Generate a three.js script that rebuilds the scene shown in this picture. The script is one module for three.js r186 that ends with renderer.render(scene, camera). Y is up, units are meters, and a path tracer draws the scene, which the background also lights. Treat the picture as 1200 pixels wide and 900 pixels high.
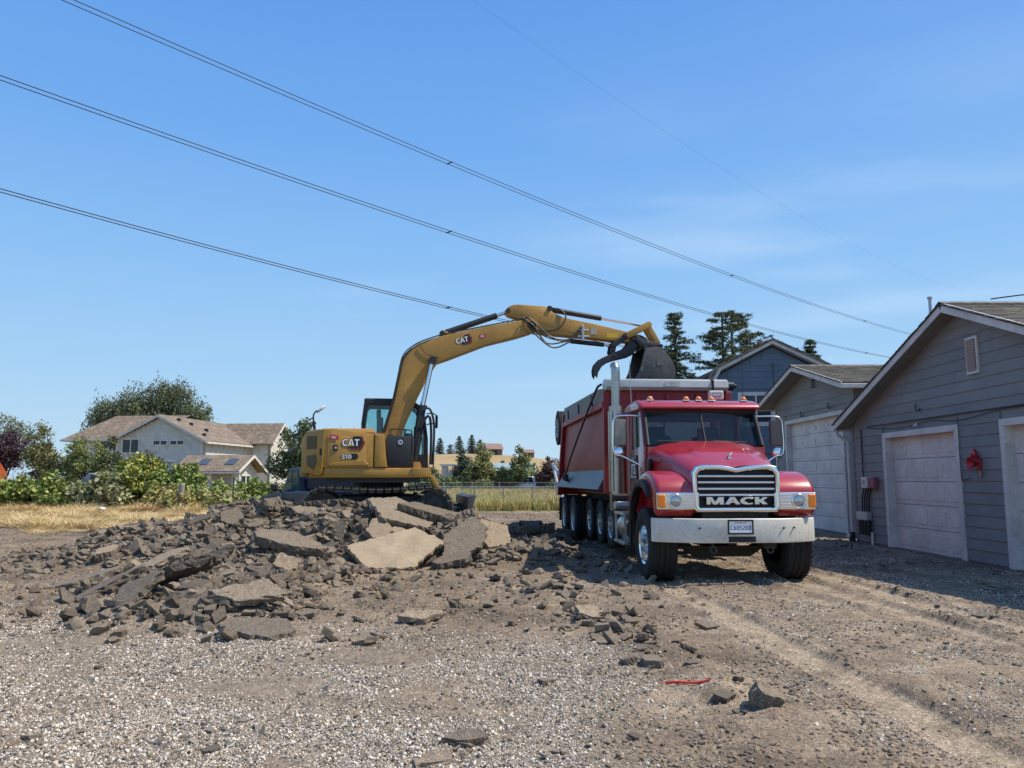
import * as THREE from 'three';
import { mergeGeometries, toCreasedNormals } from 'three/addons/utils/BufferGeometryUtils.js';
import { RoundedBoxGeometry } from 'three/addons/geometries/RoundedBoxGeometry.js';
import { ImprovedNoise } from 'three/addons/math/ImprovedNoise.js';
import { TextGeometry } from 'three/addons/geometries/TextGeometry.js';
import { FontLoader } from 'three/addons/loaders/FontLoader.js';

// ---------------------------------------------------------------- camera, sky, sun, exposure
const scene = new THREE.Scene();
const camera = new THREE.PerspectiveCamera(53.08, 4 / 3, 0.1, 1500);
camera.position.set(0, 1.55, 0);
camera.rotation.x = Math.atan(110 / 901);
const renderer = new THREE.WebGLRenderer();
renderer.toneMapping = THREE.LinearToneMapping;
renderer.toneMappingExposure = 1.1;
renderer.shadowMap.enabled = true;

const noise = new ImprovedNoise();
const N = (x, y = 0, z = 0) => noise.noise(x + 31.7, y + 12.3, z + 77.1);
const fbm = (x, y, z = 0, o = 4) => { let a = 1, f = 1, s = 0, t = 0; for (let i = 0; i < o; i++) { s += a * N(x * f, y * f, z * f + i * 9.1); t += a; a *= 0.5; f *= 2.03; } return s / t; };
const clamp = (x, a = 0, b = 1) => Math.min(b, Math.max(a, x));
const smooth = (a, b, x) => { const t = clamp((x - a) / (b - a)); return t * t * (3 - 2 * t); };
const lerp = (a, b, t) => a + (b - a) * t;
const mix3 = (a, b, t) => [lerp(a[0], b[0], t), lerp(a[1], b[1], t), lerp(a[2], b[2], t)];
function seeded(a) { return () => { a |= 0; a = (a + 0x6d2b79f5) | 0; let t = Math.imul(a ^ (a >>> 15), 1 | a); t = (t + Math.imul(t ^ (t >>> 7), 61 | t)) ^ t; return ((t ^ (t >>> 14)) >>> 0) / 4294967296; }; }

const sunDir = new THREE.Vector3(Math.cos(0.975), Math.sin(0.975), 0.03).normalize();
{
  const w = 1536, h = 768, d = new Float32Array(w * h * 4);
  const stops = [[-90, [0.30, 0.36, 0.40]], [-1, [0.50, 0.66, 0.80]], [1.5, [0.500, 0.700, 0.860]], [7, [0.380, 0.630, 0.890]], [15, [0.255, 0.515, 0.885]], [24, [0.160, 0.400, 0.840]], [34, [0.108, 0.315, 0.780]], [60, [0.065, 0.215, 0.640]], [90, [0.05, 0.18, 0.58]]];
  for (let j = 0; j < h; j++) for (let i = 0; i < w; i++) {
    const el = ((j + 0.5) / h - 0.5) * Math.PI, az = ((i + 0.5) / w - 0.5) * 2 * Math.PI, e = el * 180 / Math.PI;
    let k = 0; while (k < stops.length - 2 && e > stops[k + 1][0]) k++;
    const t = clamp((e - stops[k][0]) / (stops[k + 1][0] - stops[k][0]));
    let c = mix3(stops[k][1], stops[k + 1][1], t);
    const x = Math.cos(el) * Math.cos(az), y = Math.sin(el), z = Math.cos(el) * Math.sin(az);
    const ang = Math.acos(clamp(x * sunDir.x + y * sunDir.y + z * sunDir.z, -1, 1));
    const glow = 0.30 * Math.exp(-ang / 0.42) + 0.75 * Math.exp(-ang / 0.11);
    c = c.map(v => v * 0.93); c = [c[0] + glow * 0.9, c[1] + glow * 0.85, c[2] + glow * 0.7];
    if (y > 0.02) { // thin cirrus on a layer overhead
      const px = x / (y + 0.12), pz = z / (y + 0.12);
      const band = smooth(-0.05, 0.45, N(px * 0.55 + 19, pz * 0.55 + 14.5) + 0.25 * N(px * 1.3, pz * 1.3, 5));
      const wisp = smooth(-0.15, 0.6, fbm(px * 0.9 + pz * 0.5, pz * 2.3 - px * 0.6, 3.3, 5));
      const a = 0.36 * band * wisp * smooth(0.02, 0.12, y);
      c = mix3(c, [0.66, 0.80, 0.95], a);
    }
    d.set([c[0], c[1], c[2], 1], (j * w + i) * 4);
  }
  const sky = new THREE.DataTexture(d, w, h, THREE.RGBAFormat, THREE.FloatType);
  sky.mapping = THREE.EquirectangularReflectionMapping; sky.magFilter = sky.minFilter = THREE.LinearFilter; sky.needsUpdate = true;
  scene.background = sky; scene.environment = sky;
}
const sun = new THREE.DirectionalLight(new THREE.Color(1, 0.92, 0.79), 5.0);
sun.position.copy(sunDir).multiplyScalar(80).add(new THREE.Vector3(0, 0, -16));
sun.target.position.set(0, 0, -16); scene.add(sun, sun.target);
sun.castShadow = true; sun.shadow.mapSize.set(4096, 4096); sun.shadow.radius = 1;
Object.assign(sun.shadow.camera, { left: -40, right: 40, top: 40, bottom: -40, near: 1, far: 250 });

// ---------------------------------------------------------------- helpers
const V = (x, y, z) => new THREE.Vector3(x, y, z);
const taken = {};
function numbered(n) { const k = taken[n] = (taken[n] ?? -1) + 1; return k ? n + '_' + String(k).padStart(3, '0') : n; }
function tag(o, label, category, group, kind) { if (label) o.userData.label = label; if (category) o.userData.category = category; if (group) o.userData.group = group; if (kind) o.userData.kind = kind; return o; }
function thing(name, label, category, [x, y, z] = [0, 0, 0], turn = 0, group) { const o = new THREE.Group(); o.name = numbered(name); scene.add(o); o.position.set(x, y, z); o.rotation.y = turn; return tag(o, label, category, group); }
function boxUV(g) { // uv in metres from the dominant axis of each face
  if (g.index) g = g.toNonIndexed();
  if (!g.attributes.normal) g.computeVertexNormals();
  const p = g.attributes.position, n = new Float32Array(p.count * 2), a = V(), b = V(), c = V(), e = V();
  for (let i = 0; i < p.count; i += 3) {
    a.fromBufferAttribute(p, i); b.fromBufferAttribute(p, i + 1); c.fromBufferAttribute(p, i + 2);
    e.copy(b).sub(a).cross(c.clone().sub(a)); const ax = Math.abs(e.x), ay = Math.abs(e.y), az = Math.abs(e.z);
    [a, b, c].forEach((v, k) => { const [u, w] = ax > ay && ax > az ? [v.z, v.y] : ay > az ? [v.x, v.z] : [v.x, v.y]; n[(i + k) * 2] = u; n[(i + k) * 2 + 1] = w; });
  }
  g.setAttribute('uv', new THREE.BufferAttribute(n, 2)); return g;
}
function keep(g) { for (const k of Object.keys(g.attributes)) if (!['position', 'normal', 'uv', 'color'].includes(k)) g.deleteAttribute(k); return g; }
function joined(list) { list = [list].flat(); if (list.length === 1) return list[0]; const ni = list.map(g => { g = g.index ? g.toNonIndexed() : g; for (const k of Object.keys(g.attributes)) if (!['position', 'normal'].includes(k)) g.deleteAttribute(k); return g; }); return mergeGeometries(ni); }
function mesh(name, geo, mat, parent = scene, own = false) { const g = own ? [geo].flat()[0] : boxUV(joined(geo)); const m = new THREE.Mesh(keep(g), mat); m.name = parent === scene ? numbered(name) : name; m.castShadow = m.receiveShadow = true; parent.add(m); return m; }
const box = (w, h, d, x = 0, y = 0, z = 0) => new THREE.BoxGeometry(w, h, d).translate(x, y, z);
const rbox = (w, h, d, x = 0, y = 0, z = 0, r = 0.02, s = 2) => new RoundedBoxGeometry(w, h, d, s, Math.min(r, w / 2.01, h / 2.01, d / 2.01)).translate(x, y, z);
const span = (x0, x1, y0, y1, z0, z1, r = 0) => (r ? rbox(x1 - x0, y1 - y0, z1 - z0, (x0 + x1) / 2, (y0 + y1) / 2, (z0 + z1) / 2, r) : box(x1 - x0, y1 - y0, z1 - z0, (x0 + x1) / 2, (y0 + y1) / 2, (z0 + z1) / 2));
function rod(a, b, r, r2 = r, seg = 12) { const A = V(...a), B = V(...b), d = B.clone().sub(A), L = d.length(); const g = new THREE.CylinderGeometry(r2, r, L, seg); g.translate(0, L / 2, 0); g.applyQuaternion(new THREE.Quaternion().setFromUnitVectors(V(0, 1, 0), d.normalize())); return g.translate(...a); }
const tube = (pts, r, seg = 24, rad = 8) => new THREE.TubeGeometry(new THREE.CatmullRomCurve3(pts.map(p => V(...p)), false, 'catmullrom', 0.5), seg, r, rad);
const poly = pts => new THREE.Shape(pts.map(p => new THREE.Vector2(p[0], p[1])));
// extrudes an outline of (z, y) points across x, between x0 and x1
function prismX(pts, x0, x1, bevel = 0, seg = 2) { const s = poly(pts); const d = Math.abs(x1 - x0) - 2 * bevel; const g = new THREE.ExtrudeGeometry(s, { depth: Math.max(d, 0.001), bevelEnabled: bevel > 0, bevelThickness: bevel, bevelSize: bevel, bevelOffset: -bevel, bevelSegments: seg, curveSegments: 8 }); g.translate(0, 0, bevel); g.rotateY(-Math.PI / 2); g.scale(-1, 1, 1); flip(g); return g.translate(Math.min(x0, x1), 0, 0); }
// extrudes an outline of (x, y) points along z, between z0 and z1
function prismZ(pts, z0, z1, bevel = 0, seg = 2, holes = []) { const s = poly(pts); holes.forEach(h => s.holes.push(new THREE.Path(h.map(p => new THREE.Vector2(p[0], p[1]))))); const d = Math.abs(z1 - z0) - 2 * bevel; const g = new THREE.ExtrudeGeometry(s, { depth: Math.max(d, 0.001), bevelEnabled: bevel > 0, bevelThickness: bevel, bevelSize: bevel, bevelOffset: -bevel, bevelSegments: seg, curveSegments: 8 }); return g.translate(0, 0, Math.min(z0, z1) + bevel); }
// extrudes an outline of (x, z) points upwards
function prismY(pts, y0, y1, bevel = 0, seg = 2) { const g = prismZ(pts.map(p => [p[0], -p[1]]), 0, y1 - y0, bevel, seg); g.rotateX(-Math.PI / 2); return g.translate(0, y0, 0); }
function flip(g) { const a = g.index; if (a) { for (let i = 0; i < a.count; i += 3) { const t = a.getX(i); a.setX(i, a.getX(i + 1)); a.setX(i + 1, t); } } else for (const k of Object.keys(g.attributes)) { const at = g.attributes[k], n = at.itemSize, ar = at.array; for (let i = 0; i < at.count; i += 3) for (let c = 0; c < n; c++) { const t = ar[i * n + c]; ar[i * n + c] = ar[(i + 1) * n + c]; ar[(i + 1) * n + c] = t; } } g.computeVertexNormals(); return g; }
const lathe = (pts, seg = 32) => new THREE.LatheGeometry(pts.map(p => new THREE.Vector2(p[0], p[1])), seg);
const crease = (g, a = 0.6) => toCreasedNormals(g, a);
function sheet(nu, nv, f) { // a surface from f(u, v) -> [x, y, z]
  const p = [], idx = []; for (let j = 0; j <= nv; j++) for (let i = 0; i <= nu; i++) p.push(...f(i / nu, j / nv));
  for (let j = 0; j < nv; j++) for (let i = 0; i < nu; i++) { const a = j * (nu + 1) + i, b = a + 1, c = a + nu + 1, d = c + 1; idx.push(a, b, d, a, d, c); }
  const g = new THREE.BufferGeometry(); g.setAttribute('position', new THREE.Float32BufferAttribute(p, 3)); g.setIndex(idx); g.computeVertexNormals(); return g;
}

// ---------------------------------------------------------------- textures and materials
function texture(size, f, srgb = true) { // f(u, v) -> [r, g, b] 0..1, tiling
  const d = new Uint8Array(size * size * 4);
  for (let j = 0; j < size; j++) for (let i = 0; i < size; i++) { const c = f(i / size, j / size); const o = (j * size + i) * 4; d[o] = clamp(c[0]) * 255; d[o + 1] = clamp(c[1]) * 255; d[o + 2] = clamp(c[2]) * 255; d[o + 3] = 255; }
  const t = new THREE.DataTexture(d, size, size); t.wrapS = t.wrapT = THREE.RepeatWrapping; t.magFilter = THREE.LinearFilter; if (srgb) t.colorSpace = THREE.SRGBColorSpace; t.needsUpdate = true; return t;
}
// periodic noise: sampled on a torus of period p cells
const tn = (u, v, p, s = 0) => { const a = u * p, b = v * p; const w = (x, y) => N(x + s * 17.3, y + s * 5.1, s); const fu = u, fv = v; return (w(a, b) * (1 - fu) + w(a - p, b) * fu) * (1 - fv) + (w(a, b - p) * (1 - fu) + w(a - p, b - p) * fu) * fv; };
const tf = (u, v, p, o = 4, s = 0) => { let a = 1, t = 0, q = 0; for (let i = 0; i < o; i++) { q += a * tn(u, v, p * 2 ** i, s + i); t += a; a *= 0.6; } return q / t; };
const hash2 = (i, j, s = 0) => { const x = Math.sin(i * 127.1 + j * 311.7 + s * 74.7) * 43758.5453; return x - Math.floor(x); };
function cells(u, v, n, s = 0) { // tiling cells: [distance to nearest, id]
  const x = u * n, y = v * n, ix = Math.floor(x), iy = Math.floor(y); let best = 9, id = 0;
  for (let a = -1; a <= 1; a++) for (let b = -1; b <= 1; b++) { const cx = ((ix + a) % n + n) % n, cy = ((iy + b) % n + n) % n; const px = ix + a + hash2(cx, cy, s), py = iy + b + hash2(cx, cy, s + 1); const d = Math.hypot(px - x, py - y); if (d < best) { best = d; id = hash2(cx, cy, s + 2); } }
  return [best, id];
}
const T = {};
T.grit = texture(512, (u, v) => { const [d, id] = cells(u, v, 64, 3), [d2, id2] = cells(u, v, 120, 8); let g = 0.82 + 0.30 * tf(u, v, 6, 6, 2); g += (id > 0.8 ? 0.30 * (1 - d) : 0) - (id2 > 0.84 ? 0.22 : 0) + (id2 < 0.1 ? 0.14 : 0); return [g, g * (0.985 + 0.02 * id), g * (0.96 + 0.05 * id2)]; });
T.gritBump = texture(512, (u, v) => { const [d, id] = cells(u, v, 64, 3), [d2] = cells(u, v, 120, 8); const g = 0.4 + 0.35 * tf(u, v, 6, 6, 2) + (id > 0.45 ? 0.35 * (1 - clamp(d * 1.6)) : 0) + 0.16 * (1 - clamp(d2 * 1.5)); return [g, g, g]; }, false);
T.agg = texture(512, (u, v) => { const [d, id] = cells(u, v, 46, 5), [d2, id2] = cells(u, v, 100, 9); let g = 0.78 + 0.26 * tf(u, v, 5, 5, 7) + (d < 0.42 ? (id - 0.5) * 0.42 : -0.08) + (d2 < 0.35 && id2 > 0.7 ? 0.16 : 0); return [g, g * 0.985, g * 0.96]; });
T.aggBump = texture(512, (u, v) => { const [d, id] = cells(u, v, 46, 5); const g = 0.45 + 0.4 * tf(u, v, 5, 5, 7) + (id > 0.3 ? 0.4 * (1 - clamp(d * 1.7)) : 0); return [g, g, g]; }, false);
T.grime = texture(512, (u, v) => { const a = tf(u, v, 4, 6, 11), b = tf(u, v, 24, 3, 14); const [d1, id1] = cells(u, v, 90, 17), chip = id1 > 0.965 && d1 < 0.32 ? -0.22 : id1 < 0.03 && d1 < 0.4 ? 0.10 : 0, sc = hash2(Math.floor(v * 200), 3) > 0.97 && tn(u, v, 9, 18) > 0.15 ? 0.07 : 0; const g = 0.88 + 0.24 * a + 0.10 * b + chip + sc; return [g, g * 0.995, g * 0.975]; });
T.fine = texture(256, (u, v) => { const g = 0.5 + 0.5 * tf(u, v, 24, 4, 21); return [g, g, g]; }, false);
T.rough = texture(512, (u, v) => { const g = 0.55 + 0.6 * tf(u, v, 5, 6, 31); return [g, g, g]; }, false);
T.wood = texture(512, (u, v) => { const g = 0.92 + 0.10 * tf(u, v, 5, 5, 41) + 0.06 * tn(u, v, 3, 44) + 0.025 * (hash2(Math.floor(v * 256), Math.floor(u * 6 + 3 * hash2(Math.floor(v * 256), 1))) - 0.5); return [g, g, g]; });
T.shingle = texture(512, (u, v) => { const r = Math.floor(v * 14), o = (r % 2) * 0.5; const id = hash2(Math.floor(((u + o / 12) % 1) * 12), r, 4); const g = 0.72 + 0.26 * id + 0.14 * tf(u, v, 40, 3, 51) + 0.12 * tf(u, v, 4, 3, 52) - ((v * 14) % 1 < 0.12 ? 0.25 : 0); return [g, g * 0.99, g * 0.97]; });
const rep = (t, k) => { const c = t.clone(); c.repeat.set(k, k); c.needsUpdate = true; return c; };
const col = (r, g, b) => new THREE.Color().setRGB(r, g, b);
const std = (c, o = {}) => new THREE.MeshStandardMaterial({ color: col(...c), roughness: 0.8, side: THREE.DoubleSide, ...o });
const phy = (c, o = {}) => new THREE.MeshPhysicalMaterial({ color: col(...c), roughness: 0.5, side: THREE.DoubleSide, ...o });
const g05 = rep(T.grime, 0.45), fineB = rep(T.fine, 3), roughM = rep(T.rough, 0.7);
const M = {
  red: phy([0.47, 0.020, 0.032], { roughness: 0.36, clearcoat: 0.9, clearcoatRoughness: 0.07, map: g05 }),
  bedRedShaded: phy([0.36, 0.020, 0.028], { roughness: 0.55, clearcoat: 0.1, clearcoatRoughness: 0.3, map: g05, bumpMap: rep(T.rough, 0.5), bumpScale: 0.008 }),  // same paint as red, darkened: the shade on the bed is in the colour
  white: phy([0.84, 0.81, 0.73], { roughness: 0.42, clearcoat: 0.3, clearcoatRoughness: 0.25, map: g05 }),
  chrome: std([0.82, 0.82, 0.80], { metalness: 1, roughness: 0.14, roughnessMap: null }),
  stainless: std([0.60, 0.58, 0.54], { metalness: 1, roughness: 0.32, map: g05 }),
  aluminium: std([0.70, 0.71, 0.72], { metalness: 0.9, roughness: 0.38, map: g05 }),
  tarpHousing: std([0.66, 0.66, 0.63], { metalness: 0.4, roughness: 0.4, map: g05 }),
  black: std([0.016, 0.016, 0.018], { roughness: 0.55, map: g05 }),
  blackSatin: std([0.022, 0.022, 0.025], { roughness: 0.38, map: g05 }),
  rubber: std([0.026, 0.025, 0.024], { roughness: 0.88, map: rep(T.grime, 1.2), bumpMap: fineB, bumpScale: 0.003 }),
  dirtyIron: std([0.07, 0.058, 0.048], { roughness: 0.85, map: rep(T.grit, 1.5), bumpMap: fineB, bumpScale: 0.003 }),
  greyBoard: std([0.33, 0.31, 0.27], { roughness: 0.85, map: rep(T.wood, 0.8) }),
  glass: phy([0.72, 0.86, 0.86], { transmission: 1, roughness: 0.02, thickness: 0, ior: 1.5 }),
  glassDark: phy([0.42, 0.5, 0.52], { transmission: 1, roughness: 0.03, thickness: 0 }),
  houseGlass: std([0.02, 0.03, 0.04], { roughness: 0.06, metalness: 0.1 }),
  amber: phy([0.90, 0.24, 0.01], { roughness: 0.2, clearcoat: 0.8 }),
  lens: phy([0.42, 0.44, 0.45], { roughness: 0.08, metalness: 0.7, clearcoat: 1 }),
  yellow: phy([0.54, 0.285, 0.040], { roughness: 0.46, clearcoat: 0.25, clearcoatRoughness: 0.25, map: g05 }),
  catBlack: std([0.030, 0.030, 0.032], { roughness: 0.5, map: g05 }),
  steelWorn: std([0.13, 0.125, 0.12], { roughness: 0.5, metalness: 0.3, map: rep(T.grit, 0.9), bumpMap: fineB, bumpScale: 0.002 }),
  trackSteel: std([0.24, 0.22, 0.19], { roughness: 0.6, metalness: 0.5, map: rep(T.grit, 1.3) }),
  interior: std([0.15, 0.145, 0.14], { roughness: 0.8 }),
  hose: std([0.018, 0.018, 0.018], { roughness: 0.5 }),
  siding: std([0.285, 0.283, 0.268], { roughness: 0.75, map: rep(T.wood, 0.5), bumpMap: rep(T.wood, 0.5), bumpScale: 0.002 }),
  sidingB: std([0.262, 0.260, 0.248], { roughness: 0.75, map: rep(T.wood, 0.5), bumpMap: rep(T.wood, 0.5), bumpScale: 0.002 }),
  siding2: std([0.29, 0.285, 0.26], { roughness: 0.75, map: rep(T.wood, 0.5) }),
  sidingBlue: std([0.15, 0.195, 0.25], { roughness: 0.75, map: rep(T.wood, 0.5) }),
  trim: std([0.82, 0.77, 0.73], { roughness: 0.6, map: g05 }),
  door: std([0.88, 0.79, 0.74], { roughness: 0.55, map: rep(T.grime, 0.35) }),
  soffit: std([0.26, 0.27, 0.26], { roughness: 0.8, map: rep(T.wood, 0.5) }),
  shingle: std([0.21, 0.19, 0.16], { roughness: 0.95, map: rep(T.shingle, 0.5), bumpMap: rep(T.shingle, 0.5), bumpScale: 0.012 }),
  shingleTan: std([0.30, 0.235, 0.175], { roughness: 0.95, map: rep(T.shingle, 0.4), bumpMap: rep(T.shingle, 0.4), bumpScale: 0.012 }),
  cream: std([0.76, 0.75, 0.72], { roughness: 0.8, map: g05 }),
  creamWhite: std([0.74, 0.72, 0.66], { roughness: 0.8, map: g05 }),
  bark: std([0.10, 0.075, 0.055], { roughness: 0.95, map: rep(T.grit, 1) }),
  weatherWood: std([0.30, 0.28, 0.25], { roughness: 0.9, map: rep(T.wood, 1) }),
  galv: std([0.42, 0.43, 0.43], { roughness: 0.5, metalness: 0.6 }),
  wire: std([0.03, 0.03, 0.035], { roughness: 0.6, metalness: 0.3 }),
  blueCar: phy([0.008, 0.014, 0.045], { roughness: 0.45, specularIntensity: 0.4, map: g05 }),
};

// ---------------------------------------------------------------- the ground
const bumpE = (x, z, cx, cz, rx, rz, h, a = 0.35, b = 1.05) => { const e = Math.hypot((x - cx) / rx, (z - cz) / rz); return e > b ? 0 : h * (1 - smooth(a, b, e)); };
function heap(x, z) { // the mound under the broken asphalt
  const k = 0.35 * N(x * 0.8, z * 0.8, 2), xx = x + k, zz = z + 0.3 * N(x * 0.8, z * 0.8, 7);
  const hs = [bumpE(xx, zz, -2.8, -16.3, 3.4, 3.2, 0.64, 0.42), bumpE(xx, zz, -5.9, -15.6, 3.6, 2.8, 0.44), bumpE(xx, zz, -3.4, -8.8, 1.5, 1.1, 0.20, 0.2), bumpE(xx, zz, -4.1, -11.2, 1.8, 2.2, 0.24), bumpE(xx, zz, -0.3, -14.9, 1.9, 1.5, 0.30), bumpE(xx, zz, 0.1, -18.2, 1.5, 1.5, 0.34), bumpE(xx, zz, -3.1, -14.45, 2.3, 1.3, 0.90, 0.15), bumpE(xx, zz, -4.9, -14.9, 1.9, 1.9, 0.92, 0.15), bumpE(xx, zz, -6.5, -14.6, 2.3, 2.0, 0.52, 0.15), bumpE(xx, zz, -1.0, -14.7, 1.2, 1.2, 0.70, 0.1), bumpE(xx, zz, -4.2, -12.6, 2.2, 1.7, 0.42, 0.15), bumpE(xx, zz, 0.65, -9.9, 0.75, 0.5, 0.11, 0.1), bumpE(xx, zz, -8.4, -14.8, 2.4, 1.5, 0.07)];
  let s = 0; for (const h of hs) s += h * h * h; return Math.cbrt(s);
}
const truckLineX = z => 3.26 + 0.065 * (z + 12.2);
function ruts(x, z) { // wheel and track prints left in the dirt
  let h = 0;
  if (z > -26 && z < -1) {
    const wob = 0.05 * N(z * 0.5, 3.1), u = x - truckLineX(z) - wob, on = smooth(-26, -22, z);
    for (const c of lanes) { const d = Math.abs(u - c - (c === -0.42 ? 0.05 * (z + 8) : c === 1.72 ? 0.03 * (z + 8) : 0)); if (d < 0.5) { h -= on * 0.030 * (1 - smooth(0.17, 0.23, d)); h += on * 0.040 * Math.exp(-(((d - 0.265) / 0.038) ** 2)) * clamp(0.45 + 1.5 * N(z * 1.6, x * 3, c), 0, 1.3); if (d < 0.2) h += 0.014 * Math.sin(z * 46 + 30 * d) * (0.6 + 0.6 * N(z * 1.3, c)); } }
    const v = x - (2.6 + 0.20 * (z + 8)) - wob; // a wider old print crossing at a slant
    for (const c of [1.7]) { const d = Math.abs(v - c); if (d < 0.4) h += -0.022 * (1 - smooth(0.14, 0.2, d)) + 0.024 * Math.exp(-(((d - 0.25) / 0.05) ** 2)); }
    const t = smooth(1.0, 1.2, x) * (1 - smooth(1.95, 2.15, x)) * smooth(-10.2, -9.4, z) * (1 - smooth(-5.6, -4.8, z));
    if (t > 0) h += t * (0.020 * Math.sin((z + 0.06 * x + 0.03 * N(x * 2, z)) * 37) * (0.65 + 0.6 * N(x * 1.3, z * 1.1, 8)) - 0.012);
  }
  const s = clamp((z + 10.2) / 4.9), bx = 0.5 + 1.2 * s; // ridge of pushed-up clods
  if (z > -10.8 && z < -4.6) h += 0.065 * Math.exp(-(((x - bx) / 0.26) ** 2)) * smooth(-10.8, -9.8, z) * (1 - smooth(-5.3, -4.6, z)) * (0.75 + 0.9 * N(x * 2.4, z * 2.4, 4));
  return h;
}
const lanes = [-1.04, 1.04, 1.72];
const laneAt = (x, z) => { if (z < -13 || z > -1) return 0; const u = x - truckLineX(z) - 0.05 * N(z * 0.5, 3.1); let m = 0; for (const c of lanes) m = Math.max(m, 1 - smooth(0.15, 0.22, Math.abs(u - c - (c === -0.42 ? 0.05 * (z + 8) : c === 1.72 ? 0.03 * (z + 8) : 0)))); return m * smooth(-13, -11, z); };
const gravelMask = (x, z) => { const edge = z + 7.7 + 0.42 * Math.max(0, -x - 1) - 0.25 * Math.max(0, -x - 5) + 1.1 * N(x * 0.45, z * 0.45, 5) + 0.35 * N(x * 1.7, z * 1.7, 6); return smooth(-0.8, 1.0, edge) * (1 - smooth(0.35, 1.5, x - 0.3 * (z + 7) * -0.35 + 0.5 * N(x * 0.8, z * 0.8, 9))); };
function height(x, z) {
  const r = Math.hypot(x, z), near = 1 - smooth(24, 34, r);
  let h = 0.05 * N(x * 0.22, z * 0.22, 1) * (1 - smooth(8.0, 8.4, x) * smooth(-30, -28, z));
  if (near > 0) {
    const g = gravelMask(x, z), rough = (1 - 0.6 * g) * (1 - 0.75 * laneAt(x, z)) * (1 - 0.45 * smooth(1.2, 2.2, x));
    const bank = smooth(1.0, -1.5, x) * 0.5 + 0.5;
    h += near * rough * bank * (0.075 * fbm(x * 0.9, z * 0.9, 3, 3) + 0.060 * Math.abs(N(x * 2.6, z * 2.6, 6)) + 0.045 * Math.abs(N(x * 6.1, z * 6.1, 2)));
    h += near * (0.018 * N(x * 11, z * 11, 5) + 0.008 * N(x * 23, z * 23, 1)) * rough;
    h += heap(x, z) * (1 + 0.25 * fbm(x * 1.6, z * 1.6, 8, 3)) + ruts(x, z);
  }
  // a dry rise far beyond the field
  if (z < -130) h += (9.2 + 2.2 * N(x * 0.035, z * 0.02, 3) - 0.05 * Math.max(0, x + 10)) * smooth(-140, -245, z) * smooth(-140, -50, x) * (1 - smooth(0, 70, x));
  return h;
}
const C = { dirt: [0.225, 0.170, 0.114], dirtDark: [0.135, 0.100, 0.068], dirtPale: [0.325, 0.255, 0.178], gravel: [0.265, 0.214, 0.155], asphaltDust: [0.205, 0.166, 0.124], straw: [0.46, 0.33, 0.155], grass: [0.17, 0.17, 0.055] };
function groundColour(x, z) {
  const n1 = fbm(x * 0.7, z * 0.7, 1, 4), n2 = fbm(x * 2.7, z * 2.7, 5, 3), n3 = N(x * 9, z * 9, 3);
  let c = mix3(C.dirt, C.dirtDark, smooth(0.02, 0.38, n1 + 0.4 * n2));
  c = mix3(c, C.dirtPale, 0.8 * smooth(0.02, 0.4, -n1 + 0.35 * n2));
  c = mix3(c, C.dirtPale, 0.55 * smooth(1.2, 2.6, x) * smooth(-0.35, 0.25, n2 - 0.5 * n1) * smooth(-26, -20, z));
  c = mix3(c, C.gravel, 0.85 * gravelMask(x, z) * smooth(-0.5, 0.1, n1 + 0.5 * n2));
  c = mix3(c, C.asphaltDust, 0.75 * smooth(0.05, 0.3, heap(x, z)) * smooth(-0.35, 0.2, n2 + 0.1));
  c = mix3(c, [0.36, 0.285, 0.20], 0.8 * laneAt(x, z) * smooth(-0.45, 0.0, n2));
  c = c.map(v => v * (1 + 0.16 * n3 + 0.20 * n2));
  const dryEdge = -23.8 + 4.2 * N(x * 0.3, 4) + 1.4 * N(x, z, 2);
  const rightDirt = smooth(-6.5, -4.5, x);
  const s = (1 - smooth(dryEdge - 1.5, dryEdge + 1.2, z)) * (1 - rightDirt);
  c = mix3(c, mix3(C.straw, C.dirtPale, clamp(0.35 + n1)), s);
  const f = 1 - smooth(-37.5, -34.5, z + 1.2 * N(x * 0.4, z * 0.4, 3));
  c = mix3(c, mix3(mix3(C.straw, C.grass, clamp(0.55 + 1.3 * n1)), [0.30, 0.24, 0.12], clamp(0.3 + n2)), f);
  if (height(x, z) > 1.5) { const q = smooth(-0.3, 0.3, fbm(x * 0.06, z * 0.03, 6, 3)); c = mix3(C.straw, [0.36, 0.26, 0.12], q); }
  return c;
}
function graded(a0, a1, step, lo, hi) { const v = []; for (let x = a0; x <= a1 + 1e-6; x += step) v.push(x); let s = step, x = a1; while (x < hi) { s *= 1.11; x += s; v.push(x); } s = step; x = a0; while (x > lo) { s *= 1.11; x -= s; v.unshift(x); } return v; }
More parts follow.
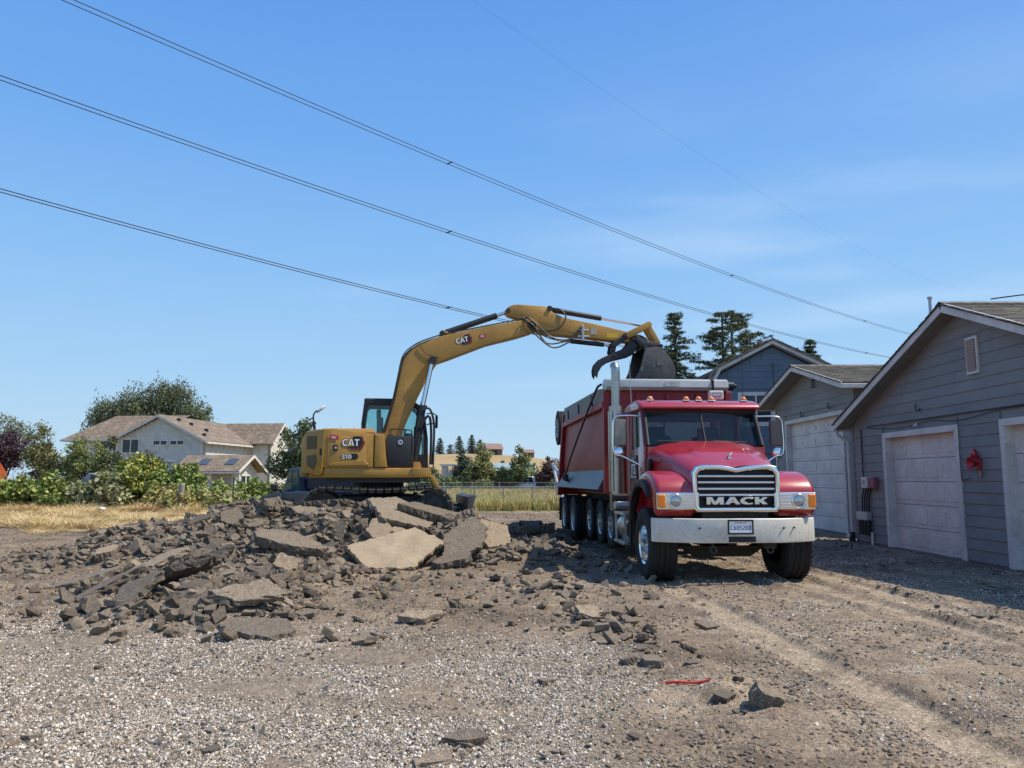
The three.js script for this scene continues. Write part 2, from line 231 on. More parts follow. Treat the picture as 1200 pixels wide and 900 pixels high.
{
  const xs = graded(-11, 9, 0.045, -700, 700), zs = graded(-22, -3, 0.045, -900, 60), p = new Float32Array(xs.length * zs.length * 3), c = new Float32Array(p.length), uv = new Float32Array(xs.length * zs.length * 2), idx = [];
  let k = 0; for (const z of zs) for (const x of xs) { p.set([x, height(x, z), z], k * 3); c.set(groundColour(x, z), k * 3); uv[k * 2] = x; uv[k * 2 + 1] = z; k++; }
  const w = xs.length; for (let j = 0; j < zs.length - 1; j++) for (let i = 0; i < w - 1; i++) { const a = j * w + i; idx.push(a, a + w, a + 1, a + 1, a + w, a + w + 1); }
  const g = new THREE.BufferGeometry(); g.setAttribute('position', new THREE.BufferAttribute(p, 3)); g.setAttribute('color', new THREE.BufferAttribute(c, 3)); g.setAttribute('uv', new THREE.BufferAttribute(uv, 2)); g.setIndex(idx); g.computeVertexNormals();
  const m = new THREE.MeshStandardMaterial({ color: col(1.25, 1.25, 1.25), vertexColors: true, roughness: 1, map: rep(T.grit, 0.9), bumpMap: rep(T.gritBump, 0.9), bumpScale: 0.011, side: THREE.DoubleSide });
  const o = mesh('ground', g, m, scene, true); tag(o, 'bare brown dirt and gravel yard with tyre prints', 'ground', null, 'structure');
}
console.log('ground done');

// ---------------------------------------------------------------- loose stones and broken asphalt
const up = V(0, 1, 0);
function groundNormal(x, z, e = 0.12) { return V(height(x - e, z) - height(x + e, z), 2 * e, height(x, z - e) - height(x, z + e)).normalize(); }
function stoneGeo(seed, detail = 0) { const r = seeded(seed), g = new THREE.IcosahedronGeometry(1, detail), p = g.attributes.position, m = {}; for (let i = 0; i < p.count; i++) { const k = [p.getX(i), p.getY(i), p.getZ(i)].map(v => v.toFixed(3)).join(); m[k] ??= 0.72 + 0.5 * r(); p.setXYZ(i, p.getX(i) * m[k], p.getY(i) * m[k] * 0.75, p.getZ(i) * m[k]); } g.computeVertexNormals(); return boxUV(g); }
const stoneMat = std([1, 1, 1], { roughness: 0.95 });
function scatter(name, label, n, geo, mat, place) { // place(i) -> [x, y, z, sx, sy, sz, [r, g, b]] or null
  const im = new THREE.InstancedMesh(keep(geo), mat, n), q = new THREE.Quaternion(), m = new THREE.Matrix4(), r = seeded(n + 7), e = new THREE.Euler(); let k = 0;
  for (let i = 0; i < n; i++) { const s = place(i); if (!s) continue; e.set((r() - 0.5) * s[7], r() * 6.283, (r() - 0.5) * s[7]); q.setFromEuler(e); m.compose(V(s[0], s[1], s[2]), q, V(s[3], s[4], s[5])); im.setMatrixAt(k, m); im.setColorAt(k, col(...s[6])); k++; }
  im.count = k; im.name = numbered(name); im.castShadow = im.receiveShadow = true; scene.add(im); tag(im, label, name.replaceAll('_', ' '), null, 'stuff'); return im;
}
const stoneTone = r => { const t = r(); if (t < 0.5) { const g = 0.44 + 0.34 * r(); return [g, g * (0.86 + 0.04 * r()), g * (0.68 + 0.1 * r())]; } if (t < 0.8) { const g = 0.20 + 0.14 * r(); return [g, g * 0.83, g * 0.64]; } const g = 0.05 + 0.06 * r(); return [g, g * 0.95, g * 0.88]; };
{
  for (let v = 0; v < 3; v++) {
    const r = seeded(100 + v);
    scatter('gravel', 'pale and grey gravel strewn over the yard', 95000, stoneGeo(40 + v), stoneMat, () => {
      const d = 3.9 + 11.5 * r() ** 1.6, x = (r() - 0.5) * 1.45 * d, z = -d, g = gravelMask(x, z);
      if (laneAt(x, z) > 0.3 && r() < 0.85) return null; if (r() > (0.05 + 0.22 * smooth(1.5, 3, x)) * smooth(-0.1, 0.3, fbm(x * 1.1, z * 1.1, 15, 3)) * 1.6 + 0.9 * g * smooth(-0.30, 0.12, fbm(x * 0.8, z * 0.8, 12, 4))) return null; if (heap(x, z) > 0.14 && r() < 0.7) return null;
      const s = 0.0056 * (0.8 + 0.5 * r()) * (r() < 0.08 ? 2.0 : 1) * (0.75 + d * 0.045); const h = height(x, z);
      return [x, h + s * 0.25, z, s, s, s, stoneTone(r), 3];
    });
  }
  const r2 = seeded(300);
  scatter('dirt_clods', 'small brown clods of dirt over the yard', 75000, stoneGeo(51), std([1, 1, 1], { roughness: 1 }), () => {
    const d = 4 + 32 * r2() ** 1.5, x = (r2() - 0.5) * 1.4 * d, z = -d; if (x > 8.2) return null; if (r2() < 0.6 * gravelMask(x, z)) return null;
    if (laneAt(x, z) > 0.2 && r2() < 0.92) return null; if (r2() > 0.12 + smooth(-0.2, 0.3, fbm(x * 0.9, z * 0.9, 16, 4))) return null;
    const s = 0.011 * (0.7 + 1.5 * r2() ** 3) * (0.7 + d * 0.035); const t = 0.75 + 0.5 * r2(), c = r2() < 0.25 ? [0.14, 0.114, 0.088] : [0.23, 0.173, 0.117];
    return [x, height(x, z) + s * 0.2, z, s * (1 + r2()), s * 0.8, s, c.map(v => v * t), 1.2];
  });
}
// a slab of broken paving: ragged outline, cracked sides, top worn flat
function slabGeo(seed, nSides, wx, wz, th, fine = 1) {
  const r = seeded(seed), base = []; let a = r() * 6.28;
  for (let i = 0; i < nSides; i++) { a += (6.283 / nSides) * (0.65 + 0.7 * r()); const q = 0.78 + 0.34 * r(); base.push([Math.cos(a) * wx * q, Math.sin(a) * wz * q]); }
  base.sort((p, q) => Math.atan2(p[1] / wz, p[0] / wx) - Math.atan2(q[1] / wz, q[0] / wx));
  const ring = []; for (let i = 0; i < nSides; i++) { const p = base[i], q = base[(i + 1) % nSides]; const k = fine > 1 ? Math.max(2, Math.round(Math.hypot(p[0] - q[0], p[1] - q[1]) / (fine > 2 ? 0.05 : 0.09))) : 1; for (let j = 0; j < k; j++) { const t = j / k, jit = j ? 0.022 * (fine > 1 ? 1 : 0) : 0; ring.push([lerp(p[0], q[0], t) + (r() - 0.5) * 2 * jit, lerp(p[1], q[1], t) + (r() - 0.5) * 2 * jit]); } }
  const n = ring.length, tiltx = (r() - 0.5) * 0.06, tiltz = (r() - 0.5) * 0.06, layers = fine > 1 ? [[0.985, th / 2], [1.0, th / 2 - 0.012], [1.01, 0.08 * th], [0.97, -0.24 * th], [0.9, -th / 2]] : [[0.97, th / 2], [1.0, th / 2 - 0.1 * th], [0.9, -th / 2]];
  const P = [], idx = [], j = Math.min(fine > 1 && wx === 0.5 ? 0.034 : 0.022, th * 0.22);
  layers.forEach(([s, y], l) => ring.forEach(p => { const k = l < 2 ? 0.15 : 1; P.push(p[0] * s + (r() - 0.5) * 2 * j * k, y + tiltx * p[0] + tiltz * p[1] + (r() - 0.5) * 2 * j * (l < 1 ? 0.2 : k), p[1] * s + (r() - 0.5) * 2 * j * k); }));
  for (let l = 0; l < layers.length - 1; l++) for (let i = 0; i < n; i++) { const a = l * n + i, b = l * n + (i + 1) % n, c = a + n, d = b + n; idx.push(a, c, b, b, c, d); }
  const rings = fine > 1 ? [0.6, 0.25] : []; let prev = 0; // top, with a slightly uneven face
  for (const s of rings) { const st = P.length / 3; ring.forEach(p => P.push(p[0] * s, th / 2 + tiltx * p[0] * s + tiltz * p[1] * s + (r() - 0.5) * 0.0008, p[1] * s)); for (let i = 0; i < n; i++) { const a = prev + i, b = prev + (i + 1) % n, c = st + i, d = st + (i + 1) % n; idx.push(a, b, c, b, d, c); } prev = st; }
  const ct = P.length / 3; P.push(0, th / 2, 0); for (let i = 0; i < n; i++) idx.push(prev + i, prev + (i + 1) % n, ct);
  const cb = P.length / 3, lb = (layers.length - 1) * n; P.push(0, -th / 2, 0); for (let i = 0; i < n; i++) idx.push(lb + (i + 1) % n, lb + i, cb);
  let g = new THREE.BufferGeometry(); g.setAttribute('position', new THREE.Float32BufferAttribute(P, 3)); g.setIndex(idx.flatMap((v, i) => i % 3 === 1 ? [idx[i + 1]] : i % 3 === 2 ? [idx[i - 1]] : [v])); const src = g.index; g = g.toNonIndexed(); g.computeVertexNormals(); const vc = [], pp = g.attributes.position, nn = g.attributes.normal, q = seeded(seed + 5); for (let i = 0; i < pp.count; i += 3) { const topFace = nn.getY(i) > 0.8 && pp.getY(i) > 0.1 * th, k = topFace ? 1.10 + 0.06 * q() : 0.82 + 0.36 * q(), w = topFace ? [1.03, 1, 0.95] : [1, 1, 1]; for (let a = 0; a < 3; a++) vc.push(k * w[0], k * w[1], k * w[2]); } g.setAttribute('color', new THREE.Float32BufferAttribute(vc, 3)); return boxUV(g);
}
const asphaltTones = [[0.285, 0.238, 0.186], [0.235, 0.198, 0.158], [0.345, 0.290, 0.226], [0.170, 0.142, 0.114], [0.430, 0.350, 0.258]];
M.asphalt = asphaltTones.map(c => std(c, { roughness: 0.95, vertexColors: true, map: rep(T.agg, 1.6), bumpMap: rep(T.aggBump, 1.6), bumpScale: 0.005 }));
M.slabPale = std([0.46, 0.36, 0.245], { roughness: 0.95, map: rep(T.grime, 0.8), bumpMap: rep(T.aggBump, 1.1), bumpScale: 0.003 });
function lay(o, x, z, sink, tilt, dir, turn, lift = 0) { // sets a slab down on the ground, tipped by tilt towards dir
  o.position.set(x, height(x, z) + sink + lift, z);
  const q = new THREE.Quaternion().setFromUnitVectors(up, groundNormal(x, z, 0.3)); const ax = V(Math.sin(dir), 0, -Math.cos(dir)).normalize();
  o.quaternion.copy(new THREE.Quaternion().setFromAxisAngle(ax, tilt)).multiply(q).multiply(new THREE.Quaternion().setFromAxisAngle(up, turn));
}
{
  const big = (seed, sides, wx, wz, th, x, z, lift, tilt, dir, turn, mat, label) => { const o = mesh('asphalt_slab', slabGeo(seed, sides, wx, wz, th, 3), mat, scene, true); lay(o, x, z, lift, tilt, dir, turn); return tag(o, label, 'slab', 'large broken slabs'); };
  big(3, 5, 0.92, 0.62, 0.13, -2.1, -13.45, 0.14, 0.0, 1.9, 0.35, M.slabPale, 'large pale tan slab with a flat dusty top leaning on the heap');
  big(11, 5, 0.78, 0.55, 0.13, -2.0, -14.35, 0.20, 0.12, 1.7, 0.2, M.asphalt[2], 'grey slab tipped up right behind the large pale tan slab');
  big(21, 4, 0.95, 0.35, 0.16, -1.45, -14.75, 0.22, 0.45, 0.1, 0.5, M.asphalt[1], 'long dark slab leaning against the excavator track');
  big(31, 5, 0.55, 0.45, 0.12, -0.85, -13.95, 0.14, 0.1, 1.5, 0.9, M.asphalt[2], 'grey slab with a dusty face below the excavator blade');
  big(41, 5, 0.42, 0.4, 0.14, -0.4, -14.3, 0.16, 0.3, 1.4, 0.1, M.asphalt[4], 'speckled tan slab on edge beside the excavator blade');
  big(51, 5, 0.62, 0.30, 0.15, 0.35, -15.6, 0.22, 0.35, 2.8, 0.2, M.asphalt[3], 'black slab lying in shade between the blade and the truck');
  big(61, 6, 0.62, 0.30, 0.15, -3.45, -12.15, 0.16, 0.12, 1.57, 0.1, M.asphalt[0], 'thick flat slab in the middle of the rubble heap');
  big(71, 5, 0.52, 0.34, 0.10, -3.75, -8.95, 0.30, -0.28, 0.2, 0.4, M.asphalt[3], 'dark slab propped on top of the small front heap');
  big(81, 4, 0.40, 0.24, 0.09, -2.75, -8.35, 0.16, 0.30, 1.7, 0.25, M.asphalt[2], 'smooth grey slab at the front of the small front heap');
  big(91, 6, 0.42, 0.26, 0.10, -2.45, -7.75, 0.05, 0.12, 1.57, -0.4, M.asphalt[1], 'flat dark slab lying on gravel before the small front heap');
  big(101, 4, 0.34, 0.30, 0.09, -4.05, -8.5, 0.12, 0.45, 2.2, 0.6, M.asphalt[1], 'tilted slab at the left foot of the small front heap');
  big(111, 4, 0.55, 0.30, 0.09, -4.9, -10.9, 0.16, 0.30, 2.3, 0.55, M.asphalt[4], 'pale topped slab sloping down the left flank of the heap');
  big(121, 4, 0.55, 0.20, 0.09, -5.05, -9.9, 0.08, 0.2, 2.4, 0.6, M.asphalt[1], 'long dark slab low on the left flank of the heap');
  big(131, 4, 0.24, 0.22, 0.07, -3.15, -11.0, 0.16, 0.85, 1.6, 0.4, M.asphalt[4], 'pale triangular slab standing upright in the heap');
  big(141, 5, 0.75, 0.35, 0.14, -3.6, -14.75, 0.10, 0.15, 1.6, 0.05, M.asphalt[3], 'wide dark slab sticking out under the excavator track');
  big(151, 5, 0.20, 0.16, 0.07, 0.85, -8.55, 0.04, 0.3, 1.2, 0.2, M.asphalt[4], 'pale flat chunk on the dirt berm before the truck');
  big(161, 5, 0.13, 0.09, 0.16, 1.72, -5.42, 0.05, 0.5, 0.6, 0.3, M.asphalt[0], 'upright dark chunk at the near end of the clod row');
  big(171, 5, 0.14, 0.10, 0.06, -0.28, -4.75, 0.03, 0.1, 1.57, 0.2, M.asphalt[1], 'dark flat chunk lying alone on foreground gravel');
  big(181, 5, 0.15, 0.07, 0.05, -0.42, -4.45, 0.0, 0.1, 1.57, 0.7, M.asphalt[2], 'low grey chunk half sunk at the bottom edge of the gravel');
  big(191, 5, 0.26, 0.15, 0.07, -0.95, -8.3, 0.04, 0.15, 1.57, 0.2, M.asphalt[4], 'pale smooth chunk lying on dirt right of the small heap');
  big(201, 6, 0.55, 0.30, 0.12, -6.1, -11.3, 0.08, 0.16, 2.2, 0.5, M.asphalt[0], 'weathered slab at the far left edge of the heap');
  big(211, 5, 0.40, 0.25, 0.16, -1.0, -13.5, 0.10, 0.1, 1.57, 0.3, M.asphalt[1], 'block shaped chunk right of the large pale tan slab');
}
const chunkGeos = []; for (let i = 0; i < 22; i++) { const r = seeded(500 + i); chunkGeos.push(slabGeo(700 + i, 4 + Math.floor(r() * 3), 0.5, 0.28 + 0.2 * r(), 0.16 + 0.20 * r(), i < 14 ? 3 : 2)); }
{
  const r = seeded(901), spots = [];
  const tryAdd = (x, z, s, gap) => { for (const q of spots) if (Math.hypot(q[0] - x, q[1] - z) < (q[2] + s) * gap) return false; spots.push([x, z, s]); return true; };
  let n = 0, guard = 0;
  const tones = ['brownish grey', 'dark grey', 'dusty grey', 'blackish', 'pale tan'];
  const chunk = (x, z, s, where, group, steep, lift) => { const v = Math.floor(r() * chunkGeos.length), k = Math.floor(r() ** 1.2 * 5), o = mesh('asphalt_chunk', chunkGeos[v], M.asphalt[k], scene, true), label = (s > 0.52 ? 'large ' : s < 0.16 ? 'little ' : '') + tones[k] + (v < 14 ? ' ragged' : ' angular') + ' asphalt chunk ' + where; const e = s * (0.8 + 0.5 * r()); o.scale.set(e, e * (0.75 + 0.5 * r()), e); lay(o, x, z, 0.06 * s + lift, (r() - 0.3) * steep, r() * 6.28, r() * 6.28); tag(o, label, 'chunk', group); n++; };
  while (n < 205 && guard++ < 60000) {
    const x = -9.5 + 11.5 * r(), z = -8 - 11.0 * r(), h = heap(x, z); if (h < 0.06 || r() > h * 3.2) continue; if (Math.abs(x + 2.75) < 1.6 && Math.abs(z + 16) < 1.15) continue;
    const dist = -z, s = (0.20 + 0.50 * r() ** 1.8) * (0.75 + dist * 0.02); if (!tryAdd(x, z, s, 0.40)) continue;
    const where = z > -10.2 ? (x < -3.6 ? 'on the left of the small front heap' : 'on the right of the small front heap') : x < -7 ? 'at the far left tail of the rubble heap' : x < -4.9 ? (z < -14.2 ? 'on the crest of the heap left of the excavator' : 'low on the left flank of the rubble heap') : x > 0.1 ? 'in the shade between the heap and the truck' : x > -1.4 ? (z < -14.4 ? 'beside the excavator blade' : 'at the right foot of the heap') : z < -14 ? 'against the near excavator track' : x > -3 ? 'around the large pale tan slab' : 'in the middle of the rubble heap';
    chunk(x, z, s, where, z > -10.2 ? 'chunks in the small front heap' : 'chunks in the rubble heap', 1.2, 0.04 * r());
  }
  n = 0; guard = 0;
  while (n < 34 && guard++ < 9000) { const t = r(), z = -10.3 + 5.2 * t, x = 0.5 + 1.15 * t + (r() - 0.5) * 0.7; const s = 0.07 + 0.16 * r() ** 2; if (!tryAdd(x, z, s, 0.45)) continue; chunk(x, z, s, z < -8.4 ? 'in the clods nearest the truck shadow' : z < -6.6 ? 'midway along the row of clods before the truck' : 'at the near end of the row of clods', 'chunks along the dirt berm', 0.7, 0.01); }
  n = 0; guard = 0;
  while (n < 28 && guard++ < 9000) { const z = -4.6 - 9 * r() ** 0.8, x = z * (0.62 - 1.0 * r()) * -1 - 1.2; if (x > 1.2 || x < -8) continue; if (heap(x, z) > 0.1) continue; const s = 0.07 + 0.17 * r() ** 2.2; if (!tryAdd(x, z, s, 0.9)) continue; chunk(x, z, s, x < -3 ? 'lying loose on the gravel at the left' : z > -6.5 ? 'lying loose on the foreground gravel' : 'lying loose on the dirt before the heap', 'loose chunks on the gravel', 0.4, 0.0); }
  const sm = [stoneGeo(61, 1), slabGeo(801, 5, 1, 0.7, 0.5, 1), slabGeo(802, 4, 1, 0.6, 0.4, 1)];
  sm.forEach(g => g.deleteAttribute('color')); const crumb = std(asphaltTones[3], { roughness: 0.95 });
  sm.forEach((g, v) => { const q = seeded(910 + v); scatter('rubble', 'small dark crumbs of broken asphalt through the heaps', 15000, g, std([1, 1, 1], { roughness: 0.95, map: rep(T.agg, 0.4) }), () => { const x = -10 + 12.5 * q(), z = -7.4 - 12.2 * q(), h = heap(x, z), b = Math.exp(-(((x - 0.5 - 1.2 * clamp((z + 10.2) / 4.9)) / 0.35) ** 2)) * (z > -10.4 ? 0.08 : 0), f = x > -1.2 && z > -11.2 ? 0.65 : 1; if (q() > (0.035 + (h + b) * 4) * f) return null; const s = (0.03 + 0.13 * q() ** 2.8) * (v ? 1 : 0.7) * (0.5 + 0.5 * f), t = 0.7 + 0.7 * q(); return [x, height(x, z) + s * 0.25, z, s * (0.8 + 0.6 * q()), s * 0.8, s, [0.29 * t, 0.236 * t, 0.178 * t], 1.6]; }); });
  const q2 = seeded(978);
  scatter('asphalt_crumbs', 'dark asphalt crumbs in loose clusters over the gravel', 9000, sm[2], crumb, () => { const z = -4.2 - 8.5 * q2(), x = -8 + 11 * q2(); if (fbm(x * 0.8, z * 0.8, 21, 4) < 0.10 + 0.12 * q2() || laneAt(x, z) > 0.2) return null; const s = 0.008 + 0.034 * q2() ** 3, t = 0.8 + 0.7 * q2(); return [x, height(x, z) + s * 0.25, z, s * 1.2, s * 0.8, s, [t, t, t], 1.4]; });
  const q = seeded(977); // dark crumbs in the garage shade and along the yard
  scatter('asphalt_crumbs', 'black asphalt crumbs dropped along the garage wall', 900, sm[1], crumb, () => { const z = -9 - 10.5 * q(), x = 5.2 + 3.0 * q(); if (fbm(x * 0.9, z * 0.9, 7, 2) < 0.05) return null; const s = 0.02 + 0.05 * q() ** 2; return [x, height(x, z) + s * 0.25, z, s * 1.5, s * 0.6, s, [1, 1, 1], 0.6]; });
}
{ const o = mesh('marking_flag_strip', tube([[1.12, 0, -6.02], [1.22, 0.02, -5.97], [1.36, 0.012, -5.93], [1.46, 0, -5.9]].map(p => [p[0], p[1] + height(p[0], p[2]) + 0.008, p[2]]), 0.009, 16, 6), std([0.55, 0.02, 0.02], { roughness: 0.5 })); tag(o, 'red plastic strip lying on the dirt before the truck', 'strip'); }
console.log('rubble done');

// ---------------------------------------------------------------- flat prints
function print(w, h, ppm, draw) { const c = document.createElement('canvas'); c.width = Math.round(w * ppm); c.height = Math.round(h * ppm); const k = c.getContext('2d'); draw(k, c.width, c.height); const t = new THREE.CanvasTexture(c); t.colorSpace = THREE.SRGBColorSpace; t.magFilter = THREE.LinearFilter; return t; }
function decal(name, w, h, tex, parent, pos, rot, opts = {}) { const m = new THREE.MeshStandardMaterial({ map: tex, transparent: true, roughness: 0.45, side: THREE.DoubleSide, ...opts }); const o = new THREE.Mesh(new THREE.PlaneGeometry(w, h), m); o.name = name; o.position.set(...pos); o.rotation.set(...rot); o.castShadow = o.receiveShadow = true; parent.add(o); return o; }
const font = await new FontLoader().loadAsync('fonts/droid/droid_sans_bold.typeface.json');

M.apron = std([0.22, 0.23, 0.24], { roughness: 0.5, metalness: 0.75, map: g05 }); M.mirrorShell = std([0.40, 0.37, 0.31], { roughness: 0.45, metalness: 0.5, map: g05 }); M.mirrorShaded = std([0.10, 0.095, 0.09], { roughness: 0.5 });  // right mirror shell is a darker copy, its shade painted into the colour
// ---------------------------------------------------------------- the dump truck
function tyreProfile(r, w, rim) { const h = w / 2; return [[rim, -h * 0.82], [rim + 0.03, -h * 0.96], [lerp(rim, r, 0.5), -h * 1.04], [r - 0.05, -h * 1.0], [r - 0.012, -h * 0.9], [r, -h * 0.78], [r, -h * 0.45], [r - 0.014, -h * 0.43], [r - 0.014, -h * 0.37], [r, -h * 0.35], [r + 0.002, -h * 0.06], [r - 0.014, -h * 0.05], [r - 0.014, h * 0.05], [r + 0.002, h * 0.06], [r, h * 0.35], [r - 0.014, h * 0.37], [r - 0.014, h * 0.43], [r, h * 0.45], [r, h * 0.78], [r - 0.012, h * 0.9], [r - 0.05, h * 1.0], [lerp(rim, r, 0.5), h * 1.04], [rim + 0.03, h * 0.96], [rim, h * 0.82]]; }
// a wheel whose outer face looks towards -x of its parent when side = -1
function wheel(parent, name, [x, y, z], r, w, rimR, side, rimMat, dish = 0.07, label) {
  const g = new THREE.Group(); g.name = name; g.position.set(x, y, z); g.scale.x = side < 0 ? 1 : -1; parent.add(g); if (label) g.userData.label = label;
  const tyre = lathe(tyreProfile(r, w, rimR), 48).rotateZ(Math.PI / 2), lugs = []; // tread blocks across the shoulders
  for (let i = 0; i < 44; i++) { const a = i / 44 * 6.283; for (const s of [-1, 1]) lugs.push(box(w * 0.14, 0.012, 0.038).translate(s * w * 0.37, r + 0.004, 0).rotateX(a + (s > 0 ? 0.07 : 0))); }
  mesh('tyre', [tyre, ...lugs], M.rubber, g);
  const o = -w / 2; // outer face
  mesh('rim', crease(lathe([[0.0, -(o + dish + 0.01)], [0.10, -(o + dish + 0.01)], [0.105, -(o + dish)], [rimR * 0.5, -(o + dish)], [rimR * 0.56, -(o + dish + 0.02)], [rimR * 0.84, -(o + dish + 0.09)], [rimR * 0.9, -(o + dish + 0.05)], [rimR * 0.93, -(o + 0.03)], [rimR * 1.02, -(o + 0.012)], [rimR * 1.02, -(o + 0.05)]], 36).rotateZ(Math.PI / 2), 0.5), rimMat, g);
  const bits = [rod([o + dish + 0.04, 0, 0], [o + dish - 0.07, 0, 0], 0.085, 0.075, 16)]; for (let i = 0; i < 10; i++) { const a = i / 10 * 6.283; bits.push(rod([o + dish + 0.03, Math.cos(a) * 0.142, Math.sin(a) * 0.142], [o + dish - 0.045, Math.cos(a) * 0.142, Math.sin(a) * 0.142], 0.019, 0.017, 6)); }
  mesh('hub', bits, rimMat, g);
  const holes = []; for (let i = 0; i < 10; i++) { const a = (i + 0.5) / 10 * 6.283, q = rimR * 0.70; holes.push(rod([o + dish + 0.06, Math.cos(a) * q, Math.sin(a) * q], [o + dish + 0.034, Math.cos(a) * q, Math.sin(a) * q], 0.027, 0.027, 10)); }
  mesh('hand_hole', holes, M.black, g); return g;
}
{
  const t = thing('dump_truck', 'red dump truck with white bumper parked facing the camera beside the garages', 'truck', [3.26, 0.0, -12.2], 0.065);
  // wheels
  for (const s of [-1, 1]) wheel(t, 'front_wheel', [s * 1.03, 0.54, 0], 0.55, 0.42, 0.30, s, M.chrome, 0.10);
  for (const z of [-7.75, -9.45]) for (const s of [-1, 1]) wheel(t, 'rear_wheel', [s * 0.96, 0.54, z], 0.55, 0.52, 0.30, s, M.aluminium, 0.20);
  for (const z of [-2.85, -3.98, -5.3]) for (const s of [-1, 1]) wheel(t, 'lift_wheel', [s * 1.06, 0.66, z], 0.44, 0.28, 0.25, s, M.aluminium, 0.05);
  // frame and running gear
  mesh('chassis_rail', [span(-0.43, -0.35, 0.72, 1.0, -9.9, 0.6), span(0.35, 0.43, 0.72, 1.0, -9.9, 0.6), span(-0.36, 0.36, 0.75, 0.95, 0.35, 0.55), span(-0.36, 0.36, 0.75, 0.9, -3.3, -3.1), span(-0.36, 0.36, 0.75, 0.9, -6.6, -6.4)], M.dirtyIron, t);
  mesh('front_axle', [prismZ([[-0.85, 0.6], [-0.6, 0.6], [-0.42, 0.48], [0.42, 0.48], [0.6, 0.6], [0.85, 0.6], [0.85, 0.48], [0.62, 0.46], [0.44, 0.34], [-0.44, 0.34], [-0.62, 0.46], [-0.85, 0.48]], -0.07, 0.07, 0.015), rod([-0.8, 0.5, 0.22], [0.8, 0.5, 0.22], 0.025), span(-0.48, -0.34, 0.58, 0.72, -0.6, 0.6, 0.02), span(0.34, 0.48, 0.58, 0.72, -0.6, 0.6, 0.02), rod([0.5, 0.42, 0.1], [0.62, 0.8, 0.14], 0.045), rbox(0.22, 0.2, 0.3, 0.55, 0.6, 0.42, 0.03), rbox(0.5, 0.3, 0.8, 0, 0.62, -0.7, 0.05)], M.dirtyIron, t);
  mesh('axle', [-2.85, -3.98, -5.3].map(z => rod([-0.95, 0.66, z], [0.95, 0.66, z], 0.07)).concat([-7.75, -9.45].map(z => rod([-0.8, 0.54, z], [0.8, 0.54, z], 0.1)), [-7.75, -9.45].map(z => new THREE.SphereGeometry(0.24, 16, 12).translate(0, 0.54, z))), M.dirtyIron, t);
  for (const s of [-1, 1]) mesh('tow_hook', [rod([s * 0.42, 0.66, 0.84], [s * 0.42, 0.55, 0.9], 0.02), new THREE.TorusGeometry(0.045, 0.016, 8, 14).translate(s * 0.42, 0.52, 0.9)], M.dirtyIron, t);
  // bumper
  const plan = []; for (const [x, z] of [[-1.24, 0.56], [-1.2, 0.66], [-0.95, 0.80], [-0.58, 0.93], [0.58, 0.93], [0.95, 0.80], [1.2, 0.66], [1.24, 0.56]]) plan.push([x, z]);
  const inner = plan.map(([x, z]) => [x * 0.985, z - 0.055]).reverse();
  const bumper = mesh('bumper', crease(prismY([...plan, ...inner], 0.615, 0.965, 0.018, 3), 0.45), M.white, t);
  mesh('bumper_slot', span(-0.20, 0.20, 0.63, 0.71, 0.90, 0.934), M.black, bumper);
  for (const [x, z, r] of [[-0.62, 0.925, -0.25], [0.62, 0.925, 0.25], [0.80, 0.862, 0.3]]) mesh('bumper_bolt', rod([x, 0.83, z - 0.01], [x, 0.83, z + 0.025], 0.013, 0.013, 8), M.dirtyIron, bumper);
  decal('licence_plate', 0.34, 0.17, print(0.34, 0.17, 1400, (k, w, h) => { k.fillStyle = '#e9edf0'; k.fillRect(0, 0, w, h); k.strokeStyle = '#8a94a0'; k.lineWidth = 5; k.strokeRect(3, 3, w - 6, h - 6); k.fillStyle = '#7a2a33'; k.font = 'bold 36px sans-serif'; k.textAlign = 'center'; k.fillText('WASHINGTON', w / 2, 46); k.fillStyle = '#22406e'; k.font = 'bold 128px sans-serif'; k.fillText('C60528B', w / 2, 178, w - 30); }), bumper, [-0.02, 0.845, 0.938], [0, 0, 0]);
  mesh('plate_frame', prismZ([[-0.21, 0.74], [0.17, 0.74], [0.17, 0.95], [-0.21, 0.95]], 0.928, 0.942, 0, 1, [[[-0.188, 0.763], [-0.188, 0.927], [0.148, 0.927], [0.148, 0.763]]]), M.black, bumper);
  mesh('lower_grille', [span(-0.5, 0.5, 0.96, 1.05, 0.55, 0.68)], M.black, t);
  // hood
  const W = q => lerp(0.66, 1.0, q ** 0.8), top = q => 1.735 + 0.40 * q ** 0.85 + 0.02 * Math.sin(q * 3.14), zz = q => lerp(0.70, -0.62, q);
  const hoodAt = (u, q) => { const a = Math.abs(u), s = Math.sign(u) || 1; let x, y; const yb = lerp(1.30, 1.62, q), H = top(q) - yb; if (a < 0.75) { const th = a / 0.75 * Math.PI / 2, e = 2 / 4.2; x = W(q) * Math.sin(th) ** e; y = yb + H * Math.cos(th) ** e; } else { const k = (a - 0.75) / 0.25; x = W(q) * (1 + 0.03 * k); y = lerp(yb, 1.02, k); } y += 0.022 * (1 - smooth(0.40, 0.50, x)) * smooth(0.08, 0.5, q); y -= 0.025 * smooth(0.12, 0, q) * smooth(0.16, 0.02, x) * (a < 0.5 ? 1 : 0); return [s * x, y, zz(q) - 0.0 * a]; };
  const hood = mesh('hood', [sheet(96, 40, (u, v) => hoodAt((u * 2 - 1) * -1, v))], M.red, t);
  { const o = hood.geometry; const sm = sheet(96, 40, (u, v) => hoodAt((u * 2 - 1) * -1, v)).toNonIndexed(); o.setAttribute('normal', sm.attributes.normal); }
  mesh('cowl_panel', [span(-0.98, 0.98, 1.02, 2.06, -0.66, -0.61)], M.red, t);
  mesh('hood_vent', crease(prismX([[-0.55, 1.62], [-0.38, 1.66], [-0.28, 1.86], [-0.50, 1.86]], -1.03, -0.985, 0.008), 0.5), M.black, hood);
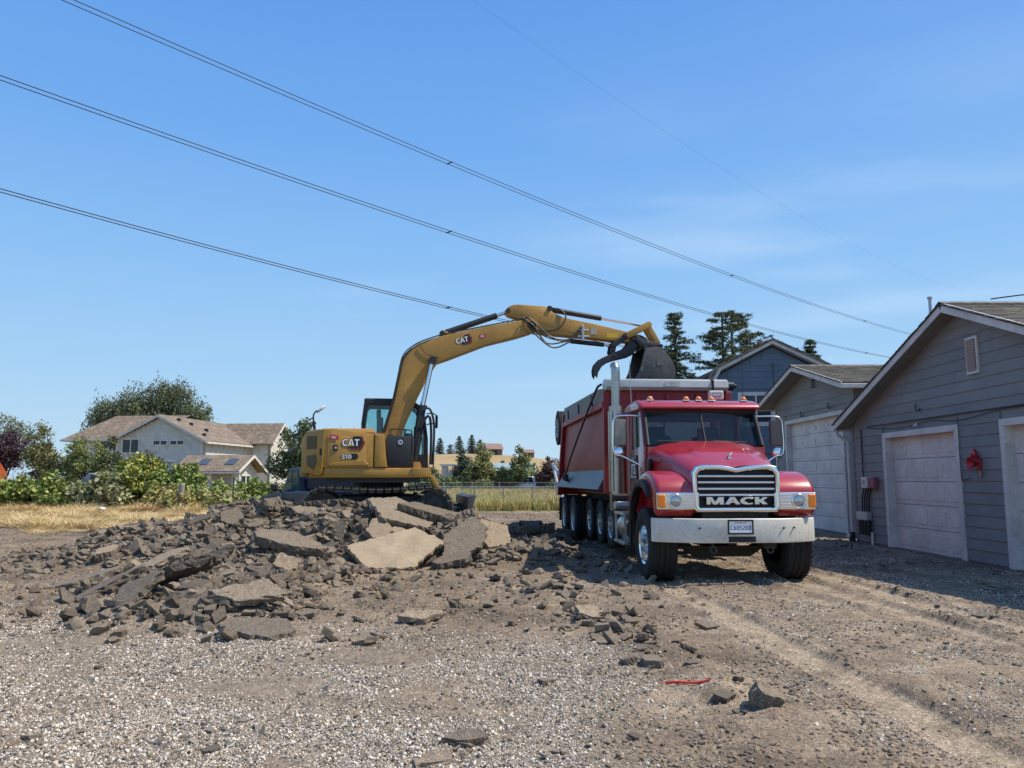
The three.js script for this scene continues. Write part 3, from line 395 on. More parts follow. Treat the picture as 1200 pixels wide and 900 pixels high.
  { const p = hoodAt(-0.80, 0.30), q = hoodAt(-0.80, 0.22); decal('flag_sticker', 0.24, 0.15, print(0.24, 0.15, 900, (k, w, h) => { for (let i = 0; i < 13; i++) { k.fillStyle = i % 2 ? '#f2eef0' : '#b0263a'; k.fillRect(0, i * h / 13, w, h / 13 + 1); } k.fillStyle = '#3a4478'; k.fillRect(w * 0.0, 0, w * 0.42, h * 7 / 13); k.fillStyle = '#fff'; for (let i = 0; i < 5; i++) for (let j = 0; j < 4; j++) k.fillRect(w * 0.03 + i * w * 0.08, h * 0.04 + j * h * 0.125, 4, 4); }), hood, [p[0] - 0.012, 1.50, p[2] + 0.06], [0, -Math.PI / 2 + Math.atan2(Math.abs(p[0]) - Math.abs(q[0]), q[2] - p[2]), 0]); }
  // chrome dog-like ornament on the hood's nose, simplified to a small cast figure
  mesh('hood_ornament', [rbox(0.045, 0.05, 0.14, 0.02, 1.86, 0.42, 0.02), rbox(0.05, 0.055, 0.06, 0.02, 1.90, 0.48, 0.02), rod([0.005, 1.78, 0.475], [0.005, 1.86, 0.47], 0.011), rod([0.035, 1.78, 0.475], [0.035, 1.86, 0.47], 0.011), rod([0.005, 1.78, 0.37], [0.005, 1.85, 0.38], 0.013), rod([0.035, 1.78, 0.37], [0.035, 1.85, 0.38], 0.013), rbox(0.07, 0.03, 0.2, 0.02, 1.785, 0.425, 0.01)], M.chrome, hood);
  // grille
  const grilleOut = [[-0.60, 1.05], [0.60, 1.05], [0.655, 1.12], [0.66, 1.62], [0.61, 1.72], [0.5, 1.745], [0.28, 1.74], [0.12, 1.722], [0, 1.695], [-0.12, 1.722], [-0.28, 1.74], [-0.5, 1.745], [-0.61, 1.72], [-0.66, 1.62], [-0.655, 1.12]];
  const grilleIn = [[-0.55, 1.115], [-0.585, 1.16], [-0.588, 1.59], [-0.55, 1.65], [-0.48, 1.672], [-0.28, 1.668], [-0.13, 1.652], [0, 1.625], [0.13, 1.652], [0.28, 1.668], [0.48, 1.672], [0.55, 1.65], [0.588, 1.59], [0.585, 1.16], [0.55, 1.115]];
  const grille = mesh('grille', crease(prismZ(grilleOut, 0.66, 0.785, 0.022, 3, [grilleIn]), 0.5), M.chrome, t); grille.userData.label = 'chrome grille surround with a dip at the top centre';
  mesh('grille_core', [span(-0.6, 0.6, 1.06, 1.70, 0.60, 0.67)], M.black, grille);
  for (const y of [1.575, 1.485, 1.39, 1.30]) mesh('grille_bar', rod([-0.575, y, 0.745], [0.575, y, 0.745], 0.019, 0.019, 14), M.chrome, grille);
  mesh('grille_mesh', Array.from({ length: 9 }, (_, i) => span(-0.585, 0.585, 1.13 + i * 0.057, 1.137 + i * 0.057, 0.69, 0.70)), M.blackSatin, grille);
  { const g = new TextGeometry('MACK', { font, size: 0.1, depth: 0.03, bevelEnabled: true, bevelThickness: 0.006, bevelSize: 0.005, bevelSegments: 1, curveSegments: 6 }); g.computeBoundingBox(); const b = g.boundingBox; g.translate(-(b.min.x + b.max.x) / 2, 0, 0); g.scale(0.93 / (b.max.x - b.min.x), 1.0, 1); g.translate(0.01, 1.165, 0.735); mesh('letters', g, M.chrome, grille); }
  // fenders, with dark flares round the arches
  for (const s of [-1, 1]) {
    const out = [[0.66, 0.99], [0.74, 1.10], [0.755, 1.34], [0.66, 1.49], [0.46, 1.60], [0.2, 1.655], [-0.08, 1.65], [-0.34, 1.58], [-0.56, 1.44], [-0.72, 1.24], [-0.80, 0.98]], arch = [[-0.70, 0.98], [-0.62, 1.18], [-0.46, 1.33], [-0.2, 1.42], [0.1, 1.42], [0.36, 1.32], [0.52, 1.16], [0.58, 0.99]];
    const curve = (pts, n) => new THREE.SplineCurve(pts.map(p => new THREE.Vector2(...p))).getPoints(n).map(p => [p.x, p.y]);
    const g = crease(prismX([...curve(out, 40), ...curve(arch, 30)], s < 0 ? -1.21 : 0.60, s < 0 ? -0.60 : 1.21, 0.085, 6), 0.7); mesh('fender', g, M.red, t);
    const fo = curve([[-0.86, 0.86], [-0.78, 1.14], [-0.60, 1.37], [-0.32, 1.50], [0.0, 1.53], [0.24, 1.48], [0.40, 1.38]], 30), fi = curve([[0.42, 1.26], [0.22, 1.36], [-0.02, 1.41], [-0.3, 1.38], [-0.54, 1.25], [-0.68, 1.06], [-0.74, 0.86]], 30);
    mesh('fender_flare', crease(prismX([...fo, ...fi], s < 0 ? -1.275 : 1.14, s < 0 ? -1.14 : 1.275, 0.02, 2), 0.6), M.black, t);
    // headlight cluster
    const X = (a, b) => s < 0 ? [-b, -a] : [a, b]; const hl = new THREE.Group(); hl.name = 'headlight'; t.add(hl);
    mesh('bezel', [rbox(0.64, 0.255, 0.05, s * 0.88, 1.212, 0.755, 0.03), ...[1.125, 1.165, 1.212, 1.26, 1.3].map(y => rbox(0.15, 0.024, 0.03, s * 0.715, y, 0.785, 0.008))], M.chrome, hl);
    mesh('lamp_ring', new THREE.TorusGeometry(0.098, 0.016, 10, 28).translate(s * 0.925, 1.21, 0.785), M.chrome, hl);
    mesh('lens', new THREE.SphereGeometry(0.13, 24, 12, 0, 6.283, 0, 0.82).rotateX(Math.PI / 2).scale(1, 1, 0.45).translate(s * 0.925, 1.21, 0.745), M.lens, hl);
    mesh('turn_signal', rbox(0.125, 0.2, 0.06, s * 1.13, 1.215, 0.765, 0.025), M.amber, hl);
  }
  // cab
  const cab = new THREE.Group(); cab.name = 'cab'; t.add(cab);
  const L = -1.03, R = 1.03;
  mesh('back_wall', [span(L, R, 1.0, 2.1, -2.06, -2.0, 0.02), span(L, R, 2.6, 2.75, -2.06, -2.0, 0.02), span(L, -0.75, 2.1, 2.6, -2.06, -2.0), span(0.75, R, 2.1, 2.6, -2.06, -2.0)], M.red, cab); mesh('rear_window', [span(-0.75, 0.75, 2.1, 2.6, -2.03, -2.025)], M.glass, cab);
  mesh('cab_roof', crease(prismX(new THREE.SplineCurve([[-0.88, 2.70], [-0.82, 2.735], [-0.87, 2.80], [-1.03, 2.865], [-1.3, 2.90], [-1.8, 2.88], [-2.03, 2.83], [-2.08, 2.74]].map(p => new THREE.Vector2(...p))).getPoints(36).map(p => [p.x, p.y]).concat([[-2.04, 2.69], [-1.0, 2.69]]), L - 0.03, R + 0.03, 0.07, 5), 0.7), M.red, cab);
  mesh('overhang_shade_strip', prismX([[-0.93, 2.70], [-0.85, 2.70], [-0.88, 2.655], [-0.92, 2.655]], L + 0.06, R - 0.06), M.black, cab);  // black strip standing in for the shade under the roof overhang
  for (const s of [-1, 1]) {
    mesh('windshield_pillar', [rod([s * 0.97, 2.08, -0.64], [s * 0.95, 2.74, -0.95], 0.04, 0.035, 8)], M.black, cab);
    const x0 = s < 0 ? L : R - 0.05, x1 = s < 0 ? L + 0.05 : R; const door = mesh('door', crease(prismX([[-0.66, 1.12], [-0.66, 2.07], [-0.72, 2.1], [-1.75, 2.02], [-1.75, 1.05], [-0.72, 1.05]], x0, x1, 0.012), 0.5), M.red, cab);
    mesh('door_frame', [rod([s * 1.0, 2.06, -0.70], [s * 0.98, 2.68, -1.0], 0.03, 0.03, 8), rod([s * 1.0, 2.02, -1.74], [s * 0.98, 2.7, -1.74], 0.03, 0.03, 8), span(x0, x1, 1.05, 2.75, -2.0, -1.78)], M.red, cab);
    mesh('side_glass', [prismX([[-0.74, 2.08], [-1.02, 2.68], [-1.72, 2.68], [-1.72, 2.02]], s * 0.985, s * 0.99)], M.glassDark, cab);
    mesh('door_handle', [rbox(0.03, 0.04, 0.16, s * 1.045, 1.86, -1.6, 0.01)], M.chrome, door);
    mesh('grab_handle', tube([[s * 1.03, 1.1, -0.70], [s * 1.09, 1.14, -0.70], [s * 1.09, 1.6, -0.70], [s * 1.03, 1.64, -0.70]], 0.018), M.stainless, door);
    if (s < 0) decal('door_sign', 0.54, 0.44, print(0.66, 0.54, 500, (k, w, h) => { k.fillStyle = '#12121a'; k.fillRect(0, 0, w, h); k.fillStyle = '#e8e6ea'; k.font = 'bold 150px sans-serif'; k.textAlign = 'center'; k.fillText('JTS', w / 2, 200, w - 20); k.lineWidth = 12; k.strokeStyle = '#e8e6ea'; k.beginPath(); k.moveTo(w * 0.3, 12); k.lineTo(w * 0.5, 62); k.lineTo(w * 0.7, 12); k.stroke(); k.fillStyle = '#b8b4bb'; k.fillRect(30, 222, w - 60, 16); }), door, [-1.046, 1.72, -1.42], [0, -Math.PI / 2, 0]);
  }
  mesh('windshield', [sheet(16, 4, (u, v) => { const x = (u - 0.5) * 1.9; return [x, lerp(2.10, 2.70, v), lerp(-0.60, -0.90, v) - 0.10 * (x * x) / 0.9]; })], M.glass, cab);
  mesh('windshield_divider', [rod([0, 2.08, -0.59], [0, 2.7, -0.89], 0.017, 0.017, 8)], M.black, cab);
  for (const x of [-0.45, 0.5]) mesh('wiper', [rod([x - 0.05, 2.11, -0.58], [x + 0.05, 2.14, -0.6], 0.012), rod([x - 0.36, 2.16, -0.64], [x + 0.2, 2.135, -0.6], 0.011)], M.black, cab);
  mesh('dashboard', [prismX([[-0.64, 2.04], [-0.95, 2.06], [-1.05, 1.95], [-1.05, 1.2], [-0.64, 1.2]], -0.97, 0.97, 0.01), span(-1.0, 1.0, 1.0, 1.08, -2.0, -0.66)], M.interior, cab);
  mesh('cab_lining', [span(-0.97, 0.97, 1.1, 2.1, -1.99, -1.97), span(-0.97, 0.97, 2.6, 2.68, -1.99, -1.97), span(-0.97, -0.75, 2.1, 2.6, -1.99, -1.97), span(0.75, 0.97, 2.1, 2.6, -1.99, -1.97), span(-0.97, 0.97, 2.66, 2.68, -1.97, -0.98)], std([0.24, 0.25, 0.25], { roughness: 0.9 }), cab);
  mesh('steering_wheel', new THREE.TorusGeometry(0.22, 0.016, 8, 28).rotateX(-1.0).translate(0.5, 2.06, -1.14), M.black, cab);
  for (const x of [-0.5, 0.5]) mesh('seat', [rbox(0.5, 0.14, 0.5, x, 1.55, -1.55, 0.05), rbox(0.5, 0.72, 0.13, x, 1.95, -1.85, 0.05), rbox(0.3, 0.18, 0.1, x, 2.38, -1.87, 0.04)], M.interior, cab);
  mesh('dash_ball', new THREE.SphereGeometry(0.028, 12, 10).translate(0.30, 2.12, -0.72), M.white, cab);
  for (const x of [-0.82, -0.19, 0.03, 0.25, 0.82]) { const m = mesh('marker_light', [new THREE.SphereGeometry(0.055, 14, 10, 0, 6.283, 0, 1.7).scale(0.9, 1, 1.1).translate(x, 2.895, -1.03)], M.amber, cab); mesh('marker_base', rbox(0.12, 0.03, 0.16, x, 2.875, -1.06, 0.01), M.chrome, m); }
  mesh('work_light', [rbox(0.26, 0.16, 0.12, 0.58, 3.05, -1.75, 0.02), rod([0.58, 2.86, -1.75], [0.58, 3.0, -1.75], 0.02)], M.white, cab);
  decal('work_light_lens', 0.18, 0.09, print(0.18, 0.09, 400, (k, w, h) => { k.fillStyle = '#8c9498'; k.fillRect(0, 0, w, h); k.fillStyle = '#c8ccd0'; k.fillRect(6, 6, w - 12, h / 3); }), cab, [0.58, 3.04, -1.685], [0, 0, 0]);
  mesh('antenna', rod([0.95, 2.6, -1.4], [0.97, 3.8, -1.42], 0.007, 0.004, 6), M.black, cab);
  mesh('antenna', rod([-0.95, 2.85, -1.9], [-0.97, 3.72, -1.92], 0.007, 0.004, 6), M.galv, cab);
  // mirrors
  for (const s of [-1, 1]) { const m = mesh('mirror_arm', [tube([[s * 0.98, 2.60, -0.98], [s * 1.36, 2.60, -0.98], [s * 1.46, 2.54, -0.98], [s * 1.48, 2.35, -0.98], [s * 1.47, 1.98, -0.98], [s * 1.3, 1.90, -0.95], [s * 1.02, 1.74, -0.82]], 0.017, 40)], M.chrome, t); mesh('mirror_head', [rbox(0.22, 0.46, 0.07, s * 1.36, 2.32, -1.0, 0.03)], s < 0 ? M.mirrorShell : M.mirrorShaded, m); mesh('convex_mirror', [new THREE.SphereGeometry(0.1, 18, 12).scale(1, 1, 0.45).translate(s * 1.38, 1.98, -1.0)], M.chrome, m); }
  // exhaust stack on the near side
  mesh('exhaust_stack', [rod([-1.13, 0.95, -2.42], [-1.13, 2.9, -2.42], 0.135, 0.135, 24), rod([-1.13, 2.85, -2.42], [-1.13, 3.5, -2.42], 0.085, 0.085, 20), tube([[-1.13, 3.48, -2.42], [-1.13, 3.62, -2.43], [-1.14, 3.70, -2.50]], 0.085, 10, 20)], M.stainless, t);
  mesh('heat_shield', [new THREE.CylinderGeometry(0.155, 0.155, 1.5, 24, 1, true, 2.2, 3.4).translate(-1.13, 2.05, -2.42)], M.stainless, t);
  mesh('stack_bracket', [span(-1.1, -0.7, 1.9, 1.96, -2.5, -2.34), span(-1.25, -0.8, 0.95, 1.25, -2.62, -2.2, 0.04)], M.dirtyIron, t);
  // steps and tanks below the cab
  mesh('fuel_tank', [rod([-0.98, 0.68, -1.15], [-0.98, 0.68, -1.95], 0.27, 0.27, 24)], M.stainless, t);
  mesh('step', [rbox(0.36, 0.05, 0.75, -1.14, 0.94, -1.45, 0.01), rbox(0.3, 0.05, 0.75, -1.18, 0.45, -1.45, 0.01), span(-1.3, -1.26, 0.45, 0.94, -1.86, -1.82), span(-1.3, -1.26, 0.45, 0.94, -1.08, -1.04)], M.aluminium, t);
  mesh('air_cylinder', [-2.1, -2.28, -2.46].map(z => rod([-1.25, 1.05, z], [-0.9, 1.05, z], 0.075, 0.075, 16)), M.aluminium, t);
  mesh('splash_panel', [span(-1.24, -1.2, 0.40, 1.1, -0.98, -0.88, 0.01), span(1.2, 1.24, 0.40, 1.1, -0.98, -0.88, 0.01)], M.black, t);
  for (const s of [-1, 1]) mesh('mudflap', [span(s * 0.96 - 0.28, s * 0.96 + 0.28, 0.35, 1.0, -10.25, -10.23)], M.rubber, t);
  // dump body
  const bed = new THREE.Group(); bed.name = 'dump_bed'; t.add(bed);
  const zf = -2.95, rear = y => lerp(-10.3, -8.95, clamp((y - 1.1) / 2.05));
  const prof = [[1.19, 3.02], [1.19, 2.4], [1.185, 2.0], [1.15, 1.72], [1.06, 1.48], [0.9, 1.3], [0.6, 1.2]];
  const curve = new THREE.SplineCurve(prof.map(p => new THREE.Vector2(...p)));
  for (const s of [-1, 1]) {
    const g = sheet(30, 24, (u, v) => { const p = curve.getPoint(v); return [s * p.x, p.y, lerp(zf, rear(p.y), u)]; });
    const g2 = sheet(30, 24, (u, v) => { const p = curve.getPoint(v); return [s * (p.x - 0.012), p.y, lerp(zf, rear(p.y), u)]; }); const m = mesh('bed_side', [g, g2], M.bedRedShaded, bed); m.geometry.setAttribute('normal', mergeGeometries([g, g2]).toNonIndexed().attributes.normal);
    mesh('top_rail', [span(s * 1.24 - 0.06, s * 1.24 + 0.06, 2.92, 3.05, -9.0, zf, 0.015)], M.bedRedShaded, bed);
    mesh('front_post', [span(s * 1.22 - 0.06, s * 1.22 + 0.06, 1.25, 3.25, zf - 0.1, zf + 0.06, 0.015)], M.bedRedShaded, bed);
    mesh('rear_post', [prismX([[-10.3, 1.08], [-10.1, 1.06], [-8.82, 3.25], [-9.0, 3.27]], s * 1.23 - 0.065, s * 1.23 + 0.065, 0.012)], M.bedRedShaded, bed);
    const sb = mesh('side_board', [prismX([[zf - 0.02, 3.06], [zf - 0.02, 3.30], [-3.6, 3.36], [-8.95, 3.44], [-8.95, 3.06]], s * 1.22 - 0.025, s * 1.22 + 0.025, 0.006)], M.greyBoard, bed);
    for (const z of [-4.3, -6.2, -8.0]) mesh('board_bracket', [rod([s * 1.26, 3.0, z], [s * 1.26, 3.30, z - 0.1], 0.022, 0.022, 6)], M.black, sb);
    mesh('apron_panel', [prismZ([[s * 1.10, 1.74], [s * 1.12, 1.76], [s * 1.36, 1.32], [s * 1.34, 1.30]], -9.75, -3.25, 0.002)], M.apron, bed);
    mesh('apron_end', [prismZ([[s * 1.06, 1.70], [s * 1.335, 1.30], [s * 0.95, 1.25]], -3.25, -3.2)], M.bedRedShaded, bed);
    mesh('tarp_arm', [tube([[s * 1.37, 1.56, -8.05], [s * 1.38, 2.1, -6.7], [s * 1.36, 2.9, -4.55], [s * 1.34, 3.26, -3.55], [s * 1.32, 3.37, -3.3], [s * 1.28, 3.40, -3.15]], 0.026, 40)], M.blackSatin, bed);
    mesh('arm_pivot', [rbox(0.1, 0.18, 0.3, s * 1.33, 1.55, -8.05, 0.03), rod([s * 1.28, 1.56, -8.05], [s * 1.42, 1.56, -8.05], 0.06)], M.black, bed);
  }
  mesh('bed_floor', [prismX([[zf, 1.18], [zf, 1.22], [-10.2, 1.22], [-10.2, 1.18]], -0.75, 0.75)], M.bedRedShaded, bed);
  mesh('subframe', [span(-0.5, -0.36, 1.0, 1.2, -10.0, -3.0), span(0.36, 0.5, 1.0, 1.2, -10.0, -3.0)], M.dirtyIron, bed);
  mesh('headboard', [span(-1.19, 1.19, 1.2, 3.24, zf - 0.04, zf + 0.02, 0.01), ...[-0.6, 0, 0.6].map(x => span(x - 0.04, x + 0.04, 1.3, 3.2, zf + 0.02, zf + 0.08, 0.01))], M.bedRedShaded, bed);
  mesh('tailgate', [prismX([[-10.22, 1.1], [-10.15, 1.08], [-8.9, 3.1], [-8.96, 3.14]], -1.17, 1.17, 0.004)], M.bedRedShaded, bed);
  const th = mesh('tarp_housing', [crease(prismX([[-3.22, 3.26], [-2.82, 3.26], [-2.78, 3.32], [-2.80, 3.45], [-2.9, 3.49], [-3.18, 3.49], [-3.24, 3.40]], -1.24, 1.20, 0.015, 2), 0.5)], M.tarpHousing, bed);
  mesh('housing_strap', [prismX([[-3.24, 3.24], [-2.775, 3.24], [-2.77, 3.46], [-2.9, 3.505], [-3.2, 3.5]], 0.86, 0.90)], M.black, th);
  mesh('tarp_motor', [rod([1.2, 3.37, -3.0], [1.36, 3.37, -3.0], 0.09, 0.09, 18), rod([1.30, 3.37, -3.0], [1.42, 3.37, -3.0], 0.045, 0.045, 12)], M.blackSatin, th);
  decal('housing_label', 0.3, 0.1, print(0.3, 0.1, 600, (k, w, h) => { k.fillStyle = '#a9aaa6'; k.fillRect(0, 0, w, h); k.fillStyle = '#4a4c50'; k.beginPath(); k.ellipse(w / 2, h / 2, w * 0.42, h * 0.36, 0, 0, 6.3); k.stroke(); k.font = 'italic bold 30px sans-serif'; k.textAlign = 'center'; k.fillText('Shur', w / 2, h * 0.66); }), th, [0.07, 3.385, -2.778], [-0.15, 0, 0]);
  // trailing axle folded up over the tailgate
  const ta = new THREE.Group(); ta.name = 'trailing_axle'; t.add(ta);
  for (const s of [-1, 1]) { wheel(ta, 'trailing_wheel', [s * 1.10, 3.02, -10.75], 0.50, 0.26, 0.28, s, M.aluminium, 0.02); mesh('swing_arm', [prismX([[-10.1, 2.85], [-10.3, 3.15], [-11.0, 3.12], [-11.0, 2.9], [-11.6, 1.9], [-11.3, 1.75]], s * 0.8 - 0.07, s * 0.8 + 0.07, 0.02)], M.galv, ta); mesh('lift_ram', [rod([s * 1.06, 0.75, -10.3], [s * 1.12, 1.35, -11.6], 0.06), rod([s * 1.12, 1.35, -11.6], [s * 1.14, 1.98, -12.6], 0.045), rod([s * 1.14, 1.98, -12.6], [s * 1.1, 1.5, -10.4], 0.05), tube([[s * 1.1, 1.95, -12.5], [s * 1.1, 2.15, -12.0], [s * 1.1, 2.0, -11.2], [s * 1.1, 1.7, -10.5]], 0.02)], s < 0 ? M.galv : M.dirtyIron, ta); mesh('ram_tag', [span(s * 1.2 - 0.01, s * 1.2 + 0.01, 1.0, 1.45, -11.3, -11.22)], M.white, ta); }
  mesh('axle_beam', [rod([-1.0, 3.02, -10.75], [1.0, 3.02, -10.75], 0.08)], M.dirtyIron, ta);
}
console.log('truck done');

// ---------------------------------------------------------------- the excavator (x forward, z towards the camera)
{
  const e = thing('excavator', 'yellow tracked excavator on the rubble heap with its boom over the truck', 'excavator', [-2.75, 0.62, -16.0], 0.17);
  const P = (pts, z0, z1, b = 0.012) => crease(prismZ(pts, z0, z1, b, 2), 0.5);
  // tracks
  for (const s of [1, -1]) {
    const tr = new THREE.Group(); tr.name = 'track'; e.add(tr); const zc = s * 0.87, L = 1.06, r = 0.36, yc = 0.36, n = 42, per = 4 * L + 2 * Math.PI * r, at = d => { d = ((d % per) + per) % per; if (d < 2 * L) return [-L + d, yc + r + 0.02 * Math.cos(d * 3), 0]; d -= 2 * L; if (d < Math.PI * r) { const a = d / r; return [L + Math.sin(a) * r, yc + Math.cos(a) * r, -a]; } d -= Math.PI * r; if (d < 2 * L) return [L - d, yc - r, Math.PI]; d -= 2 * L; const a = d / r; return [-L - Math.sin(a) * r, yc - Math.cos(a) * r, Math.PI - a]; };
    const shoe = boxUV(joined([rbox(0.135, 0.026, 0.5, 0, 0, 0, 0.008, 1), box(0.018, 0.03, 0.5, -0.045, 0.024, 0), box(0.016, 0.022, 0.5, 0.0, 0.02, 0), box(0.018, 0.03, 0.5, 0.045, 0.024, 0), box(0.11, 0.05, 0.05, 0, -0.035, 0.08), box(0.11, 0.05, 0.05, 0, -0.035, -0.08)]));
    for (let i = 0; i < n; i++) { const [x, y, a] = at(i * per / n); const m = new THREE.Mesh(shoe, M.trackSteel); m.name = 'track_shoe'; m.position.set(x, y, zc); m.rotation.z = a; m.castShadow = m.receiveShadow = true; tr.add(m); }
    mesh('track_frame', [P([[-0.95, 0.2], [0.95, 0.2], [1.0, 0.36], [0.9, 0.5], [-0.9, 0.5], [-1.0, 0.36]], zc - 0.16, zc + 0.16, 0.03)], M.catBlack, tr);
    mesh('idler', [rod([-L, yc, zc - 0.12], [-L, yc, zc + 0.12], 0.3, 0.3, 28), rod([-L, yc, zc - 0.17], [-L, yc, zc + 0.17], 0.12, 0.12, 20)], M.dirtyIron, tr);
    mesh('sprocket', [rod([L, yc, zc - 0.06], [L, yc, zc + 0.06], 0.3, 0.3, 22), rod([L, yc, zc - 0.18], [L, yc, zc + 0.18], 0.2, 0.2, 24)], M.catBlack, tr);
    mesh('roller', [-0.6, -0.3, 0, 0.3, 0.6].map(x => rod([x, 0.12, zc - 0.14], [x, 0.12, zc + 0.14], 0.09, 0.09, 14)), M.dirtyIron, tr);
  }
  mesh('undercarriage', [rbox(1.5, 0.3, 1.3, 0, 0.45, 0, 0.06), rod([0, 0.55, 0], [0, 0.84, 0], 0.55, 0.5, 32)], M.catBlack, e);
  const blade = mesh('dozer_blade', [crease(prismZ([[1.86, 0.04], [1.93, 0.02], [1.83, 0.25], [1.82, 0.42], [1.88, 0.58], [1.82, 0.6], [1.72, 0.56], [1.70, 0.3], [1.76, 0.1]], -1.22, 1.22, 0.01), 0.5)], M.steelWorn, e);
  mesh('blade_arm', [-0.45, 0.45].map(z => P([[0.7, 0.42], [0.7, 0.28], [1.75, 0.16], [1.75, 0.34]], z - 0.05, z + 0.05)).concat([rod([0.7, 0.6, 0], [1.7, 0.35, 0], 0.05)]), M.catBlack, blade);
  // upper structure
  const up2 = new THREE.Group(); up2.name = 'upper_structure'; e.add(up2);
  mesh('deck_frame', [crease(prismY([[-1.02, 1.12], [0.86, 1.12], [0.98, 1.0], [1.02, 0.5], [1.02, -0.5], [0.95, -1.12], [-1.02, -1.12], [-1.34, -0.8], [-1.46, 0], [-1.34, 0.8]], 0.93, 1.12, 0.02), 0.4)], M.yellow, up2);
  mesh('deck_underside', [prismY([[-1.0, 1.0], [0.8, 1.0], [0.8, -1.0], [-1.0, -1.0]], 0.84, 0.94)], M.catBlack, up2);
  const tailPlan = [[-1.08, 1.13], [-1.22, 1.02], [-1.36, 0.75], [-1.46, 0.3], [-1.49, 0], [-1.46, -0.3], [-1.36, -0.75], [-1.22, -1.02], [-1.08, -1.13]];
  mesh('counterweight', [crease(prismY([...tailPlan, [-1.08, -1.1]], 0.96, 1.86, 0.045, 4), 0.5)], M.yellow, up2);
  mesh('hood_cover', [crease(prismX([[-1.12, 1.80], [1.12, 1.80], [1.10, 1.86], [0.9, 1.89], [-0.9, 1.89], [-1.1, 1.86]], -1.10, -0.10, 0.02), 0.4)], M.yellow, up2);
  const panel = mesh('engine_panel', [P([[-1.07, 1.12], [-0.12, 1.12], [-0.11, 1.78], [-0.86, 1.875], [-1.07, 1.86]], 0.98, 1.13, 0.022)], M.yellow, up2);
  mesh('panel_recess', [P([[-0.98, 1.18], [-0.19, 1.18], [-0.26, 1.26], [-0.26, 1.66], [-0.80, 1.74], [-0.98, 1.72]], 1.11, 1.145, 0.012), prismZ([[-0.96, 1.17], [-0.22, 1.17], [-0.30, 1.27], [-0.86, 1.22]], 1.12, 1.155, 0.006)], M.yellow, panel);
  mesh('panel_latch', [rbox(0.085, 0.12, 0.02, -0.83, 1.50, 1.15, 0.008)], M.black, panel); mesh('latch_key', [rbox(0.035, 0.04, 0.02, -0.825, 1.50, 1.16, 0.004)], M.trim, panel);
  mesh('tank_cover', [P([[-0.095, 1.13], [0.155, 1.13], [0.12, 1.40], [0.10, 1.66], [0.09, 1.75], [-0.095, 1.775]], 0.98, 1.13, 0.02)], M.yellow, up2);
  mesh('engine_block_body', [span(-1.08, 0.15, 1.1, 1.80, -1.1, 1.0)], M.yellow, up2);
  mesh('rear_door', [P([[-0.3, -0.42], [0.22, -0.42], [0.26, 0.38], [-0.2, 0.38], [-0.32, 0.22]], 0, 0.02, 0.006).rotateY(-0.62 - 0.05).translate(-1.235, 1.44, 0.985)], M.yellow, up2);
  const gr = mesh('air_grille', [P([[-0.16, -0.1], [0.08, -0.1], [0.08, 0.15], [-0.16, 0.15]], 0, 0.012, 0.003).translate(0, 0.13, 0), P([[-0.16, 0.1], [0.06, 0.12], [0.1, -0.02], [0.02, -0.17], [-0.14, -0.08]], 0, 0.012, 0.003).translate(0, -0.2, 0)].map(g => g.rotateY(-0.67).translate(-1.255, 1.45, 1.0)), std([0.20, 0.15, 0.075], { roughness: 0.8, map: rep(T.grit, 6) }), up2);
  mesh('door_latch', [rbox(0.05, 0.13, 0.03, 0, 0, 0, 0.01).rotateY(-0.67).translate(-1.10, 1.42, 1.115)], M.black, up2);
  mesh('reflector', [rbox(0.2, 0.07, 0.012, 0, 0, 0, 0.004).rotateY(-0.67).translate(-1.205, 1.03, 1.02)], std([0.5, 0.03, 0.02], { roughness: 0.4 }), up2);
  mesh('bumper_pad', [rbox(0.16, 0.22, 0.4, -1.44, 1.05, 0.55, 0.04)], std([0.42, 0.34, 0.17], { roughness: 0.7, map: g05 }), up2);
  mesh('front_tank', [crease(prismY([[0.15, 1.1], [0.60, 1.08], [0.66, 1.0], [0.68, 0.62], [0.15, 0.62]], 1.13, 1.745, 0.02), 0.4)], M.catBlack, up2);
  mesh('tank_cap', [rod([0.56, 1.74, 0.9], [0.56, 1.80, 0.9], 0.07, 0.07, 18), rod([0.2, 1.74, 0.95], [0.2, 1.77, 0.95], 0.05)], M.catBlack, up2);
  mesh('handrail', [tube([[0.22, 1.76, 1.05], [0.22, 1.87, 1.05], [0.56, 1.86, 1.05], [0.62, 1.80, 1.05], [0.63, 1.40, 1.05], [0.57, 1.34, 1.04]], 0.014, 40, 6)], M.catBlack, up2);
  decal('roundel', 0.12, 0.12, print(0.12, 0.12, 900, (k, w, h) => { k.fillStyle = '#202124'; k.fillRect(0, 0, w, h); k.fillStyle = '#b9c0c8'; k.beginPath(); k.arc(w / 2, h / 2, w * 0.42, 0, 6.3); k.fill(); k.fillStyle = '#39424c'; k.fillRect(w * 0.3, h * 0.35, w * 0.4, h * 0.3); }), up2, [0.40, 1.62, 1.096], [0, 0, 0]);
  mesh('rear_mirror_post', [rod([-1.25, 1.84, 0.85], [-1.27, 2.02, 0.85], 0.028), tube([[-1.27, 2.0, 0.85], [-1.28, 2.14, 0.85], [-1.23, 2.22, 0.86], [-1.17, 2.22, 0.87]], 0.014)], M.black, up2);
  mesh('rear_mirror', [rod([0, 0, 0], [0, 0.02, 0], 0.11, 0.11, 22).rotateZ(0.72).translate(-1.13, 2.25, 0.87)], M.trim, up2);
  mesh('wire_spikes', Array.from({ length: 5 }, (_, i) => rod([-0.75 + i * 0.13, 1.88, 0.9], [-0.76 + i * 0.13, 2.0, 0.9], 0.006, 0.004, 5)), M.trim, up2);
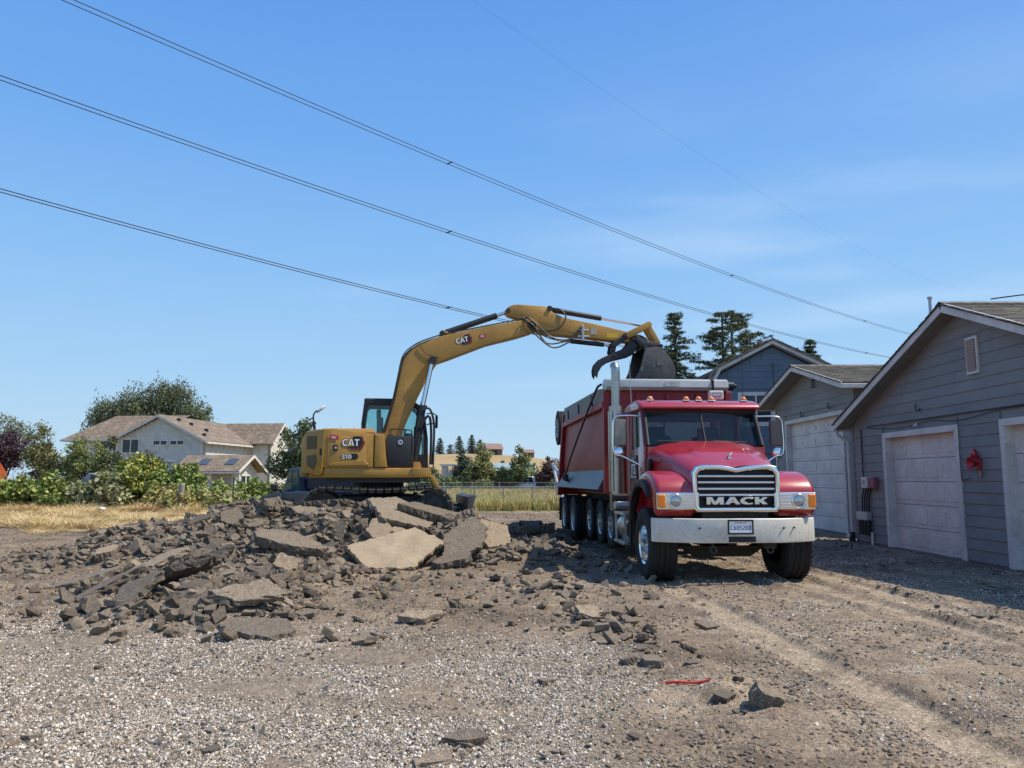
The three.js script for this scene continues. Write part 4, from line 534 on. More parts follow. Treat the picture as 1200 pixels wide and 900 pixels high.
  mesh('front_bracket', [P([[0.62, 0.94], [1.0, 0.94], [0.98, 1.12], [0.62, 1.12]], 0.9, 1.14), P([[0.95, 0.98], [1.05, 0.98], [1.2, 0.72], [1.1, 0.70]], 0.7, 1.05)], M.yellow, up2);
  // cab on the far side
  const cab = new THREE.Group(); cab.name = 'cab'; up2.add(cab);
  const z0 = -1.14, z1 = -0.22, so = [[-0.34, 1.1], [-0.40, 1.96], [-0.34, 2.50], [-0.28, 2.56], [0.70, 2.55], [0.84, 2.45], [0.95, 2.2], [1.01, 1.75], [1.02, 1.1]];
  const si = [[-0.27, 1.78], [-0.32, 1.96], [-0.27, 2.40], [-0.22, 2.45], [0.66, 2.44], [0.78, 2.36], [0.88, 2.12], [0.93, 1.75], [0.93, 1.40], [0.2, 1.40]];
  for (const z of [z0, z1]) mesh('cab_frame', [crease(prismZ(so, z, z + 0.07, 0.015, 2, [si.slice().reverse()]), 0.5)], M.black, cab);
  mesh('cab_roof', [span(-0.34, 0.72, 2.50, 2.60, z0, z1 + 0.07, 0.04)], M.black, cab);
  mesh('cab_body', [span(-0.36, 1.0, 1.1, 1.42, z0 + 0.02, z1 + 0.05, 0.02), span(-0.38, -0.3, 1.1, 1.95, z0 + 0.02, z1 + 0.05, 0.01)], M.catBlack, cab);
  for (const z of [z0 + 0.03, z1 + 0.035]) mesh('cab_glass', [prismZ(si, z, z + 0.005)], M.glass, cab);
  mesh('rear_glass', [span(-0.335, -0.33, 1.95, 2.48, z0 + 0.08, z1 - 0.02)], M.glass, cab);
  mesh('front_glass', [prismX([[z0 + 0.08, 1.45], [z1 - 0.01, 1.45], [z1 - 0.01, 2.45], [z0 + 0.08, 2.45]], 0, 0.006).rotateZ(0.12).translate(1.12, 0, 0)], M.glass, cab);
  mesh('cab_pillar', [rod([0.28, 1.4, z0 + 0.03], [0.30, 2.5, z0 + 0.03], 0.03), rod([0.22, 1.4, z1 + 0.03], [0.24, 2.5, z1 + 0.03], 0.03)], M.black, cab);
  mesh('seat', [rbox(0.5, 0.14, 0.46, 0.22, 1.55, -0.68, 0.05), rbox(0.14, 0.7, 0.46, 0.0, 1.88, -0.68, 0.05), rbox(0.1, 0.2, 0.28, -0.03, 2.3, -0.68, 0.04)], M.interior, cab);
  mesh('console', [rbox(0.4, 0.2, 0.1, 0.3, 1.72, -0.4, 0.03), rod([0.5, 1.75, -0.42], [0.54, 1.95, -0.42], 0.025), rbox(0.06, 0.24, 0.2, 0.75, 1.9, -0.35, 0.02)], M.interior, cab);
  mesh('cab_mirror', [tube([[0.98, 2.3, -0.3], [1.12, 2.3, -0.26], [1.18, 2.26, -0.24]], 0.012), rbox(0.05, 0.28, 0.16, 1.19, 2.12, -0.22, 0.03)], M.black, cab);
  mesh('cab_rail', [tube([[0.98, 2.05, -0.16], [1.1, 2.08, -0.16], [1.13, 1.95, -0.16], [1.13, 1.2, -0.16], [1.08, 1.15, -0.16]], 0.014)], M.black, cab);
  mesh('cab_light', [rbox(0.08, 0.08, 0.06, 0.95, 2.44, -0.3, 0.02), rod([0.9, 2.36, -0.3], [0.95, 2.42, -0.3], 0.012)], M.black, cab);
  // boom, stick and bucket
  const boom = mesh('boom', [P([[-0.10, 1.25], [0.06, 1.84], [0.26, 2.56], [0.43, 3.42], [0.50, 3.53], [0.59, 3.62], [0.76, 3.74], [0.98, 3.83], [1.27, 3.93], [2.22, 4.16], [3.03, 4.33], [3.16, 4.35], [3.26, 4.31], [3.31, 4.20], [3.28, 4.10], [3.20, 4.05], [2.87, 3.94], [2.22, 3.76], [1.39, 3.42], [1.17, 3.34], [1.08, 3.2], [1.0, 3.07], [0.78, 2.62], [0.53, 2.05], [0.38, 1.55], [0.30, 1.25], [0.1, 1.12]], -0.17, 0.17, 0.014)], M.yellow, up2);
  mesh('boom_pins', [rod([1.07, 3.37, -0.24], [1.07, 3.37, 0.24], 0.06, 0.06, 18), rod([3.19, 4.20, -0.24], [3.19, 4.20, 0.24], 0.085, 0.085, 20), rod([1.30, 3.97, -0.1], [1.30, 3.97, 0.1], 0.05), rod([0.10, 1.3, -0.3], [0.1, 1.3, 0.3], 0.08)], M.dirtyIron, boom);
  mesh('boom_boss', [rod([3.19, 4.20, 0.165], [3.19, 4.20, 0.20], 0.16, 0.16, 24), P([[1.22, 3.94], [1.30, 4.04], [1.38, 4.03], [1.44, 3.98]], -0.08, 0.08)], M.yellow, boom);
  mesh('hydraulic_line', [tube([[0.05, 1.84, 0.185], [0.155, 2.2, 0.185], [0.25, 2.55, 0.185], [0.33, 2.95, 0.185], [0.41, 3.37, 0.185], [0.49, 3.54, 0.185], [0.60, 3.645, 0.185], [0.76, 3.755, 0.18], [0.98, 3.85, 0.17], [1.28, 3.95, 0.16], [2.2, 4.17, 0.15], [3.0, 4.35, 0.15]], 0.014, 110, 6), tube([[0.09, 1.84, 0.185], [0.19, 2.2, 0.185], [0.285, 2.55, 0.185], [0.365, 2.95, 0.185], [0.445, 3.36, 0.185], [0.52, 3.52, 0.185], [0.62, 3.61, 0.185]], 0.012, 60, 6), tube([[0.78, 3.70, 0.19], [0.95, 3.52, 0.19], [1.2, 3.44, 0.19]], 0.008, 20, 6)], M.catBlack, boom);
  for (const s of [-1, 1]) { const c = mesh('boom_cylinder', [rod([0.70, 1.16, s * 0.30], [0.865, 2.42, s * 0.27], 0.075, 0.075, 18)], M.catBlack, up2); mesh('piston_rod', [rod([0.865, 2.40, s * 0.27], [1.05, 3.34, s * 0.24], 0.045, 0.045, 16)], M.chrome, c); mesh('rod_eye', [rod([1.06, 3.37, s * 0.19], [1.06, 3.37, s * 0.29], 0.085, 0.085, 18)], M.catBlack, c); }
  mesh('cylinder_mount', [P([[0.55, 0.95], [0.9, 0.95], [0.82, 1.25], [0.6, 1.25]], -0.4, 0.4)], M.yellow, up2);
  mesh('boom_hose', [tube([[0.80, 1.95, 0.42], [0.98, 2.2, 0.38], [1.04, 1.9, 0.36], [1.03, 1.2, 0.4]], 0.028, 30), tube([[0.84, 2.3, 0.36], [1.0, 2.35, 0.34], [1.1, 2.0, 0.34], [1.08, 1.2, 0.36]], 0.024, 30), tube([[0.6, 1.2, 0.35], [0.72, 1.7, 0.4], [0.8, 2.2, 0.36]], 0.028, 30)], M.hose, up2);
  { const c = mesh('stick_cylinder', [rod([1.35, 4.02, 0], [2.45, 4.43, 0], 0.065, 0.065, 18), rod([1.28, 3.99, -0.06], [1.28, 3.99, 0.06], 0.07)], M.catBlack, up2); mesh('piston_rod', [rod([2.42, 4.42, 0], [2.68, 4.52, 0], 0.035, 0.035, 14)], M.chrome, c); }
  const stick = mesh('stick', [P([[2.62, 4.5], [2.65, 4.57], [2.72, 4.63], [2.82, 4.665], [2.92, 4.67], [3.52, 4.65], [3.62, 4.57], [3.72, 4.50], [3.95, 4.41], [4.67, 4.29], [5.35, 4.15], [5.54, 4.09], [5.60, 4.02], [5.56, 3.94], [5.45, 3.91], [4.96, 3.94], [4.38, 3.99], [3.8, 4.02], [3.42, 4.05], [3.27, 4.06], [3.10, 4.16], [3.08, 4.28], [2.86, 4.37], [2.70, 4.42]], -0.13, 0.13, 0.012)], M.yellow, up2);
  mesh('stick_pins', [rod([2.68, 4.52, -0.17], [2.68, 4.52, 0.17], 0.05), rod([3.60, 4.60, -0.15], [3.60, 4.60, 0.15], 0.05), rod([5.50, 4.0, -0.22], [5.50, 4.0, 0.22], 0.055), rod([5.30, 4.06, -0.2], [5.30, 4.06, 0.2], 0.045)], M.dirtyIron, stick);
  mesh('stick_sticker', [span(4.52, 4.66, 4.06, 4.2, 0.13, 0.134)], std([0.4, 0.36, 0.3]), stick);
  mesh('stick_panel', [span(4.88, 5.14, 4.00, 4.10, 0.13, 0.134)], std([0.62, 0.42, 0.02], { roughness: 0.5 }), stick);
  mesh('stick_clamp', [span(4.30, 4.36, 3.90, 4.25, 0.13, 0.2, 0.01), span(4.20, 4.48, 3.98, 4.02, 0.14, 0.19, 0.01), span(4.22, 4.46, 4.12, 4.16, 0.14, 0.19, 0.01)], M.galv, stick);
  mesh('stick_hose', [tube([[3.0, 4.30, 0.2], [3.1, 4.36, 0.24], [3.3, 4.2, 0.26], [3.6, 3.96, 0.24], [4.0, 3.92, 0.2], [4.3, 4.2, 0.2]], 0.018, 50, 6), tube([[3.05, 4.27, 0.22], [3.2, 4.2, 0.27], [3.5, 3.82, 0.26], [3.9, 3.86, 0.22], [4.1, 3.93, 0.18]], 0.018, 50, 6), tube([[3.1, 4.22, 0.22], [3.3, 3.95, 0.28], [3.65, 3.72, 0.26], [4.0, 3.85, 0.2], [4.15, 3.93, 0.16]], 0.018, 50, 6), tube([[3.0, 4.38, 0.16], [3.3, 4.12, 0.2], [3.75, 4.14, 0.2], [3.95, 4.4, 0.18], [3.85, 4.58, 0.14], [3.68, 4.62, 0.1]], 0.017, 50, 6), tube([[3.05, 4.34, 0.18], [3.4, 4.0, 0.24], [3.9, 3.88, 0.22], [4.25, 4.05, 0.2]], 0.016, 40, 6)], std([0.05, 0.045, 0.04], { roughness: 0.4 }), stick);
  { const c = mesh('bucket_cylinder', [rod([3.58, 4.615, 0], [4.80, 4.455, 0], 0.062, 0.058, 18), rod([3.62, 4.61, -0.06], [3.62, 4.61, 0.06], 0.075)], M.catBlack, up2); mesh('piston_rod', [rod([4.78, 4.455, 0], [5.80, 4.32, 0], 0.032, 0.032, 14)], M.chrome, c); }
  { const c = mesh('thumb_cylinder', [rod([4.10, 3.92, 0], [4.85, 3.86, 0], 0.055, 0.05, 16)], M.catBlack, up2); mesh('piston_rod', [rod([4.83, 3.86, 0], [5.10, 3.82, 0], 0.026, 0.026, 12)], M.chrome, c); }
  const capsule = (a, b, r) => { const d = Math.atan2(b[1] - a[1], b[0] - a[0]), o = []; for (let i = 0; i <= 8; i++) { const t = d + Math.PI / 2 + i / 8 * Math.PI; o.push([a[0] + Math.cos(t) * r, a[1] + Math.sin(t) * r]); } for (let i = 0; i <= 8; i++) { const t = d - Math.PI / 2 + i / 8 * Math.PI; o.push([b[0] + Math.cos(t) * r, b[1] + Math.sin(t) * r]); } return o; };
  for (const s of [-1, 1]) { mesh('linkage', [P(capsule([5.38, 4.07], [5.84, 4.31], 0.07), s * 0.18 - 0.03, s * 0.18 + 0.03, 0.006), P(capsule([5.84, 4.31], [6.06, 3.93], 0.06), s * 0.10 - 0.04, s * 0.10 + 0.04, 0.006)], M.yellow, up2); mesh('thumb_link', [P(capsule([5.02, 3.70], [5.06, 3.86], 0.055), s * 0.12 - 0.02, s * 0.12 + 0.02, 0.004), P(capsule([5.05, 3.84], [5.34, 4.05], 0.06), s * 0.15 - 0.02, s * 0.15 + 0.02, 0.004)], M.catBlack, up2); }
  const thumbOut = [[5.50, 4.10], [5.66, 4.08], [5.80, 4.02], [5.86, 3.92], [5.78, 3.88], [5.66, 3.86], [5.56, 3.78], [5.50, 3.66], [5.42, 3.60], [5.11, 3.52], [4.90, 3.45], [4.76, 3.35], [4.68, 3.22], [4.655, 3.10], [4.61, 3.16], [4.60, 3.28], [4.63, 3.40], [4.75, 3.53], [4.99, 3.65], [5.28, 3.77], [5.38, 3.88], [5.42, 4.02]];
  const thumb = mesh('thumb', [-0.15, 0.09].map(z => P(thumbOut, z, z + 0.06, 0.008)).concat([rod([5.05, 3.62, -0.16], [5.05, 3.62, 0.16], 0.04), rod([5.42, 3.8, -0.16], [5.42, 3.8, 0.16], 0.05), span(4.8, 5.0, 3.5, 3.56, -0.1, 0.1)]), M.catBlack, up2); thumb.userData.label = 'black hooked thumb claw';
  mesh('coupler', [P([[5.44, 4.04], [5.56, 4.06], [5.74, 3.93], [6.06, 3.93], [6.13, 3.84], [6.10, 3.76], [5.98, 3.74], [5.72, 3.75], [5.62, 3.82]], -0.22, -0.14), P([[5.44, 4.04], [5.56, 4.06], [5.74, 3.93], [6.06, 3.93], [6.13, 3.84], [6.10, 3.76], [5.98, 3.74], [5.72, 3.75], [5.62, 3.82]], 0.14, 0.22), rod([5.72, 3.80, -0.3], [5.72, 3.80, 0.3], 0.045), rod([6.08, 3.82, -0.3], [6.08, 3.82, 0.3], 0.045)], M.catBlack, up2);
  // bucket: side plates, curved back and teeth
  const bucket = new THREE.Group(); bucket.name = 'bucket'; up2.add(bucket);
  const sp = new THREE.SplineCurve([[5.66, 3.74], [5.95, 3.77], [6.12, 3.68], [6.28, 3.46], [6.35, 3.22], [6.27, 2.98], [6.05, 2.84], [5.75, 2.86]].map(p => new THREE.Vector2(...p))).getPoints(28).map(p => [p.x, p.y]);
  for (const s of [-1, 1]) mesh('side_plate', [P([...sp, [5.36, 2.92], [5.55, 3.30]], s * 0.42 - 0.016, s * 0.42 + 0.016, 0.004)], M.steelWorn, bucket);
  mesh('shell', [sheet(28, 1, (u, v) => { const p = sp[Math.round(u * 28)]; return [p[0], p[1], lerp(-0.41, 0.41, v)]; }), sheet(28, 1, (u, v) => { const p = sp[Math.round(u * 28)]; return [p[0] + 0.012, p[1] + 0.01, lerp(-0.43, 0.43, v)]; })], M.steelWorn, bucket);
  mesh('lip', [P([[5.36, 2.90], [5.80, 2.84], [5.80, 2.87], [5.38, 2.94]], -0.44, 0.44)], M.steelWorn, bucket);
  for (let i = 0; i < 4; i++) mesh('tooth', [P([[5.10, 2.93], [5.38, 2.96], [5.38, 2.88]], -0.42 + i * 0.26, -0.34 + i * 0.26, 0.006)], M.steelWorn, bucket);
  mesh('wear_strip', [P([[5.50, 3.22], [5.55, 3.32], [5.62, 3.36], [5.58, 3.2]], 0.43, 0.45), span(5.92, 6.06, 3.36, 3.48, 0.43, 0.442)], M.trackSteel, bucket);
  // prints
  const dark = '#1b1c1f';
  decal('brand_print', 0.46, 0.28, print(0.46, 0.28, 700, (k, w, h) => { k.fillStyle = '#7e1f22'; k.beginPath(); k.moveTo(w * 0.55, 8); k.lineTo(w * 0.86, 8); k.lineTo(w * 0.99, h * 0.5); k.lineTo(w * 0.86, h - 8); k.lineTo(w * 0.40, h - 8); k.closePath(); k.fill(); k.fillStyle = dark; k.beginPath(); k.moveTo(w * 0.5, 8); k.lineTo(w * 0.78, 8); k.lineTo(w * 0.9, h * 0.5); k.lineTo(w * 0.74, h - 28); k.lineTo(w * 0.3, h - 28); k.closePath(); k.fill(); k.font = 'bold 128px sans-serif'; k.lineWidth = 14; k.strokeStyle = dark; k.strokeText('CAT', 12, 138, w * 0.78); k.fillStyle = '#f3f1ea'; k.fillText('CAT', 12, 138, w * 0.78); k.fillStyle = '#c39a2c'; k.beginPath(); k.moveTo(w * 0.3, 140); k.lineTo(w * 0.42, 105); k.lineTo(w * 0.54, 140); k.fill(); }), panel, [-0.50, 1.595, 1.152], [0, 0, 0], { roughness: 0.5 });
  decal('model_print', 0.34, 0.13, print(0.34, 0.13, 800, (k, w, h) => { k.fillStyle = dark; k.beginPath(); k.moveTo(w * 0.55, 6); k.lineTo(w * 0.9, 6); k.lineTo(w * 0.99, h / 2); k.lineTo(w * 0.9, h - 6); k.lineTo(w * 0.55, h - 6); k.fill(); k.font = 'bold 92px sans-serif'; k.lineWidth = 12; k.strokeStyle = dark; k.strokeText('310', 14, 86, w * 0.72); k.fillStyle = '#eceae4'; k.fillText('310', 14, 86, w * 0.72); }), panel, [-0.56, 1.335, 1.152], [0, 0, 0], { roughness: 0.5 });
  const nc = print(0.16, 0.09, 800, (k, w, h) => { k.fillStyle = '#b3262e'; k.fillRect(0, 0, w, h); k.fillStyle = '#f0e8e4'; k.font = 'bold 56px sans-serif'; k.textAlign = 'center'; k.fillText('NC', w / 2, 56); });
  decal('company_print', 0.16, 0.09, nc, panel, [-0.86, 1.70, 1.155], [0, 0, -0.05]);
  const cat2 = print(0.40, 0.24, 700, (k, w, h) => { k.fillStyle = '#7e1f22'; k.beginPath(); k.moveTo(w * 0.6, 6); k.lineTo(w * 0.88, 6); k.lineTo(w * 0.99, h * 0.5); k.lineTo(w * 0.88, h - 6); k.lineTo(w * 0.4, h - 6); k.fill(); k.fillStyle = dark; k.beginPath(); k.moveTo(w * 0.6, 6); k.lineTo(w * 0.8, 6); k.lineTo(w * 0.9, h * 0.5); k.lineTo(w * 0.76, h - 24); k.lineTo(w * 0.3, h - 24); k.fill(); k.font = 'bold 112px sans-serif'; k.lineWidth = 12; k.strokeStyle = dark; k.strokeText('CAT', 10, 118, w * 0.78); k.fillStyle = '#f3f1ea'; k.fillText('CAT', 10, 118, w * 0.78); });
  decal('brand_print', 0.38, 0.23, cat2, boom, [1.72, 3.84, 0.174], [0, 0, 0.26]);
  decal('company_print', 0.14, 0.08, nc, boom, [2.12, 3.94, 0.174], [0, 0, 0.26]);
}
console.log('excavator done');

// ---------------------------------------------------------------- buildings
// one lap-siding plank on a wall whose outside faces -x; the four corners are given along z
function plankGeo(zb0, zb1, zt0, zt1, y0, y1) {
  const o = 0.026, i = 0.008, p = [[-o, y0, zb0], [-o, y0, zb1], [-i, y1, zt1], [-i, y1, zt0], [0.004, y0, zb0], [0.004, y0, zb1], [0.004, y1, zt1], [0.004, y1, zt0]];
  const q = [[0, 1, 2, 3], [4, 7, 6, 5], [0, 4, 5, 1], [3, 2, 6, 7], [0, 3, 7, 4], [1, 5, 6, 2]], v = []; for (const [a, b, c, d] of q) for (const k of [a, b, c, a, c, d]) v.push(...p[k]);
  const g = new THREE.BufferGeometry(); g.setAttribute('position', new THREE.Float32BufferAttribute(v, 3)); g.computeVertexNormals(); return boxUV(g);
}
// planks for a gable wall at x = 0 running from z = a to b with openings [z0, z1, y0, y1]; top(z) is the height under the roof
function planks(parent, a, b, exposure, eave, peak, mats, openings, rnd, limit) {
  const mid = (a + b) / 2, half = (b - a) / 2, reach = y => y <= eave ? half : half * (1 - (y - eave) / (peak - eave));
  for (let y = 0.06, k = 0; y < peak - 0.05; y += exposure, k++) {
    const y1 = Math.min(y + exposure + 0.02, peak - 0.01), rb = reach(y), rt = Math.max(reach(y1), 0.01); let runs = [[mid - rb, mid + rb]];
    for (const [z0, z1, o0, o1] of openings) if (y < o1 - 0.02 && y1 > o0 + 0.02) runs = runs.flatMap(([s, e]) => [[s, Math.min(e, z0)], [Math.max(s, z1), e]].filter(([p, q]) => q - p > 0.03));
    for (const [s, e] of runs) { const ts = s === mid - rb ? mid - rt : s, te = e === mid + rb ? mid + rt : e; if (te - ts < 0.02) continue; const cuts = [s]; let p = s + 1.2 + rnd() * 2.6; while (p < e - 1) { cuts.push(p); p += 3.66; } cuts.push(e); for (let i = 0; i < cuts.length - 1; i++) { const l = i === 0 ? ts : cuts[i] + 0.0015, r = i === cuts.length - 2 ? te : cuts[i + 1] - 0.0015; if (r - l < 0.01) continue; mesh('plank', plankGeo(Math.min(cuts[i], l) === l ? l : cuts[i] + (i ? 0.0015 : 0), i === cuts.length - 2 ? e : r, l, r, y, y1), mats[Math.floor(rnd() * mats.length)], parent, true); } }
  }
}
// a sectional door facing -x, with raised panels
function sectionalDoor(parent, z0, z1, h, x, rows, cols) {
  const d = new THREE.Group(); d.name = 'garage_door'; parent.add(d); const sh = h / rows, rnd = seeded(Math.round(z0 * 100));
  for (let i = 0; i < rows; i++) { mesh('door_section', [rbox(0.045, sh - 0.008, z1 - z0, x, sh * (i + 0.5) + 0.02, (z0 + z1) / 2, 0.006, 1)], M.door, d); for (let j = 0; j < cols; j++) { const w = (z1 - z0) / cols, zc = z0 + w * (j + 0.5), pw = w * 0.74, ph = sh * 0.62, yc = sh * (i + 0.5) + 0.02; mesh('door_panel', [prismX([[zc - pw / 2, yc - ph / 2], [zc + pw / 2, yc - ph / 2], [zc + pw / 2, yc + ph / 2], [zc - pw / 2, yc + ph / 2]], x - 0.032, x - 0.018, 0.006, 1)], M.door, d); } }
  return d;
}
// roof slab following a slope line in (z, y), from x0 to x1
function slopeSlab(a, b, th, x0, x1) { const dx = b[0] - a[0], dy = b[1] - a[1], L = Math.hypot(dx, dy), n = [-dy / L * th, dx / L * th]; const s = n[1] > 0 ? 1 : -1; return prismX([[a[0], a[1]], [b[0], b[1]], [b[0] + s * n[0], b[1] + s * n[1]], [a[0] + s * n[0], a[1] + s * n[1]]], x0, x1); }
// courses of shingles lying on a slope from eave a to ridge b (points in (z, y)); one mesh for all
function shingles(a, b, x0, x1, rnd, course = 0.145, tab = 0.30) {
  const L = Math.hypot(b[0] - a[0], b[1] - a[1]), n = Math.floor(L / course), ux = (b[0] - a[0]) / L, uy = (b[1] - a[1]) / L, s = -ux > 0 ? 1 : -1, nx = -uy * -s, ny = Math.abs(ux), out = [];
  for (let i = 0; i < n; i++) { const d = i * course; let x = x0 + (i % 2) * tab * 0.5 - tab * rnd(); while (x < x1) { const w = tab * (0.7 + 0.6 * rnd()), xa = Math.max(x, x0), xb = Math.min(x + w - 0.006, x1); x += w; if (xb - xa < 0.03) continue; const t = 0.012 + 0.008 * rnd(), l = course * 1.5; const P = (q, h) => [a[0] + ux * q + nx * h, a[1] + uy * q + ny * h]; const q0 = P(d - 0.01 * rnd(), 0.004), q1 = P(d - 0.01, 0.004 + t), q2 = P(Math.min(d + l, L), 0.006), q3 = P(Math.min(d + l, L), 0.002); const v = []; const quad = (p, q, r, u) => v.push(...p, ...q, ...r, ...p, ...r, ...u); const A = q => [xa, q[1], q[0]], B = q => [xb, q[1], q[0]]; quad(A(q0), B(q0), B(q1), A(q1)); quad(A(q1), B(q1), B(q2), A(q2)); quad(A(q0), A(q1), A(q2), A(q3)); quad(B(q0), B(q3), B(q2), B(q1)); out.push(v); } }
  const all = []; for (const v of out) for (const q of v) all.push(q);
  const g = new THREE.BufferGeometry(); g.setAttribute('position', new THREE.Float32BufferAttribute(all, 3)); const c = []; for (const v of out) { const k = 0.68 + 0.5 * rnd(), m = rnd() < 0.2 ? [1.05, 1.1, 0.8] : [1, 1, 1]; for (let i = 0; i < v.length / 3; i++) c.push(k * m[0], k * m[1], k * m[2]); } g.setAttribute('color', new THREE.Float32BufferAttribute(c, 3)); g.computeVertexNormals(); return boxUV(g);
}
M.shingleTabs = std([0.185, 0.168, 0.140], { roughness: 0.95, vertexColors: true, map: rep(T.grit, 2.5) });
// garage with its gable facing the yard; everything in its own axes, wall face at x = 0, ridge at z = 0
function garage(name, label, pos, o) {
  const g = thing(name, label, 'garage', pos), rnd = seeded(o.seed), { half, eave, peak, depth, over, side } = o, sl = (peak - eave) / (half + side), wallTop = z => peak - 0.12 - sl * Math.abs(z);
  const wall = new THREE.Group(); wall.name = 'front_wall'; g.add(wall);
  const spans = []; let z = -half; for (const d of [...o.doors].sort((p, q) => p[0] - q[0])) { spans.push([z, d[0], 0, wallTop(half)]); spans.push([d[0], d[1], d[2], wallTop(half)]); z = d[1]; } spans.push([z, half, 0, wallTop(half)]);
  mesh('sheathing', spans.filter(s => s[1] - s[0] > 0.02).map(([a, b, y0, y1]) => span(0.005, 0.14, y0, y1, a, b)).concat([prismX([[-half, wallTop(half)], [half, wallTop(half)], [0, wallTop(0)]], 0.005, 0.14)]), o.mats[0], wall);
  planks(wall, -half, half, o.exposure, wallTop(half), wallTop(0) + 0.03, o.mats, o.doors.map(d => [d[0] - 0.11, d[1] + 0.11, 0, d[2] + 0.1]).concat(o.holes ?? []), rnd);
  mesh('corner_board', [span(-0.036, 0.0, 0.04, wallTop(half) - 0.02, half - 0.09, half + 0.02), span(-0.036, 0.0, 0.04, wallTop(half) - 0.02, -half - 0.02, -half + 0.09)], o.mats[1] ?? o.mats[0], wall);
  mesh('side_wall', [span(0.14, depth, 0, wallTop(half), -half, -half + 0.14)], o.mats[0], g); mesh('side_wall', [span(0.14, depth, 0, wallTop(half), half - 0.14, half)], o.mats[0], g);
  mesh('rear_wall', [span(depth - 0.14, depth, 0, wallTop(half), -half + 0.14, half - 0.14), prismX([[-half, wallTop(half)], [half, wallTop(half)], [0, wallTop(0)]], depth - 0.14, depth)], o.mats[0], g);
  const roof = new THREE.Group(); roof.name = 'roof'; g.add(roof); const E = half + side;
  for (const s of [-1, 1]) {
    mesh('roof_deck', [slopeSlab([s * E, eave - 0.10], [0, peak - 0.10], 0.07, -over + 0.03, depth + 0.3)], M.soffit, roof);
    mesh('fascia', [slopeSlab([s * (E + 0.01), eave - 0.17], [0, peak - 0.17], 0.17, -over, -over + 0.028)], M.trim, roof);
    const sh = mesh('shingles', shingles([s * (E + 0.03), eave - 0.02], [0, peak - 0.015], -over - 0.03, depth + 0.3, rnd), M.shingleTabs, roof, true); sh.userData.kind = 'stuff';
    mesh('drip_edge', [slopeSlab([s * (E + 0.03), eave - 0.035], [0, peak - 0.03], 0.012, -over - 0.03, depth + 0.3)], M.black, roof);
    mesh('gutter', [span(-over, depth + 0.25, eave - 0.18, eave - 0.065, s > 0 ? E + 0.015 : -E - 0.12, s > 0 ? E + 0.12 : -E - 0.015, 0.012)], M.trim, roof);
  }
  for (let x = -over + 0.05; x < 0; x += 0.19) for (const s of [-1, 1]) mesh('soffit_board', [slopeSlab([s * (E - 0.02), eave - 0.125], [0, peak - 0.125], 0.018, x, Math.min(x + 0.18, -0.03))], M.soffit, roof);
  mesh('ridge_cap', Array.from({ length: Math.floor((depth + over) / 0.2) }, (_, i) => prismX([[-0.14, peak - 0.045], [0, peak + 0.018], [0.14, peak - 0.045], [0.14, peak - 0.03], [0, peak + 0.034], [-0.14, peak - 0.03]], -over - 0.02 + i * 0.2, -over + 0.2 + i * 0.2)), M.shingle, roof);
  for (const [z0, z1, h, rows, cols] of o.doors) {
    const f = new THREE.Group(); f.name = 'door_frame'; g.add(f);
    mesh('jamb', [span(-0.05, 0.19, 0.0, h, z0 - 0.02, z0 + 0.02, 0.004)], M.trim, f); mesh('jamb', [span(-0.05, 0.19, 0.0, h, z1 - 0.02, z1 + 0.02, 0.004)], M.trim, f); mesh('header', [span(-0.05, 0.19, h - 0.02, h + 0.02, z0 - 0.02, z1 + 0.02, 0.004)], M.trim, f);
    mesh('casing', [span(-0.045, 0.0, 0.02, h + 0.1, z0 - 0.11, z0 - 0.02, 0.004)], M.trim, f); mesh('casing', [span(-0.045, 0.0, 0.02, h + 0.1, z1 + 0.02, z1 + 0.11, 0.004)], M.trim, f); mesh('casing', [span(-0.048, 0.0, h + 0.02, h + 0.1, z0 - 0.02, z1 + 0.02, 0.004)], M.trim, f);
    sectionalDoor(g, z0 + 0.02, z1 - 0.02, h - 0.03, 0.15, rows, cols);
  }
  mesh('floor_slab', [span(-0.06, depth, -0.15, 0.035, -half - 0.02, half + 0.02)], std([0.22, 0.20, 0.18], { roughness: 0.95, map: rep(T.grit, 0.8) }), g);
  return g;
}
const nearGarage = garage('garage', 'nearest blue grey garage with a louvred gable vent and two white doors', [8.4, 0, -14.13], { seed: 5, half: 4.83, side: 0.23, eave: 2.88, peak: 4.80, depth: 8.5, over: 0.38, exposure: 0.205, mats: [M.siding, M.sidingB], doors: [[-3.15, -0.40, 2.45, 5, 4], [1.05, 3.8, 2.45, 5, 4]], holes: [] });
